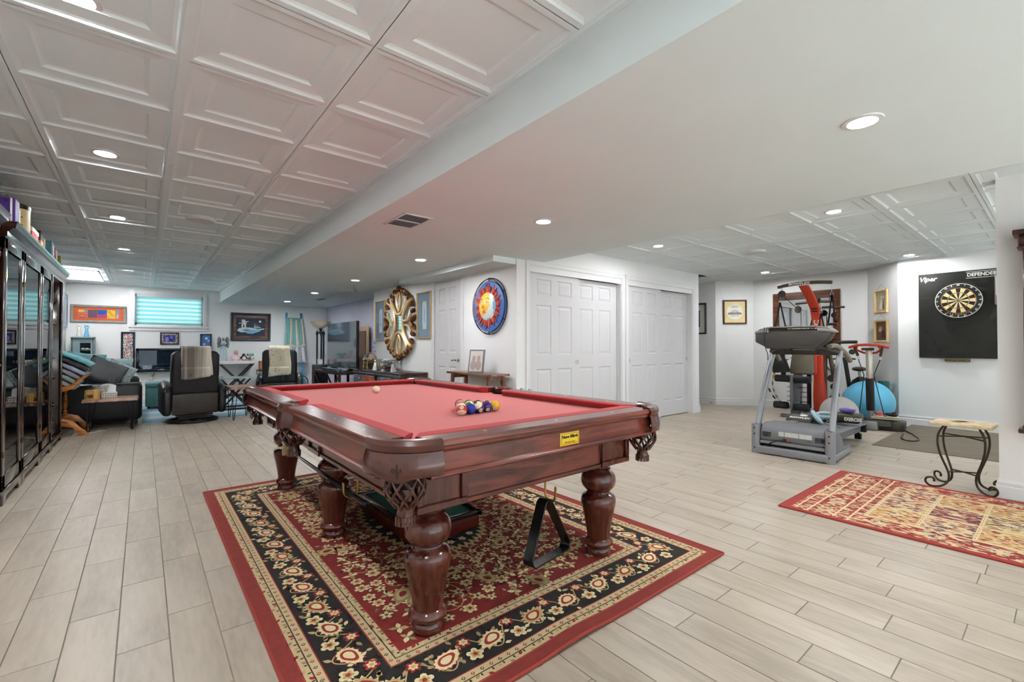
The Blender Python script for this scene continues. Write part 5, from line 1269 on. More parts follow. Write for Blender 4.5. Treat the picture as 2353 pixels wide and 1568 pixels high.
t = thing('white_basket', 'white fabric basket under the scrolled metal table', 'basket', (2.20, 11.75, .212)); b = MB(); b.lathe([(.085, 0), (.10, .24), (.102, .25), (.094, .25), (.08, .01)], 20, cap=False); b.build('basket_body', mat('cream canvas', c(226, 222, 212), .9, var=.1), t); b = MB(); b.torus((0, 0, .25), .098, .006, 24, 6); b.build('rim', mat('cream canvas', c(226, 222, 212), .9, var=.1), t)

# ------------------------------------------------------------------ swivel recliners
CHL = mat('black brown leather', c(40, 40, 43), .4, var=.3, vs=10, bump=.1, bs=110); CHB = mat('brown vinyl back', c(58, 50, 46), .45, var=.2, vs=8)
REC = thing('recliner', 'black leather swivel recliner with a striped fur throw', 'armchair', (.585, 8.22, 0), R(3))
def recliner(t):
    b = MB(); b.prism([(.16, 0.), (.16, .40), (.22, .42), (.26, .40), (.26, 0), ], -.28, .28, 'YZ') if False else None
    # local +y is the front; the back faces -y
    b = MB()
    def shell(u, v, s=1):
        x = (u - .5) * 2; z = .40 + .645 * v; wx = .285 - .02 * v ** 6 - .02 * (1 - v) ** 3
        return (x * wx, -.16 - .11 * v + .03 * x * x, z)
    b.prism([(-.285, .40), (-.29, .75), (-.285, .98), (-.25, 1.035), (0, 1.045), (.25, 1.035), (.285, .98), (.29, .75), (.285, .40)], -.10, .10, 'XZ')
    b.v = [(x, y - .12 - .16 * (z - .4), z) for x, y, z in b.v]
    b.build('backrest', CHL, t, bevel=.045, seg=4)
    b = MB(); b.box(-.275, .275, -.27, -.235, .13, .42); b.build('back_panel', CHB, t, bevel=.01)
    b = MB()
    for q in ((-.275, .13), (.275, .13)): pass
    b.tube([(-.27, -.272, .14), (-.27, -.272, .415), (.27, -.272, .415), (.27, -.272, .14)], .004, 5, closed=True); b.build('back_piping', mat('tan piping', c(96, 78, 60), .6), t)
    for s in (-1, 1):
        b = MB(); b.prism([(-.25, .12), (.36, .12), (.40, .20), (.40, .50), (.34, .58), (.10, .60), (-.20, .53), (-.27, .42)], s * .275 if s > 0 else -.385, .385 if s > 0 else -.275, 'YZ'); b.build('arm', CHL, t, bevel=.045, seg=3)
        b = MB(); b.tube([(s * .335, -.25, .45), (s * .335, -.18, .535), (s * .335, .10, .605), (s * .335, .32, .585)], .007, 6); b.build('arm_piping', BLACK, t)
    slab('seat', CHL, t, -.27, .27, -.22, .40, .16, .46, .05, 4)
    b = MB(); b.torus((0, 0, .022), .30, .02, 40, 8); b.bar((-.29, 0, .022), (.29, 0, .022), .05, .02); b.bar((0, -.29, .022), (0, .29, .022), .05, .02); b.build('base_ring', BLACK, t)
    b = MB(); b.lathe([(.05, .02), (.05, .10)], 16); b.box(-.22, .22, -.20, .20, .095, .115); b.bar((-.2, -.2, .075), (.2, -.2, .075), .02, .03); b.build('mechanism', BLACKM, t)
recliner(REC)
R2 = dup(REC, (2.02, 9.42, .008), R(-14), 'black leather swivel recliner with a cream speckled throw')
FUR = mat('striped fur', c(232, 224, 208), .95, col2=c(118, 108, 100), vs=2.4, stretch=(4.2, .15, .12), bump=.5, bs=260, sheen=.6, lo=.42, hi=.6)
FUR2 = mat('speckled fur', c(240, 228, 202), .95, col2=c(150, 136, 110), vs=26, bump=.5, bs=260, sheen=.6, lo=.30, hi=.42, detail=4)
def throw(label, root, m, w, drop, seed):
    t = thing('fur_throw', label, 'blanket', root.location, root.rotation_euler[2]); b = MB()
    def fn(u, v):
        x = (u - .5) * w * (1 + .10 * min(1, max(0, v - .35))); s = v * (drop + .34)
        if s < .22: y, z = .03 - .0 * s, .86 + s; y = -.09 - .16 * (z - .4) + .105 + .02
        elif s < .36: a = (s - .22) / .14 * PI; y, z = -.22 + .12 * cos(a) , 1.075 + .014 * sin(a)
        else: d = s - .36; z = 1.07 - d; y = -.12 - .16 * (z - .4) - .118 - .012 * sin(u * 9 + seed)
        return (x + .012 * sin(7 * v + seed), y + .006 * sin(11 * u + seed) * v, z - (.02 * sin(u * 3 + seed) if v > .9 else 0))
    b.grid(fn, 18, 30); b.build('throw_body', m, t, solid=.022, angle=180)
    b = MB(); b.grid(lambda u, v: (lambda p: (p[0] * .92 - .02, p[1] - .022 - .008 * sin(PI * v), p[2] - .015))(fn(u, .80 + .2 * v)), 12, 5); b.build('folded_hem', m, t, solid=.02, angle=180)
throw('grey and cream striped fur throw over the swivel chair back', REC, FUR, .345, .42, 1.)
throw('cream speckled fur throw over the other swivel chair', R2, FUR2, .34, .52, 2.4)
live_table('side_table', 'live-edge side table with hairpin legs between the swivel chairs', (1.165, 8.02, 0), .165, .26, .50, .035, 9)
t = thing('folding_table', 'glass topped side table on crossed black legs', 'table', (1.26, 9.35, .008)); slab('table_top', mat('pale blue glass top', c(168, 192, 200), .1, coat=.5), t, -.26, .26, -.26, .26, .535, .555, .003, 1)
for y in (-.22, .22):
    for s in (-1, 1): b = MB(); b.bar((s * .22, y, .535), (-s * .22, y, .012), .025, .025, (0, 1, 0)); b.build('leg', BLACKM, t, smooth=False)
    b = MB(); b.bar((-.24, y, .012), (.24, y, .012), .024, .024); b.build('foot_rail', BLACKM, t, smooth=False)
b = MB(); n = 14
for k in range(n): b.mi = k % 3; b.box(-1.5, 1.75, -1.62 + 3.24 * k / n, -1.62 + 3.24 * (k + 1) / n, 0, .008)
o = b.build('striped_rug', [mat('blue stripe', c(130, 176, 196), .95, var=.15, vs=20, stretch=(.2, 4, 1)), mat('grey blue stripe', c(150, 166, 176), .95, var=.15, vs=20, stretch=(.2, 4, 1)), mat('pale stripe', c(176, 192, 198), .95, var=.15, vs=20, stretch=(.2, 4, 1))], smooth=False); o.location = (1.5, 9.94, 0); tag(o, 'blue and grey striped rug under the seating area', 'rug')
t = thing('ottoman', 'small teal upholstered ottoman by the blue rug', 'ottoman', (.24, 10.35, .008)); TE2 = mat('teal upholstery', c(92, 138, 140), .8, var=.1)
slab('ottoman_body', TE2, t, -.2, .2, -.2, .2, .04, .37, .02, 2); slab('lid', TE2, t, -.205, .205, -.205, .205, .37, .455, .025, 3)
for x, y in ((-.15, -.15), (.15, -.15), (-.15, .15), (.15, .15)): b = MB(); b.lathe([(.016, 0), (.022, .045)], 10, o=(x, y, 0)); b.build('foot', BLACK, t)

# ------------------------------------------------------------------ ladder with throws, lamp, television
LB = mat('bright blue paint', c(60, 150, 196), .5, var=.15, vs=10)
t = thing('blanket_ladder', 'bright blue wooden ladder leaning on the back wall', 'ladder', (2.885, 12.0, 0)); lean = -.16
for s in (-1, 1): b = MB(); b.bar((s * .19, -.17, 0), (s * .165, .06, 1.93), .045, .03, (0, 1, 0)); b.build('rail', LB, t, bevel=.004)
for z in (.35, .72, 1.10, 1.48, 1.78): b = MB(); y = -.17 + .23 * z / 1.93; b.tube([(-.19, y, z), (.19, y, z)], .014, 8); b.build('rung', LB, t)
AQ = mat('aqua blanket stripe', c(128, 178, 172), .95, var=.15, vs=30, bump=.4, bs=120); CRB = mat('cream blanket stripe', c(222, 212, 186), .95, var=.1, vs=40, bump=.4, bs=120); GRB = mat('grey blanket', c(170, 170, 176), .95, var=.2, vs=30, bump=.4, bs=120)
def hang(label, ms, z1, z0, w0, w1, y, cols, seed, fringe=False):
    t = thing('hanging_throw', label, 'blanket', (2.885, 12.0, 0)); b = MB(); n = cols; m = 10
    for k in range(n):
        b.mi = k % len(ms)
        def fn(u, v, k=k):
            uu = (k + u) / n - .5; z = z1 + (z0 - z1) * v; yy = -.17 + .23 * z / 1.93 - .028 - y
            return ((w0 + (w1 - w0) * v) * uu, yy - .014 * abs(sin((k + u) * PI)) - .01 * sin(3 * v + k), z - .012 * sin(uu * 8 + seed) * v)
        b.grid(fn, 3, m)
    b.build('throw_body', ms, t, solid=.012, angle=180)
    b = MB(); q = MB(); b.tube([((w1) * (k / 12 - .5), -.17 + .23 * z0 / 1.93 - .04 - y, z0 - .012 * sin((k / 12 - .5) * 8 + seed)) for k in range(13)], .016, 8); b.build('hem', ms[-1], t)
    b = MB(); b.tube([(-w0 / 2, -.17 + .23 * z1 / 1.93 - .02, z1), (w0 / 2, -.17 + .23 * z1 / 1.93 - .02, z1)], .03, 10); b.build('fold', ms[0], t)
hang('aqua and cream striped knitted throw on the blue ladder', [AQ, AQ, CRB], 1.78, 1.13, .36, .46, 0, 9, .6)
hang('grey patterned throw below the striped one on the ladder', [GRB, mat('pale blanket', c(206, 208, 212), .95)], 1.10, .72, .42, .48, .0, 6, 2.)
t = thing('torchiere_lamp', 'black torchiere floor lamp with a cream glass bowl', 'lamp', (2.915, 9.98, .008))
b = MB(); b.lathe([(.15, 0), (.15, .015), (.06, .03), (.03, .04)], 28); b.build('base', BLACKM, t)
for k in range(3):
    a = 2 * PI * k / 3 + .4; x, y = .075 * cos(a), .075 * sin(a)
    b = MB(); b.lathe([(.018, .02), (.018, .28), (.021, .29), (.018, .30), (.018, .70), (.022, .71), (.018, .72), (.018, 1.34), (.026, 1.345), (.026, 1.40), (.008, 1.41), (.012, 1.43), (0, 1.44)], 14, o=(x, y, 0)); b.build('post', mat('blue black metal', c(36, 44, 56), .3, .5), t)
b = MB(); b.lathe([(0, 1.31), (.012, 1.33), (.018, 1.37), (.05, 1.40), (.02, 1.43), (.045, 1.475)], 18); b.bar((-.09, 0, 1.375), (.09, 0, 1.375), .02, .015); b.bar((0, -.09, 1.375), (0, .09, 1.375), .02, .015); b.build('finial_hub', BLACKM, t)
b = MB(); b.lathe([(.035, 1.47), (.11, 1.505), (.17, 1.56), (.20, 1.61), (.215, 1.62), (.205, 1.622), (.165, 1.572), (.10, 1.52), (0, 1.49)], 32, cap=False); b.build('glass_bowl', mat('cream alabaster glass', c(226, 214, 184), .3, var=.15, vs=6, coat=.3), t)
TVX = 2.92
t = thing('television', 'large flat television with a dark reflective screen', 'television', (TVX, 8.70, .655)); TVS = mat('dark screen', c(70, 84, 96), .04, var=.02, spec=1., coat=1.)
slab('screen', TVS, t, -.012, -.002, -.79, .79, .05, .90, .001, 1); slab('back_shell', BLACK, t, -.003, .045, -.795, .795, .045, .905, .006, 1)
slab('bottom_bezel', BLACK, t, -.014, .0, -.795, .795, .038, .052, .002, 1)
for y in (-.5, .5): b = MB(); b.prism([(-.12, 0), (.12, 0), (.02, .05), (-.02, .05)], y - .012, y + .012, 'XZ'); b.build('foot', BLACK, t, smooth=False)
DW = wood('dark walnut', c(70, 44, 38), c(40, 25, 22), 'Y', 3., .3, .4, 6); BLG = mat('blue grey lacquer', c(84, 100, 120), .35, var=.12, vs=8)
t = thing('television_stand', 'low dark stand with crossed end braces under the television', 'stand', (2.84, 8.68, .008)); slab('stand_top', DW, t, -.24, .24, -.78, .78, .60, .645, .004, 1); slab('stand_shelf', DW, t, -.22, .22, -.75, .75, .10, .13, .003, 1)
for y in (-.72, 0, .72):
    for s in (-1, 1): slab('post', DW, t, s * .2 - .02, s * .2 + .02, y - .02, y + .02, 0, .60, .002, 1)
for y0, y1 in ((-.72, 0), (0, .72)):
    for s in (-1, 1):
        a, e = ((y0, .13), (y1, .6)) if s > 0 else ((y0, .6), (y1, .13)); b = MB(); b.bar((-.2, a[0], a[1]), (-.2, e[0], e[1]), .028, .022, (1, 0, 0)); b.build('cross_brace', DW, t, smooth=False)
t = thing('soundbar', 'slim grey blue soundbar in front of the television', 'speaker', (2.66, 8.45, .653)); slab('bar_body', BLG, t, -.045, .045, -.42, .42, 0, .06, .008, 2); slab('bar_grille', mat('dark mesh', c(50, 56, 64), .7), t, -.047, -.044, -.40, .40, .008, .052, .001, 1)
t = thing('subwoofer', 'dark blue black subwoofer box beside the torchiere lamp', 'speaker', (2.80, 9.64, .008)); slab('speaker_body', mat('navy black vinyl', c(34, 44, 60), .5), t, -.12, .12, -.12, .12, .0, .73, .006, 2); slab('front_cloth', BLACK, t, -.123, -.119, -.105, .105, .03, .70, .001, 1)
t = thing('white_gift_box', 'small white box on top of the subwoofer', 'box', (2.80, 9.63, .738)); slab('carton_body', WHT, t, -.04, .04, -.04, .04, 0, .10, .002, 1); slab('lid', TRIM, t, -.042, .042, -.042, .042, .085, .105, .002, 1)
t = thing('leaning_panel', 'tall brown board leaning behind the television', 'board', (3.58, 9.50, .0)); slab('panel_board', mat('matte brown board', c(112, 86, 70), .7, var=.1), t, -.012, .012, -.30, .32, .0, 1.43, .003, 1); slab('pale_edge', mat('peach edge', c(196, 160, 136), .7), t, .013, .03, -.42, .36, .0, 1.53, .003, 1)
t = thing('fan_heater', 'round silver desk fan on the floor by the swivel chair', 'fan', (2.60, 10.3, .008)); b = MB(); b.torus((0, 0, .33), .15, .012, 30, 8, 'Y'); b.torus((0, -.03, .33), .09, .005, 24, 6, 'Y'); b.torus((0, -.04, .33), .045, .005, 20, 6, 'Y')
for k in range(12): a = 2 * PI * k / 12; b.tube([(.02 * cos(a), -.04, .33 + .02 * sin(a)), (.15 * cos(a), 0, .33 + .15 * sin(a))], .003, 5)
b.build('guard', CHROME, t); b = MB(); b.lathe([(.10, 0), (.09, .02), (.02, .04), (.018, .2)], 18); b.build('stand', CHROME, t)

# ------------------------------------------------------------------ sideboards on the hall wall
SX0, SX1, SZ = 2.81, XD - .012, .72
ORG = wood('rust drawer front', c(176, 92, 48), c(130, 60, 30), 'Z', 4., .4, .2, 5); BLD = mat('slate drawer front', c(92, 92, 108), .5, var=.15, vs=8); SBR = wood('sideboard espresso', c(74, 46, 38), c(44, 27, 23), 'X', 3., .25, .5, 6)
def sideboard(y0, y1, label):
    w = y1 - y0; t = thing('sideboard', label, 'sideboard', (SX0, y0, 0)); D = SX1 - SX0
    slab('carcass', SBR, t, .02, D, .012, w - .012, .08, SZ - .03, .003, 1); slab('top', SBR, t, -.006, D, 0, w, SZ - .03, SZ, .006, 2)
    slab('top_moulding', BLG, t, -.002, .03, .004, w - .004, SZ - .062, SZ - .03, .008, 2)
    for s in (.02, w - .07):
        for x in (.02, D - .07): slab('foot', SBR, t, x, x + .05, s, s + .05, 0, .08, .003, 1)
    n = 4
    for k in range(n):
        a = .05 + (w - .10) * k / n; e = .05 + (w - .10) * (k + 1) / n
        d = slab('door', ORG if k < 2 else BLD, t, .002, .02, a + .006, e - .006, .11, SZ - .085, .004, 1)
        b = MB(); b.ball((-.012, (a + e) / 2 + .03, SZ - .14), .011, 10, 8); b.tube([(.004, (a + e) / 2 + .03, SZ - .14), (-.008, (a + e) / 2 + .03, SZ - .14)], .004, 6); b.build('knob', CHROME, d)
sideboard(5.97, 6.815, 'espresso sideboard with rust doors standing by the white hall door')
sideboard(6.825, 7.80, 'espresso sideboard with rust doors carrying the crystal bowl and globe')
# crystal bowl, globe, silver figures, butterflies
CRY = mat('cut crystal', c(226, 232, 236), .08, trans=.55, var=.3, vs=50, spec=.8)
t = thing('crystal_bowl', 'oval cut crystal bowl on the sideboard', 'bowl', (3.10, 7.05, SZ)); b = MB(); n = 28
prof = [(.09, 0), (.10, .012), (.06, .02), (.12, .05), (.16, .12), (.175, .17), (.168, .17), (.15, .12), (.10, .06), (0, .045)]
b.lathe(prof, n, cap=False); b.v = [(x * .55 * (1 + .02 * (-1) ** i), y * 1.9, z) for i, (x, y, z) in enumerate(b.v)]; b.build('bowl_body', CRY, t, smooth=False)
b = MB()
for k in range(24):
    a = 2 * PI * k / 24
    for s in (-1, 1): b.tube([(.55 * .165 * cos(a), 1.9 * .165 * sin(a), .13), (.55 * .15 * cos(a + s * .2), 1.9 * .15 * sin(a + s * .2), .10), (.55 * .125 * cos(a + s * .4), 1.9 * .125 * sin(a + s * .4), .06)], .003, 4)
b.build('cut_facets', CHROME, t)
t = thing('gemstone_globe', 'dark gemstone globe in a gold stand on the sideboard', 'globe', (3.05, 7.62, SZ)); GO = mat('polished gold', c(226, 200, 120), .2, 1.)
b = MB(); b.ball((0, 0, .165), .105, 24, 16); b.build('sphere', mat('lapis and stone', c(44, 46, 90), .15, col2=c(150, 130, 110), vs=9, detail=4, coat=.5, lo=.52, hi=.6), t)
b = MB(); b.torus((0, 0, .165), .125, .007, 32, 8); b.torus((0, 0, .165), .115, .004, 32, 6, 'Y'); b.build('meridian', GO, t)
for k in range(4): a = PI / 4 + k * PI / 2; b = MB(); b.lathe([(.008, 0), (.012, .01), (.006, .03), (.010, .08), (.006, .13), (.010, .165)], 10, o=(.122 * cos(a), .122 * sin(a), 0)); b.build('leg', GO, t)
b = MB(); b.tube([(.122 * cos(PI / 4 + k * PI / 2), .122 * sin(PI / 4 + k * PI / 2), .03) for k in range(4)], .004, 6, closed=True); b.build('leg_rail', GO, t)
SIL = mat('silver ceramic', c(214, 210, 204), .15, .8, var=.1)
for i, (y, lb) in enumerate(((7.10, 'silver angel figurine kneeling beside the globe'), (6.79, 'silver urn figurine in the middle of the sideboard'), (6.42, 'silver angel figurine nearest the ornate mirror edge'))):
    t = thing('silver_figurine', lb, 'figurine', (2.93, y, SZ))
    if i == 1:
        b = MB(); b.lathe([(.035, 0), (.03, .015), (.014, .03), (.05, .07), (.055, .10), (.04, .125), (.05, .135)], 18); b.build('urn', SIL, t)
        for s in (-1, 1): b = MB(); b.torus((0, s * .055, .085), .028, .008, 18, 6, 'X'); b.build('handle', SIL, t)
        b = MB(); b.ball((0, 0, .155), .02, 12, 8); b.build('head', SIL, t)
    else:
        b = MB(); b.lathe([(.05, 0), (.045, .02), (.03, .08), (.02, .12)], 14); b.build('robe', SIL, t); b = MB(); b.ball((0, 0, .145), (.02, .02, .024), 12, 8); b.build('head', SIL, t)
        for s in (-1, 1): b = MB(); b.prism([(s * .01, .10), (s * .045, .15), (s * .065, .10), (s * .05, .04)], .018, .028, 'YZ'); b.build('wing', SIL, t, bevel=.003)
t = thing('butterfly_ornament', 'wire ornament with blue grey butterflies behind the figurines', 'ornament', (3.02, 7.36, SZ)); b = MB(); b.lathe([(.04, 0), (.035, .012), (.006, .018)], 14); b.build('base', SIL, t)
for k, (y, z) in enumerate(((-.01, .43), (.03, .36), (.0, .29))):
    b = MB(); b.tube([(0, 0, .01), (0, y * .4, z * .6), (0, y, z)], .002, 5); b.build('wire', CHROME, t)
    b = MB()
    for s in (-1, 1): b.prism([(y, z), (y + s * .05, z + .05), (y + s * .055, z + .01), (y + s * .02, z - .005), (y + s * .04, z - .035)], -.001, .001, 'YZ')
    b.build('butterfly', mat('butterfly enamel', c(120, 136, 160), .4, var=.4, vs=60), t, smooth=False)

# ------------------------------------------------------------------ pictures and ornate mirror on the hall wall
NH = (-1, 0, 0); GOLDF = mat('thin gold frame', c(206, 170, 108), .35, .4); SLB = mat('slate blue mount', c(120, 142, 164), .7)
art_s = lambda q, w, h: (shape(q, rc(-w * .5, w * .5, -h * .5, h * .5), 1, .0045), shape(q, rc(-w * .38, w * .38, -h * .44, h * .44), 2, .005), shape(q, [(-w * .2, -h * .2), (w * .2, -h * .3), (w * .1, h * .2), (-w * .1, h * .3)], 3, .0055), [SLB, mat('cream mount', c(220, 206, 176), .7), mat('pale print', c(186, 204, 214), .6), mat('print blue', c(150, 178, 200), .6)])[-1]
frame('gold_framed_print', 'tall blue print in a thin gold frame between door and mirror', 'picture', (XD - .002, 6.085, 1.572), NH, .43, .695, .018, .03, GOLDF, art_s, .12, SLB, None, True)
frame('gold_framed_print', 'tall blue print in a thin gold frame beyond the ornate mirror', 'picture', (XD - .002, 7.69, 1.558), NH, .43, .695, .018, .03, GOLDF, art_s, .12, SLB, None, True)
t = bpy.data.objects.new('ornate_mirror', None); COL.objects.link(t); tag(t, 'ornate openwork mirror of carved gold and bronze scrolls', 'mirror'); t.matrix_world = face_m((XD - .004, 6.865, 1.478), NH)
CH = mat('champagne gilding', c(206, 176, 128), .35, .35, var=.25, vs=14); BZ_ = mat('bronze gilding', c(136, 84, 44), .3, .6, var=.35, vs=16); U, V = .52, .56
def stroke(pts, r, m=CH, n=20, name='scroll'):
    P = [Vector((x * U, y * V, .045)) for x, y in pts]; out = []
    for k in range(n + 1):
        s = k / n * (len(P) - 1); i = min(int(s), len(P) - 2); f = s - i; p0, p1, p2, p3 = P[max(i - 1, 0)], P[i], P[i + 1], P[min(i + 2, len(P) - 1)]
        out.append(.5 * ((2 * p1) + (p2 - p0) * f + (2 * p0 - 5 * p1 + 4 * p2 - p3) * f * f + (3 * p1 - p0 - 3 * p2 + p3) * f ** 3))
    b = MB(); b.tube(out, r, 8, flat=(1, 1), up=(0, 0, 1)); return b.build(name, m, t)
for s in (-1, 1):
    stroke([(s * .86, .66), (s * .62, .55), (s * .36, .32), (s * .27, 0), (s * .36, -.32), (s * .62, -.55), (s * .86, -.66)], .028)
    stroke([(s * .27, .10), (s * .48, .06), (s * .72, .14), (s * .86, .34)], .022); stroke([(s * .27, -.10), (s * .48, -.06), (s * .72, -.14), (s * .86, -.34)], .022)
    stroke([(s * .62, .92 * .8), (s * .42, .5), (s * .18, .30), (0, .26)], .026); stroke([(s * .62, -.92 * .8), (s * .42, -.5), (s * .18, -.30), (0, -.26)], .026)
    for q in (1, -1):
        stroke([(0, q * .34), (s * .10, q * .50), (s * .13, q * .72), (s * .06, q * .90)], .022); stroke([(s * .52, q * .70), (s * .44, q * .86), (s * .28, q * .92), (s * .22, q * .80)], .020)
beads = [(0, 1.0, .075, .05), (.27, .93, .06, .045), (.50, .83, .06, .045), (.70, .70, .05, .06), (.86, .52, .05, .06), (.93, .32, .045, .05), (.97, .10, .04, .09)]
for x, y, rx, ry in beads:
    for sx in ((-1, 1) if x else (1,)):
        for sy in (-1, 1): b = MB(); b.ball((sx * x * U, sy * y * V, .045), (rx * .75, ry, .045), 12, 8, (0, 0, -sx * sy * x * .9)); b.build('bead', BZ_, t)
b = MB(); b.prism([(.0, -.27 * V), (.2 * U, -.2 * V), (.24 * U, 0), (.2 * U, .2 * V), (0, .27 * V), (-.2 * U, .2 * V), (-.24 * U, 0), (-.2 * U, -.2 * V)], .02, .028); b.build('mirror_glass', mat('mirror silver', c(225, 230, 232), .02, 1., var=0), t, smooth=False)
# sun and moon plaque
t = bpy.data.objects.new('sun_plaque', None); COL.objects.link(t); tag(t, 'round painted sun and moon face plaque in a black ring', 'plaque'); t.matrix_world = face_m((XD - .003, 4.415, 1.588), NH)
SR = .305
b = MB(); b.lathe([(0, .012), (SR, .012), (SR, .038), (SR - .02, .044), (0, .044)], 48); b.build('blue_disc', mat('painted blue', c(66, 116, 196), .45, var=.12, vs=6), t, angle=25)
b = MB(); b.torus((0, 0, .020), SR + .035, .005, 56, 6); b.torus((0, 0, .045), SR + .022, .004, 56, 6); b.build('ring', BLACKM, t)
for k in range(6): a = PI / 2 + k * PI / 3; b = MB(); b.tube([((SR - .01) * cos(a), (SR - .01) * sin(a), .03), ((SR + .04) * cos(a), (SR + .04) * sin(a), .03)], .006, 6); b.build('ring_clip', BLACKM, t)
RR = [mat('ray red', c(190, 54, 42), .5, var=.2, vs=20), mat('ray orange', c(222, 96, 50), .5, var=.2, vs=20), mat('ray dark red', c(150, 34, 34), .5)]
for k in range(40):
    a = 2 * PI * k / 40; r1 = SR * (.93 if k % 2 else .80); da = .062; tw = .05 * (-1) ** (k // 2)
    P = [(.17 * cos(a - da * 1.7), .17 * sin(a - da * 1.7)), (.17 * cos(a + da * 1.7), .17 * sin(a + da * 1.7)), (.235 * cos(a + da * .9 + tw), .235 * sin(a + da * .9 + tw)), (r1 * cos(a + tw), r1 * sin(a + tw)), (.235 * cos(a - da * .9 + tw), .235 * sin(a - da * .9 + tw))]
    b = MB(); b.prism(P, .044, .056 if k % 2 else .062); b.build('ray', RR[k % 3], t, bevel=.003, seg=1)
FM = [mat('face yellow', c(240, 190, 60), .4, var=.1, vs=5), mat('moon white', c(226, 232, 232), .4), mat('moon blue', c(120, 190, 214), .4), mat('cheek peach', c(238, 160, 70), .4)]
b = MB(); fr_ = .185; nr, na = 12, 40; vs = [(0, 0, .044 + .06)]; fs = []; mi = []
for i in range(1, nr + 1):
    q = i / nr
    for k in range(na):
        a = 2 * PI * k / na; x, y = fr_ * q * cos(a), fr_ * q * sin(a); z = .046 + .06 * (1 - q ** 2.4); z += .018 * math.exp(-((x + .008) / .016) ** 2 - ((y - .0) / .05) ** 2) - .006 * math.exp(-((abs(x + .012) - .055) / .025) ** 2 - ((y - .04) / .02) ** 2)
        vs.append((x, y, z))
def fm(x, y):
    if (x + .065) ** 2 + (y - .045) ** 2 < .158 ** 2: return 0
    return 2 if (x > .135 or (x - .03) ** 2 + (y + .0) ** 2 > .152 ** 2) and x > 0 else 1
for i in range(nr):
    for k in range(na):
        k2 = (k + 1) % na; A_ = 0 if i == 0 else 1 + (i - 1) * na + k; B_ = 0 if i == 0 else 1 + (i - 1) * na + k2; C_ = 1 + i * na + k2; D_ = 1 + i * na + k
        f = (0, D_, C_) if i == 0 else (A_, D_, C_, B_); fs.append(f); cx_ = sum(vs[j][0] for j in f) / len(f); cy_ = sum(vs[j][1] for j in f) / len(f); mi.append(fm(cx_, cy_))
b.add(vs, fs); b.m = mi; F0 = b.build('face', FM, t, angle=180)
zf = lambda x, y: .046 + .06 * (1 - (math.hypot(x, y) / fr_) ** 2.4)
for s, ex_ in ((-1, -.075), (1, .05)):
    y = .045; z = zf(ex_, y)
    b = MB(); b.ball((ex_, y, z - .004), (.026, .013, .008), 12, 8); b.build('eye', TRIM, F0); b = MB(); b.ball((ex_, y, z + .002), (.009, .010, .004), 10, 6); b.build('iris', mat('iris blue', c(70, 120, 150), .3), F0)
    b = MB(); b.tube([(ex_ + k * .012 - .03, y + .034 + .012 * sin(PI * (k / 5)), zf(ex_ + k * .012 - .03, y + .04) + .001) for k in range(6)], .003, 5); b.build('eyebrow', mat('brow brown', c(110, 60, 30), .6), F0)
b = MB(); b.ball((-.012, -.012, zf(0, 0) + .012), (.016, .018, .014), 12, 8); b.build('nose_tip', FM[3], F0)
b = MB(); b.ball((-.012, -.062, zf(0, -.06) + .001), (.030, .008, .008), 12, 8); b.build('lip', mat('lip rose', c(206, 110, 90), .4), F0); b = MB(); b.ball((-.010, -.076, zf(0, -.07) + .001), (.022, .008, .008), 12, 8); b.build('lip', mat('lip rose', c(206, 110, 90), .4), F0)
# narrow side table with a photo
TEAK = wood('teak bench', c(150, 92, 62), c(100, 58, 38), 'Z', 4., .35, .3, 5)
t = thing('narrow_table', 'narrow wooden table with splayed legs under the sun plaque', 'table', (3.115, 4.495, 0)); slab('table_top', wood('teak top', c(140, 100, 80), c(96, 62, 46), 'Y', 3., .25, .5, 5), t, -.135, .135, -.475, .475, .765, .79, .004, 1)
for sy in (-1, 1):
    for sx in (-1, 1): b = MB(); b.bar((sx * .10, sy * .37, .768), (sx * .115, sy * .455, 0), .045, .03, (1, 0, 0)); b.build('leg', TEAK, t, bevel=.003, seg=1)
    slab('end_rail', TEAK, t, -.10, .10, sy * .37 - .012, sy * .37 + .012, .715, .765, .002, 1)
t = thing('photo_frame', 'silver grey photo frame of two portraits on the narrow table', 'picture', (3.06, 4.44, .79), R(-62)); f = MB()
def pf(q, w, h): pass
for n_, m_, x0, x1, z0, z1, d0, d1 in (('frame', mat('pewter frame', c(120, 124, 130), .3, .6), -.10, .10, 0, .275, -.01, .01), ('picture', mat('sepia print', c(206, 196, 192), .7), -.083, .083, .018, .257, -.0115, -.009)):
    q = MB(); q.box(x0, x1, d0, d1, z0, z1); q.v = [(x, y + z * .22, z) for x, y, z in q.v]; q.build(n_, m_, t, bevel=.002, seg=1)
for s in (-1, 1):
    q = MB(); q.box(-.0, .0, 0, 0, 0, 0) if False else None; q = MB(); q.ball((s * .032, 0, .17), (.022, .001, .034), 12, 8); q.ball((s * .034, 0, .09), (.038, .001, .06), 12, 8); q.v = [(x, y - .0118 + z * .22, z) for x, y, z in q.v]; q.build('portrait', mat('pencil grey', c(168, 152, 148), .8), t)
q = MB(); q.bar((.03, .045, .20), (.03, .11, .002), .03, .004); q.build('easel_leg', BLACK, t, smooth=False)

# ------------------------------------------------------------------ gym: treadmill
SG = mat('silver grey frame', c(150, 151, 156), .35, .45, var=.08); DGR = mat('grey plastic hood', c(112, 113, 118), .5, var=.1, vs=8); TPE = mat('taupe console', c(132, 124, 108), .5, var=.12, vs=8); DKP = mat('dark console underside', c(52, 47, 42), .55, var=.15); RUB = mat('black rubber', c(30, 29, 28), .75)
t = thing('treadmill', 'grey folding treadmill standing in front of the home gym', 'treadmill', (4.99, 1.735, 0), R(3))
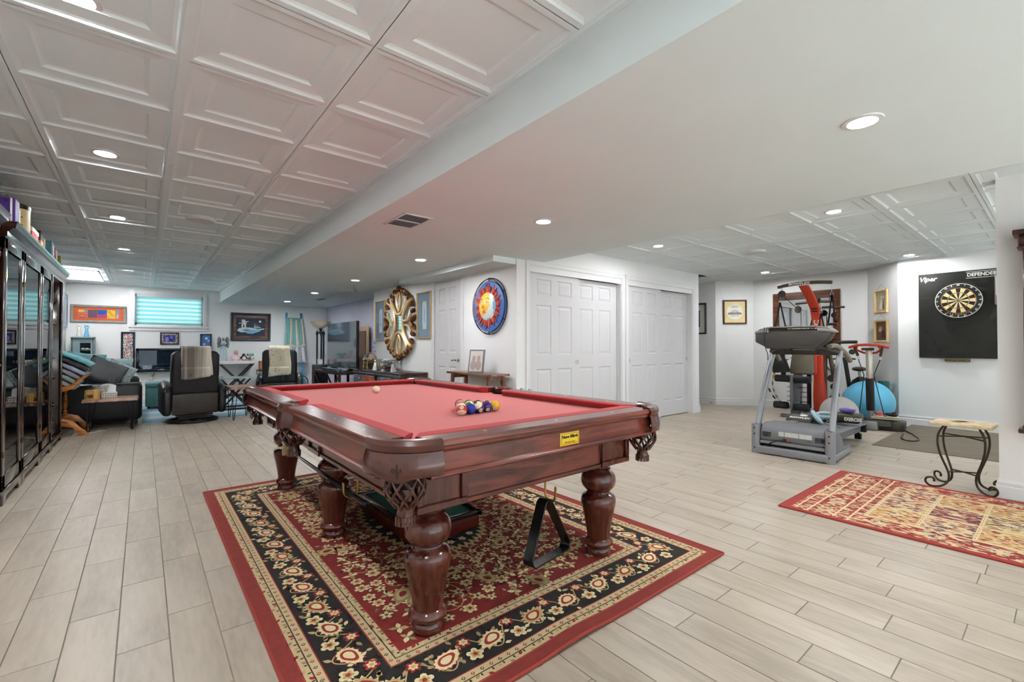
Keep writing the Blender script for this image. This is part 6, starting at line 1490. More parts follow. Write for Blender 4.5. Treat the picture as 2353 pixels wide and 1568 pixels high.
# local +x runs away from the camera, y spans the width
W2 = .325
for s in (-1, 1):
    b = MB(); b.tube([(.0, s * W2, .03), (.06, s * W2, .30), (.20, s * (W2 - .005), .62), (.41, s * (W2 - .015), .96), (.48, s * (W2 - .02), 1.06)], .032, 14, flat=(1.25, .85), up=(0, 1, 0)); b.build('upright', SG, t)
    b = MB(); b.tube([(-.01, s * W2, .0), (-.01, s * W2, .30)], .042, 14); b.build('upright_sleeve', SG, t)
    b = MB(); b.prism([(-.04, .012), (.66, .012), (.66, .085), (.40, .10), (.34, .20), (.20, .27), (.04, .30), (-.04, .30)], s * W2 - .02, s * W2 + .02, 'XZ'); b.build('side_bracket', DGR, t, bevel=.006)
    b = MB(); b.bar((-.02, s * W2, .04), (.68, s * W2, .04), .06, .055); b.build('base_tube', SG, t, bevel=.01)
    b = MB(); b.tube(smooth([(.20, s * (W2 - .05), 1.10), (.34, s * (W2 - .03), 1.11), (.48, s * (W2 - .01), 1.07), (.60, s * (W2), 1.03), (.74, s * (W2 + .01), .95)]), .024, 12); b.build('handrail', TPE, t)
    for z in (.06, .20, .26): b = MB(); b.lathe([(.008, 0), (.008, .006)], 8, o=(-.052, s * W2, z), axis='X'); b.build('bolt', BLACK, t)
b = MB(); b.bar((-.02, -W2, .045), (-.02, W2, .045), .06, .075); b.build('front_crossbar', SG, t, bevel=.012)
b = MB(); b.prism([(-.01, .135), (-.02, .17), (-.01, .255), (.03, .30), (.10, .315), (.36, .30), (.42, .26), (.42, .135)], -.285, .285, 'XZ'); HD = b.build('motor_hood', DGR, t, bevel=.022, seg=3)
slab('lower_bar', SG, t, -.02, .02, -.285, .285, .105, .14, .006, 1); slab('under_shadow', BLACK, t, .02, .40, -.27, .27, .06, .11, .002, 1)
STK = mat('white sticker', c(214, 212, 206), .5, var=.1, vs=60)
for y0, y1 in ((.10, .05), (.045, -.075), (-.08, -.19)): b = MB(); b.box(-.0215, -.0195, min(y0, y1) + .05 - .04, max(y0, y1) + .05 - .04, .20, .245); b.build('warning_label', STK, HD, smooth=False)
for s in (.22, -.245):
    for k in range(7): b = MB(); b.cbox(-.019, s + .012 * (k - 3), .205, .006, .005, .05, (0, 0, 0)); b.build('vent_slot', BLACK, HD, smooth=False)
slab('power_socket', BLACK, HD, -.024, -.016, .04, .075, .155, .178, .002, 1); slab('rocker_switch', mat('red switch', c(180, 60, 60), .4), HD, -.026, -.016, .005, .03, .155, .178, .002, 1)
b = MB(); b.tube([(-.03, .06, .165), (-.06, .10, .16), (-.05, .17, .13), (-.02, .22, .08), (-.03, .20, .02)], .006, 6); b.build('power_lead', BLACK, HD)
b = MB(); b.prism([(.30, .185), (.36, .235), (1.60, .178), (1.62, .10), (1.54, .095), (.34, .14)], -.27, .27, 'XZ'); b.build('deck', DGR, t, bevel=.008)
for s in (-1, 1): b = MB(); b.prism([(.34, .235), (.38, .248), (1.60, .191), (1.60, .178)], s * .27 - .045, s * .27 + .045, 'XZ'); b.build('side_rail', SG, t, bevel=.004)
b = MB(); b.prism([(.36, .2362), (.36, .2385), (1.58, .1813), (1.58, .179)], -.222, .222, 'XZ'); b.build('running_belt', mat('belt grey', c(120, 122, 124), .8, var=.1, vs=30), t, smooth=False)
for s in (-1, 1): b = MB(); b.lathe([(.035, -.03), (.035, .03)], 16, o=(1.54, s * .25, .045), axis='Y'); b.build('wheel', RUB, t); b = MB(); b.bar((1.54, s * .25, .045), (1.52, s * .25, .10), .03, .03); b.build('wheel_bracket', BLACK, t, smooth=False)
for s in (-1, 1): slab('end_cap', BLACK, t, 1.58, 1.64, s * .27 - .05, s * .27 + .05, .09, .185, .012, 2)
# console
b = MB(); pts = [(-.34, 1.245), (-.30, 1.265), (-.20, 1.275), (.20, 1.275), (.30, 1.265), (.345, 1.245), (.335, 1.15), (.21, 1.085), (.16, 1.075), (-.16, 1.075), (-.22, 1.09), (-.30, 1.16)]
b.prism(pts, -.02, .16, 'YZ'); b.v = [(x + .35 * (z - 1.075), y, z) for x, y, z in b.v]; b.build('console', DKP, t, bevel=.014, seg=2)
b = MB(); pts = [(-.345, 1.235), (-.30, 1.262), (-.2, 1.29), (.2, 1.29), (.30, 1.262), (.35, 1.235), (.35, 1.25), (.3, 1.285), (.2, 1.305), (-.2, 1.305), (-.3, 1.285), (-.345, 1.25)]
b.prism(pts, .04, .24, 'YZ'); b.build('console_lip', TPE, t, bevel=.006)
for s in (-1, 1): b = MB(); b.prism([(s * .21, 1.245), (s * .34, 1.235), (s * .345, 1.262), (s * .22, 1.285)], .035, .20, 'YZ'); b.build('speaker_end', SG, t, bevel=.008)
for s in (-1, 1): b = MB(); b.tube([(.38, s * .30, 1.05), (.28, s * .25, 1.07), (.16, s * .17, 1.09)], .020, 10); b.build('grip_tube', DKP, t)
b = MB(); b.bar((.42, -.30, 1.04), (.42, .30, 1.04), .04, .05); b.build('console_crossbar', DKP, t)
b = MB(); b.tube([(.0, .24, 1.30), (-.03, .235, 1.22), (-.01, .232, 1.10), (.06, .23, 1.02), (.09, .24, .96)], .004, 6); b.tube([(.0, .215, 1.30), (-.03, .225, 1.20), (.0, .235, 1.10)], .004, 6); b.build('tied_cord', BLACK, t)
slab('belt_end_mark', BLACK, t, .9, .94, -.22, .22, .212, .2165, .0005, 1)

# ------------------------------------------------------------------ cable home gym
ORN = mat('orange red paint', c(200, 62, 36), .4, var=.08, vs=6); PADM = mat('taupe vinyl pad', c(112, 103, 86), .5, var=.12, vs=8, bump=.06, bs=200); BRM = mat('bronze brown bar', c(92, 80, 64), .4, .3, var=.12); FOAM = mat('black foam', c(40, 40, 42), .85, bump=.2, bs=200); LOGO = mat('logo white', c(232, 228, 220), .5)
t = thing('home_gym', 'orange and black cable home gym with bench pad and leg rollers', 'home gym', (8.15, 2.55, 0), 0)
# tower: local x away from the camera, y to the left
b = MB(); path = [(.10, -.10, 0.0), (.10, -.09, .35), (.16, -.06, .64), (.16, -.04, 1.50), (.12, -.03, 1.70), (.0, .0, 1.88), (-.16, .04, 2.055)]
vs = []; fs = []
wd = [.085, .085, .062, .062, .066, .066, .066]; dp = .04
for i, (x, y, z) in enumerate(path):
    for sx, sy in ((-1, -1), (-1, 1), (1, 1), (1, -1)): vs.append((x + sx * dp, y + sy * wd[i], z))
for i in range(len(path) - 1):
    for j in range(4): fs.append((i * 4 + j, i * 4 + (j + 1) % 4, i * 4 + 4 + (j + 1) % 4, i * 4 + 4 + j))
fs += [(3, 2, 1, 0), tuple(4 * (len(path) - 1) + j for j in range(4))]; b.add(vs, fs); TW = b.build('tower', ORN, t, bevel=.01)
text('BOWFLEX', .105, LOGO, TW, face_m((.1185, -.05, 1.20), (-1, 0, 0), (0, 1, 0)), bold=.004, depth=.001)
b = MB(); b.lathe([(.001, 0), (.042, 0), (.042, .002), (.001, .002)], 24, axis='X'); b.v = [(.118 - x, y - .045, z * 1.45 + 1.50) for x, y, z in b.v]; L0 = b.build('emblem', LOGO, TW)
b = MB(); b.prism([(-.03, .0), (-.005, .03), (.03, .035), (.01, .01), (.03, -.005), (.005, -.035), (-.03, -.035), (-.01, -.01)], -.003, 0, 'YZ'); b.v = [(.1155 + x, y - .045, z * 1.1 + 1.50) for x, y, z in b.v]; b.build('emblem_mark', ORN, L0, smooth=False)
for k in range(6): b = MB(); b.cbox(.088 - .008 * k, -.03, 1.66 + .038 * k, .01, .085, .016, (0, R(-35), 0)); b.build('louvre', BLACK, TW, smooth=False)
# upper crossbar, curved
b = MB(); pts = [(-.17 + .02 * abs(k / 8) ** 2, .04 + .047 * k, 2.065 + .028 * (1 - (k / 8) ** 2) + .0 * k) for k in range(-8, 9)]
b.tube(pts, .026, 4, flat=(1.0, 1.35), up=(0, 0, 1)); CB = b.build('top_bar', BRM, t, bevel=.004, seg=1)
text('BOWFLEX', .05, LOGO, CB, face_m((-.205, .09, 2.085), (-1, 0, 0)), bold=.002, depth=.001, sx=1.3)
b = MB(); b.tube([(.10, -.24, 1.80), (.10, -.03, 1.815), (.10, .24, 1.80)], .022, 8); b.build('middle_bar', BRM, t)
b = MB(); b.tube([(.34, -.36, 1.72), (.34, -.03, 1.73)], .018, 8); b.build('rear_bar', BRM, t)
def pulley(x, y, z, rz, r=.055):
    b = MB(); b.lathe([(0, -.016), (r, -.014), (r, .014), (0, .016)], 18, axis='X'); b.v = [tuple(Matrix.Rotation(rz, 4, 'Z') @ Vector(v) + Vector((x, y, z))) for v in b.v]; b.build('pulley', DKP, t)
    b = MB(); b.torus((x, y, z + r + .018), .016, .004, 12, 6, 'X'); b.build('pulley_ring', CHROME, t)
pulley(-.14, .36, 1.95, .5); pulley(.08, .20, 1.70, -.5); pulley(.36, -.22, 1.60, .2, .045)
CBL = mat('black cable', c(36, 36, 36), .5)
for P in (((-.14, .34, 1.92), (.06, .22, 1.73)), ((.08, .16, 1.66), (.08, .15, .35)), ((.36, -.24, 1.58), (.40, -.26, .40)), ((.36, -.12, 1.58), (.40, -.10, .55)), ((-.16, -.30, 1.92), (-.16, -.30, 1.80))):
    b = MB(); b.tube(P, .005, 6); b.build('cable', CBL, t)
def strap(y, x, z0, zh, sp):
    b = MB(); b.tube([(x, y, z0), (x, y, z0 - .09)], .004, 6); b.torus((x, y, z0 - .12), .02, .004, 14, 6, 'X'); b.build('carabiner', CHROME, t)
    b = MB()
    for s in (-1, 1): b.bar((x, y, z0 - .14), (x, y + s * sp, zh), .022, .005, (1, 0, 0))
    b.build('strap', RUB, t, smooth=False); b = MB(); b.tube([(x, y - sp - .02, zh), (x, y + sp + .02, zh)], .020, 10); b.build('hand_grip', DKP, t)
strap(.40, -.10, 1.96, 1.38, .085); strap(-.32, -.12, 2.02, 1.44, .05); strap(-.13, .05, 1.76, 1.32, .05)
for s in (-1, 1): b = MB(); b.tube([(.26, s * .11, .1), (.26, s * .11, 1.38)], .032, 12); b.build('power_rod_pack', BLACK, t)
# bench pad standing upright in front
b = MB(); b.prism([(-.165, .70), (-.15, .67), (.15, .67), (.165, .70), (.115, 1.29), (.10, 1.30), (-.12, 1.30), (-.135, 1.29)], -.075, -.0, 'YZ'); b.v = [(x + .16 * (z - .7) - .10, y + .085, z) for x, y, z in b.v]; b.build('back_pad', PADM, t, bevel=.02, seg=3)
b = MB(); b.prism([(-.185, .70), (-.16, .66), (.14, .66), (.13, 1.29), (-.15, 1.29)], 0, .02, 'YZ'); b.v = [(x + .16 * (z - .7) - .095, y + .075, z) for x, y, z in b.v]; b.build('pad_shell', ORN, t, bevel=.008)
# frame, seat rail and leg rollers
b = MB(); b.prism([(-.05, .66), (.10, .66), (.05, .15), (-.02, .02), (-.14, .02), (-.14, .10), (-.04, .22)], .06, .16, 'XZ'); b.v = [(x - .10, y + .05, z) for x, y, z in b.v]; b.build('seat_rail', DGR, t, bevel=.01)
for k in range(6): b = MB(); b.tube([(-.12 - .0 * k, .02, .16 + .075 * k), (-.12, .30, .16 + .075 * k)], .009, 8); b.build('adjust_pin', CHROME, t)
b = MB(); b.bar((-.30, .17, .14), (-.31, .165, .66), .045, .05); b.build('leg_lever', DGR, t, bevel=.006); b = MB(); b.bar((-.26, .30, .64), (-.20, .34, 1.10), .06, .05); b.build('arm_post', BLACK, t, bevel=.01)
for z, y0, y1 in ((.59, .13, -.09), (.60, .40, .19), (.17, .14, -.07), (.18, .42, .22)): b = MB(); b.lathe([(.0, y0), (.05, y0), (.055, y0 - .01), (.055, y1 + .01), (.05, y1), (0, y1)], 18, o=(-.31, 0, z), axis='Y'); b.build('foam_roller', FOAM, t)
b = MB(); b.prism([(.20, .70), (.44, .68), (.44, .82), (.40, .96), (.30, .97), (.25, .85)], -.34, -.22, 'YZ'); b.build('preacher_pad', BLACK, t, bevel=.02, seg=2)
b = MB(); b.tube([(-.20, .36, .95), (-.16, .35, 1.10), (.02, .28, 1.15), (.14, .10, 1.16)], .022, 10); b.build('left_arm', BRM, t)
b = MB(); b.tube([(.20, -.10, .98), (.18, -.15, 1.10), (.16, -.26, 1.165), (.16, -.46, 1.17), (.16, -.56, 1.17)], .025, 10); b.build('right_arm', DKP, t)
b = MB(); b.bar((.30, -.15, 1.1), (.34, -.30, .06), .05, .05); b.bar((.22, -.10, 1.25), (.25, -.12, .05), .06, .05); b.build('rear_leg', BRM, t, bevel=.006)
for z, y in ((.60, -.20), (.47, -.24)): b = MB(); b.lathe([(.055, -.02), (.055, .02)], 16, o=(.27, y, z), axis='X'); b.build('guide_wheel', DKP, t)
pulley(.14, -.50, 1.02, .4, .04)
slab('base_beam', DGR, t, -.35, .45, -.06, .06, 0, .06, .008, 1); slab('base_foot', DGR, t, .38, .46, -.20, .34, 0, .06, .008, 1); slab('front_foot', DGR, t, -.40, -.33, -.3, .3, 0, .055, .008, 1)
t = thing('foot_plate', 'dark foot plate with white lettering lying on the treadmill belt', 'foot plate', (6.12, 2.03, .209), R(0)); t.scale = (.55, .55, .55); b = MB(); b.prism([(-.16, .0), (.06, .0), (.12, .12), (.10, .135), (-.14, .03)], -.24, .24, 'XZ'); P0 = b.build('plate', DKP, t, bevel=.006)
sl = math.atan2(.105, .24); n_ = Vector((-sin(sl), 0, cos(sl)))
text('BOWFLEX', .085, LOGO, P0, face_m((-.045, 0, .074), n_, (1, 0, .4)), bold=.003, depth=.0015); b = MB(); b.lathe([(.0, 0), (.06, 0), (.06, .002), (0, .002)], 20); o = b.build('emblem', LOGO, P0); o.matrix_local = face_m((.055, -.05, .1185), n_, (1, 0, .4)) @ Matrix.Diagonal((1.3, .6, 1, 1))
# floor clutter behind the treadmill
BLU = mat('pale blue foam', c(168, 198, 206), .7)
for i, (x, y, a) in enumerate(((6.06, 1.84, .3), (6.34, 1.84, -.5))):
    t = thing('resistance_loop', ('flat' if i else 'upright') + ' pale blue padded resistance handle lying on the treadmill belt', 'exercise band', (x, y, .21), a); t.scale = (.7, .7, .7)
    b = MB(); b.tube([(.13 * cos(k) * 1.2, .06 * sin(k), .10 + (.09 if i == 0 else .03) * sin(k)) for k in [2 * PI * j / 20 for j in range(20)]], .028, 10, closed=True); b.build('padded_loop', BLU, t); b = MB(); b.tube([(0, 0, .02), (.05, .05, .06), (.1, 0, .02)], .008, 6); b.build('tubing', BLACK, t); b = MB(); b.cbox(.05, .02, -.002, .12, .1, .03); b.build('weight_block', BLACK, t, bevel=.005)
t = thing('ankle_weight', 'small brown and white weight roll lying on the treadmill belt', 'weight', (6.10, 1.715, .206)); t.scale = (.55, .5, .55); b = MB(); b.lathe([(.03, -.07), (.06, -.07), (.06, .07), (.03, .07)], 16, o=(0, 0, .062), axis='Y'); b.build('roll', mat('brown nylon', c(70, 56, 50), .8), t); b = MB(); b.torus((-.05, -.03, .05), .03, .008, 14, 6, 'X'); b.torus((-.05, .04, .05), .03, .008, 14, 6, 'X'); b.build('webbing', LOGO, t)
t = thing('step_board', 'dark exercise cushion box with white lettering standing on the treadmill deck', 'box', (6.30, 1.60, .196), R(3)); t.scale = (.75, .52, .68); slab('step_body', mat('dark olive plastic', c(62, 56, 44), .5), t, -.16, .16, -.24, .24, .06, .20, .03, 3); slab('step_foot', SG, t, -.12, .12, -.22, .22, 0, .06, .02, 2); text('EXERCISE', .075, LOGO, t, face_m((-.1605, -.13, .12), (-1, 0, 0)), bold=.002)
t = thing('purple_slipper', 'purple clog lying on the dark box', 'shoe', (6.30, 1.61, .333), R(60)); b = MB(); b.ball((0, 0, .03), (.10, .045, .03), 14, 8); b.build('clog', mat('purple foam', c(112, 96, 168), .7), t); b = MB(); b.torus((-.06, 0, .045), .035, .008, 16, 6); b.build('collar', mat('purple foam', c(112, 96, 168), .7), t)

# balls and hoops
def ballthing(label, x, y, r, m, ridges, tilt=0):
    t = thing('exercise_ball', label, 'exercise ball', (x, y, 0)); prof = []; n = 40
    for i in range(n + 1): a = PI * i / n; rr = r * (1 + (.006 * (i % 2) if (ridges and .25 < i / n < .75) else 0)); prof.append((rr * sin(a), -rr * cos(a)))
    b = MB(); b.lathe(prof, 40, cap=False); o = b.build('ball_skin', m, t, angle=180); o.location = (0, 0, r); o.rotation_euler = (R(tilt), 0, 0); b = MB(); b.lathe([(.015, 0), (.012, .006), (0, .006)], 12, o=(0, 0, r * .998)); v = b.build('valve', m, o)
ballthing('large light blue exercise ball by the gym wall', 8.02, 1.80, .305, mat('sky blue vinyl', c(92, 178, 214), .35, var=.06, vs=4), True, 0)
ballthing('grey exercise ball behind the treadmill', 7.20, 1.93, .218, mat('pearl grey vinyl', c(176, 172, 170), .4, var=.06), True, 20)
def hoop(label, x, y, z, r, ms, seed):
    t = thing('hula_hoop', label, 'hula hoop', (x, y, 0)); n = 48; b = MB()
    for k in range(n):
        b.mi = k % 2 if not (len(ms) > 2 and .0 < k / n < .12) else 2
        b.tube([(.12 * sin(2 * PI * (k + q) / n) * r + 0.0, r * cos(2 * PI * (k + q) / n), z + r * sin(2 * PI * (k + q) / n)) for q in (0, 1.0)], .014, 7)
    b.build('hoop_ring', ms, t); return t
HBK = mat('hoop black', c(30, 30, 30), .4); HWH = mat('hoop white', c(226, 222, 214), .4); HGD = mat('hoop gold', c(200, 150, 40), .35)
hoop('large black and white striped hula hoop against the wall', 8.76, 2.90, .555, .54, [HBK, HWH], 0)
hoop('smaller taped hula hoop with gold patches', 8.70, 2.86, .478, .463, [mat('hoop silver', c(196, 190, 176), .3), mat('hoop grey', c(110, 104, 96), .4), HGD], 1)

# exercise bike, mostly hidden
t = thing('exercise_bike', 'black exercise bike half hidden behind the treadmill', 'exercise bike', (8.40, 1.99, 0), R(224)); t.scale = (.85, .85, .82)
b = MB(); b.ball((0, 0, .93), (.13, .10, .045), 16, 10); b.ball((-.10, 0, .925), (.09, .045, .035), 12, 8); b.build('saddle', mat('olive black vinyl', c(58, 52, 40), .45), t); b = MB(); b.tube([(0, 0, .92), (.06, 0, .5), (.1, 0, .3)], .022, 10); b.build('seat_post', SG, t)
b = MB(); b.prism([(-.35, .12), (.35, .12), (.38, .35), (.2, .62), (.05, .80), (-.12, .72), (-.30, .45)], -.06, .06, 'XZ'); HS = b.build('housing', BLACK, t, bevel=.03, seg=3); b = MB(); b.lathe([(.2, -.075), (.23, -.07), (.23, .07), (.2, .075)], 28, o=(-.18, 0, .30), axis='Y', cap=True); b.build('flywheel', DGR, t)
text('FITNESS', .09, LOGO, HS, face_m((.06, -.062, .52), (0, -1, 0), (-.5, 0, 1)), bold=.003); text('FITNESS', .09, LOGO, HS, face_m((-.30, 0, .6), (-1, 0, .3)), bold=.002) if False else None
for x in (-.4, .4): slab('floor_bar', SG, t, x - .03, x + .03, -.22, .22, 0, .06, .01, 2)
slab('base_beam', SG, t, -.4, .4, -.03, .03, .04, .14, .01, 2)
for s in (-1, 1): b = MB(); b.bar((-.05, s * .09, .3), (-.05 + s * .1, s * .1, .16), .025, .02); b.cbox(-.05 + s * .1, s * .15, .15, .09, .08, .025); b.build('pedal', BLACK, t, smooth=False)
b = MB(); b.tube([(-.45, .2, 1.1), (-.42, .0, 1.12), (-.45, -.2, 1.1)], .016, 8); b.bar((-.42, 0, 1.12), (-.25, 0, .45), .05, .05); b.build('handlebar', BLACK, t)

# ab exerciser with orange handlebar
t = thing('twist_stepper', 'twist stepper with orange handlebar on a silver post', 'stepper', (7.50, 1.665, 0), R(4))
b = MB(); b.tube([(.06, 0, .06), (.05, 0, .30)], .030, 14); b.build('lower_post', SG, t); b = MB(); b.tube([(.05, 0, .25), (.01, 0, .68)], .046, 16); b.build('foam_sleeve', mat('black sleeve', c(28, 24, 22), .6), t); b = MB(); b.tube([(.01, 0, .66), (-.03, 0, 1.06)], .036, 4, flat=(1.1, 1.1)); b.build('upper_post', mat('aluminium post', c(206, 200, 186), .35, .3), t, bevel=.006)
b = MB(); b.tube([(-.10, .20, 1.09), (-.14, .11, 1.12), (-.15, 0, 1.125), (-.14, -.11, 1.12), (-.12, -.22, 1.09)], .018, 10); b.tube([(-.15, .11, 1.12), (-.05, .13, 1.06), (.03, .07, 1.02), (.04, 0, 1.01), (.03, -.07, 1.02), (-.05, -.13, 1.06), (-.15, -.11, 1.12)], .014, 8); b.build('handlebar', ORN, t)
b = MB(); b.prism([(-.12, .07), (-.12, -.07), (.02, -.04), (.02, .04)], 1.05, 1.085); b.build('console', DKP, t, bevel=.008)
for s in (-1, 1):
    b = MB(); b.tube([(-.10, s * .15, 1.12), (-.02, s * .12, .98)], .017, 10); b.build('handle_grip', mat('brown foam grip', c(84, 64, 46), .7), t)
    b = MB(); b.torus((-.02, s * .115, .945), .014, .0035, 12, 6, 'X'); b.build('clip', CHROME, t)
    b = MB(); b.tube([(-.02, s * .115, .93), (.0, s * .045, .72), (.03, s * .16, .12)] if s < 0 else [(-.02, s * .115, .93), (.0, s * .06, .72), (.03, s * .12, .18)], .006, 6); b.build('cord', BLACK, t)
slab('base_block', SG, t, -.08, .16, -.09, .09, 0, .12, .02, 2)
b = MB(); b.lathe([(.20, .0), (.20, .05), (.185, .075), (.0, .08)], 32, o=(.13, -.05, .06)); b.v = [(x * .95, y, z) for x, y, z in b.v]; b.build('step_disc', mat('dark olive plastic', c(62, 56, 44), .5), t)
slab('rear_unit', mat('dark olive plastic', c(62, 56, 44), .5), t, .02, .30, -.34, -.08, 0, .125, .02, 2)
t = thing('folded_towel', 'folded pale towel lying on the twist stepper', 'towel', (7.60, 1.53, .1425), R(10)); 
for k in range(2): slab('towel_fold', mat('cream towel', c(212, 200, 170), .95, bump=.3, bs=200), t, -.09, .09, -.14, .14, .004 + .018 * k, .02 + .018 * k, .007, 2)
for i, (y, col, lb) in enumerate(((.06, (206, 96, 84), 'coral'), (-.07, (52, 44, 42), 'dark brown'))):
    t = thing('training_shoe', lb + ' soft shoe lying on the folded towel', 'shoe', (7.58, 1.53 + y, .182), R(25 + 20 * i)); m = mat('shoe ' + lb, c(*col), .8); b = MB(); b.ball((0, 0, .026), (.10, .04, .026), 14, 8); b.ball((-.05, 0, .04), (.045, .036, .03), 12, 8); b.build('upper', m, t); slab('sole', TRIM, t, -.10, .10, -.036, .036, 0, .012, .005, 2)
b = MB(); b.tube(smooth([(7.62, 1.34, .02), (7.35, 1.20, .013), (7.02, 1.10, .014), (6.86, 1.15, .014), (6.98, 1.25, .014), (7.35, 1.30, .014)]), .007, 7); o = b.build('loose_cord', BLACK); tag(o, 'black cord loop lying across the edge of the rubber mat', 'cord')
for i, (x, y, r, h, col, lb) in enumerate(((8.56, 1.86, .06, .63, (46, 62, 56), 'dark green rolled exercise mat standing behind the blue ball'), (8.40, 1.64, .065, .60, (40, 96, 92), 'teal rolled exercise mat standing against the gym wall'))):
    t = thing('yoga_mat', lb, 'exercise mat', (x - .05, y + .05, 0)); b = MB(); m = mat('mat %d' % i, c(*col), .8); pts = [((r * (1 - k / 70)) * cos(k * .42), (r * (1 - k / 70)) * sin(k * .42)) for k in range(46)]
    b.lathe([(r, 0), (r, h), (r * .6, h), (r * .6, h - .01), (0, h - .01)], 22); b.build('mat_roll', m, t)
    b = MB(); b.torus((0, 0, h * .75), r + .003, .004, 20, 6); b.build('strap', BLACK, t)

# ------------------------------------------------------------------ gym wall pictures, mirror, dartboard
nd1 = Vector((-(4.20 - 3.71), -(8.86 - 8.40), 0)).normalized(); nd2 = Vector((-(1.98 - 1.53), (8.86 - 8.40), 0)).normalized()
MHG = wood('mahogany frame', c(112, 60, 32), c(72, 36, 18), 'X', 4., .35, .3, 5)
def art_bridge(q, w, h):
    shape(q, ell(0, -.0, w * .40, w * .38, 28), 1, .0045)
    for k in range(14): a = PI * k / 13; x = w * .2 * cos(a); q.mi = 2; q.add([(x - .003, -.02, .005), (x + .003, -.02, .005), (x + .003, -.02 + .06 * sin(a), .005), (x - .003, -.02 + .06 * sin(a), .005)], [(0, 1, 2, 3)])
    shape(q, rc(-w * .34, w * .34, -.05, -.02), 3, .0052); shape(q, rc(-w * .32, w * .32, -.022, -.012), 2, .0056); shape(q, rc(-w * .22, w * .22, -.085, -.06), 4, .0056); shape(q, ell(.0, .10, w * .2, .02), 4, .0056)
    return [mat('cream mount print', c(232, 214, 160), .7), mat('sketch paper', c(236, 232, 222), .7), mat('sketch brown', c(150, 96, 76), .7), mat('sketch grey', c(150, 140, 136), .7), mat('sketch blue', c(186, 200, 210), .7)]
frame('bridge_drawing', 'framed round drawing of an arched bridge on cream mount', 'picture', (8.40 + .46 * .5 - .005, 4.20 - .49 * .5 - .01, 1.752), nd1, .42, .455, .028, .025, MHG, art_bridge)
def art_dark(q, w, h): shape(q, rc(-w * .22, w * .22, -h * .3, h * .3), 1, .0045); shape(q, ell(0, h * .1, w * .12, h * .08), 2, .005); return [mat('white mount', c(226, 224, 214), .7), mat('dark print', c(60, 64, 76), .6, var=.4, vs=20), mat('print red', c(180, 70, 60), .6)]
frame('black_framed_print', 'black framed print on white mount at the alcove corner', 'picture', (8.398, 4.585, 1.642), (-1, 0, 0), .42, .60, .03, .03, mat('black olive frame', c(48, 46, 36), .4), art_dark)
t = bpy.data.objects.new('wall_mirror', None); COL.objects.link(t); tag(t, 'large wall mirror in a wide mahogany frame behind the home gym', 'mirror'); t.matrix_world = face_m((8.858, 2.85, 1.53), (-1, 0, 0)); w, h = 1.02, 1.04
for n_, q in (('frame_side', (-w / 2, -w / 2 + .10, -h / 2, h / 2)), ('frame_side', (w / 2 - .10, w / 2, -h / 2, h / 2)), ('frame_top', (-w / 2 + .10, w / 2 - .10, h / 2 - .13, h / 2)), ('frame_bottom', (-w / 2 + .10, w / 2 - .10, -h / 2, -h / 2 + .13))): b = MB(); b.box(q[0], q[1], q[2], q[3], 0, .025); b.build(n_, MHG, t, bevel=.003, seg=1)
b = MB(); b.box(-w / 2 + .09, w / 2 - .09, -h / 2 + .12, h / 2 - .12, .004, .012); b.build('mirror_glass', mat('mirror silver', c(225, 230, 232), .02, 1., var=0), t, smooth=False)
PALE = wood('pale birch frame', c(222, 192, 132), c(196, 160, 100), 'Y', 4., .4, .1, 5)
def art_sep(k):
    def f(q, w, h):
        if k == 0: shape(q, [(-w * .2, -h * .4), (w * .12, -h * .42), (w * .1, h * .05), (w * .02, h * .2), (-w * .08, h * .08)], 1, .0045); shape(q, ell(0, h * .24, w * .09, h * .07), 1, .005); shape(q, [(.08 * w, -h * .4), (.28 * w, -h * .4), (.22 * w, h * .15)], 2, .0048); shape(q, ell(w * .18, h * .22, w * .08, h * .07), 1, .005)
        else: shape(q, ell(-.02, h * .12, w * .17, h * .15), 1, .0045); shape(q, [(-w * .1, -h * .4), (w * .4, -h * .4), (w * .3, 0), (.05 * w, .02)], 2, .0047); shape(q, ell(-w * .15, h * .05, w * .12, h * .09), 3, .005)
        return [mat('sepia %d' % k, c(*((196, 186, 160), (112, 84, 70))[k]), .7, var=.15, vs=14), mat('sepia light %d' % k, c(*((232, 226, 210), (176, 136, 112))[k]), .7), mat('sepia dark %d' % k, c(*((120, 108, 92), (70, 52, 46))[k]), .7), mat('sepia mid', c(206, 170, 140), .7)]
    return f
PM = (8.86 - .46 * .49 - .0, 1.98 - .45 * .49)
for k, (z, w, h, lb) in enumerate(((1.782, .285, .345, 'pale wood frame with a wedding photo hanging from a string'), (1.335, .29, .34, 'pale wood frame with a dark portrait hanging from a string'))):
    o = frame('hanging_photo', lb, 'picture', (PM[0] + nd2.x * .002, PM[1] + nd2.y * .002, z), nd2, w, h, .032, .03, PALE, art_sep(k)); b = MB(); b.tube([(-w * .45, h * .5 - .02, .012), (0, h * .5 + .085, .004), (w * .45, h * .5 - .02, .012)], .0018, 5); b.build('string', mat('teal cord', c(90, 120, 120), .6), o); b = MB(); b.ball((0, h * .5 + .085, .006), .005, 8, 6); b.build('nail', CHROME, o)
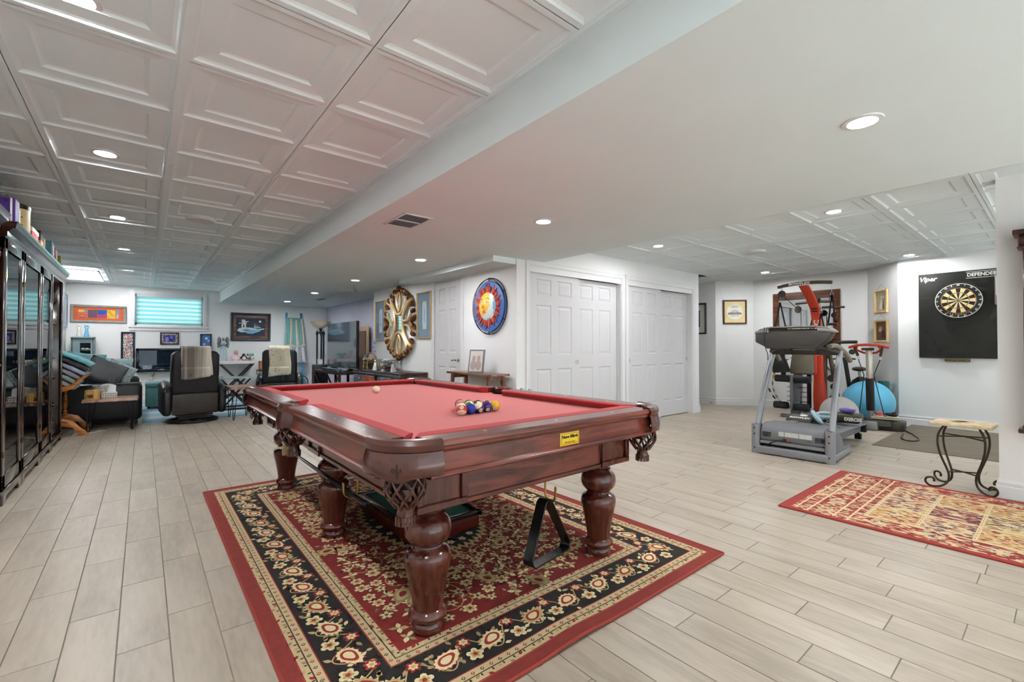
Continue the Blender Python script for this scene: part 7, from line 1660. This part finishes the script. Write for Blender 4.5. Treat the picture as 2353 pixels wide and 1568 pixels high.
# dartboard on its protective surround
t = bpy.data.objects.new('dartboard_surround', None); COL.objects.link(t); tag(t, 'square black dartboard backboard with white corner lettering', 'backboard'); t.matrix_world = face_m((8.398, .92, 1.522), (-1, 0, 0)); B2 = mat('black foam board', c(24, 22, 16), .55, var=.5, vs=5)
b = MB(); b.box(-.38, .38, -.575, .575, 0, .035); b.build('board', B2, t, bevel=.002, seg=1)
text('Viper', .085, LOGO, t, face_m((-.285, .50, .0355), (0, 0, 1), (0, 1, 0)), bold=.002, shear=.3, sx=.95); text('DEFENDER', .062, LOGO, t, face_m((.235, .515, .0355), (0, 0, 1), (0, 1, 0)), bold=.002, sx=.9)
for v in (.475, .555): b = MB(); b.box(.09, .37, v - .003, v + .003, .035, .0362); b.build('stripe', LOGO, t, smooth=False)
for x0, x1, y, h in ((-.375, -.2, .245, .004), (-.1, .1, -.10, .004), (.30, .375, -.33, .004)): b = MB(); b.box(x0, x1, y, y + h, .0352, .0356); b.build('seam', mat('seam grey', c(60, 58, 52), .6), t, smooth=False)
b = MB(); b.prism([(-.12, -.62), (.12, -.62), (.12, -.575), (-.12, -.575)], 0, .05); b.build('wall_bracket', mat('brass brown bracket', c(96, 84, 58), .5, .4), t, bevel=.003)
for x in (-.1, 0, .1): b = MB(); b.lathe([(.006, 0), (.006, .004)], 8, o=(x, -.60, .05)); b.build('screw', CHROME, t)
d = bpy.data.objects.new('dartboard', None); COL.objects.link(d); tag(d, 'round bristle dartboard with coloured segments and numbers', 'dartboard'); d.matrix_world = face_m((8.362, .90, 1.708), (-1, 0, 0))
b = MB(); b.lathe([(0, 0), (.2255, 0), (.2255, .036), (.219, .039), (0, .039)], 48); b.build('board_rim', BLACK, d, angle=30)
b = MB(); b.torus((0, 0, .039), .2225, .004, 60, 6); b.build('number_ring', mat('ring white', c(222, 214, 202), .5), d)
DM = [mat('sisal cream', c(226, 200, 140), .8, var=.1, vs=60), mat('sisal black', c(34, 28, 22), .8), mat('sisal red', c(196, 50, 34), .8), mat('sisal green', c(60, 120, 52), .8)]
b = MB(); rad = [(.016, .099, 0), (.099, .107, 1), (.107, .162, 0), (.162, .170, 1)]
for k in range(20):
    a0, a1 = PI / 2 - PI / 20 + 2 * PI * k / 20, PI / 2 - PI / 20 + 2 * PI * (k + 1) / 20
    for r0, r1, kind in rad:
        b.mi = ((1 if k % 2 == 0 else 0) if kind == 0 else (2 if k % 2 == 0 else 3)); pts = [(r0 * cos(a0), r0 * sin(a0)), (r1 * cos(a0), r1 * sin(a0)), (r1 * cos((a0 + a1) / 2), r1 * sin((a0 + a1) / 2)), (r1 * cos(a1), r1 * sin(a1)), (r0 * cos(a1), r0 * sin(a1))]
        shape(b, pts, b.mi, .0395)
shape(b, ell(0, 0, .016, .016), 3, .0396); shape(b, ell(0, 0, .0065, .0065), 2, .0400); SG_ = b.build('segments', DM, d, smooth=False)
b = MB()
for r_ in (.016, .099, .107, .162, .170): b.torus((0, 0, .040), r_, .0007, 48, 4)
for k in range(20): a = PI / 20 + 2 * PI * k / 20; b.tube([(.016 * cos(a), .016 * sin(a), .040), (.172 * cos(a), .172 * sin(a), .040)], .0007, 4)
b.build('spider_wire', CHROME, d)
for k, nnum in enumerate((20, 5, 12, 9, 14, 11, 8, 16, 7, 19, 3, 17, 2, 15, 10, 6, 13, 4, 18, 1)):
    a = PI / 2 + 2 * PI * k / 20; text(str(nnum), .030, LOGO, d, Matrix.Translation((.205 * cos(a), .205 * sin(a), .0402)) @ Matrix.Rotation(a - PI / 2, 4, 'Z'), 'numeral', depth=.0006, bold=.0008)
for k, ch in enumerate('DARTMOUTH'): a = -PI / 2 + (k - 4) * .145; text(ch, .024, mat('board print', c(220, 196, 140), .7), d, Matrix.Translation((.185 * cos(a), .185 * sin(a), .0400)) @ Matrix.Rotation(a + PI / 2, 4, 'Z'), 'print_letter', depth=.0004)
t = bpy.data.objects.new('dart_holder', None); COL.objects.link(t); tag(t, 'narrow silver score light strip at the edge of the dart backboard', 'holder'); t.matrix_world = face_m((8.362, .548, 1.83), (-1, 0, 0)); b = MB(); b.box(-.022, .05, -.20, .20, 0, .05); b.build('strip_body', mat('strip taupe', c(136, 128, 120), .4, .3), t, bevel=.012, seg=3); b = MB(); b.box(-.012, .04, -.08, .16, .05, .053); b.build('strip_window', mat('pale window', c(196, 206, 214), .3), t, smooth=False); text('VIP', .02, BLK, t, face_m((.012, -.13, .0505), (0, 0, 1), (0, 1, 0)))

# ------------------------------------------------------------------ scroll-leg stone table
IRON = mat('bronze iron', c(70, 58, 42), .45, .5, var=.2, vs=20); STN = mat('carved travertine', c(222, 204, 168), .6, col2=c(190, 160, 120), vs=18, bump=.2, bs=60)
t = thing('stone_table', 'square stone top table on scrolled iron legs below the dartboard', 'table', (4.935, .515, 0), R(-2))
slab('stone_top', STN, t, -.145, .145, -.17, .17, .488, .512, .006, 2); b = MB()
for k in range(17):
    for s in (-1, 1): b.ball((-.135 + .27 * k / 16, s * .17, .498), (.009, .007, .010), 6, 4); b.ball((s * .146, -.16 + .32 * k / 16, .498), (.007, .009, .010), 6, 4)
b.build('carved_rim', STN, t)
for sx in (-1, 1):
    for sy in (-1, 1):
        pr_ = [(.095, .488), (.125, .42), (.130, .34), (.115, .25), (.085, .15), (.075, .10), (.080, .05), (.105, .018), (.14, .006), (.175, .012), (.195, .04), (.19, .068), (.165, .075), (.150, .06), (.152, .042)]
        b = MB(); b.tube(smooth([(sx * d_ * .78, sy * d_, z) for d_, z in pr_], 4), .0075, 8); b.build('leg', IRON, t)
for z, d_ in ((.40, .120), (.125, .078)):
    for s in (-1, 1): b = MB(); b.tube([(-d_ * .78, s * -d_, z), (0, 0, z + .004), (d_ * .78, s * d_, z)], .0055, 6); b.build('cross_stay', IRON, t)
t = thing('darts_bundle', 'few dark darts lying on the stone topped table', 'darts', (4.93, .53, .514), R(40))
for k in range(3): b = MB(); b.lathe([(.001, -.05), (.0035, -.02), (.0035, .01), (.002, .015), (.002, .04)], 8, o=(.012 * (k - 1), 0, .005), axis='Y'); b.build('barrel', mat('brass dart', c(110, 84, 50), .4, .6), t); b = MB(); b.box(.012 * (k - 1) - .007, .012 * (k - 1) + .007, .035, .055, .0045, .0055); b.build('flight', BLACK, t, smooth=False)
# wall clock case at the pillar edge
t = thing('wall_clock', 'dark mahogany wall clock case on the pillar', 'clock', (4.858, .10, 0)); MC = wood('dark mahogany', c(84, 36, 24), c(48, 20, 14), 'Z', 4., .3, .4, 5)
slab('crown', MC, t, -.16, 0, -.17, .135, 1.88, 1.915, .006, 2); slab('crown_cove', MC, t, -.135, 0, -.15, .11, 1.80, 1.88, .012, 2); slab('crown_bead', MC, t, -.14, 0, -.155, .115, 1.785, 1.80, .004, 1)
slab('case', MC, t, -.11, 0, -.13, .09, .55, 1.785, .004, 1); slab('door_glass', mat('dark clock glass', c(70, 60, 56), .1, coat=.6), t, -.114, -.109, -.10, .06, .70, 1.70, .001, 1); slab('base', MC, t, -.15, 0, -.16, .12, .50, .53, .006, 2); slab('base_cove', MC, t, -.13, 0, -.14, .10, .53, .55, .004, 1)
b = MB(); b.lathe([(0, 0), (.075, 0), (.075, .004), (0, .004)], 28, axis='X'); b.v = [(-.115 - x, y - .02, z + 1.56) for x, y, z in b.v]; b.build('dial', mat('cream dial', c(228, 218, 190), .5), t)
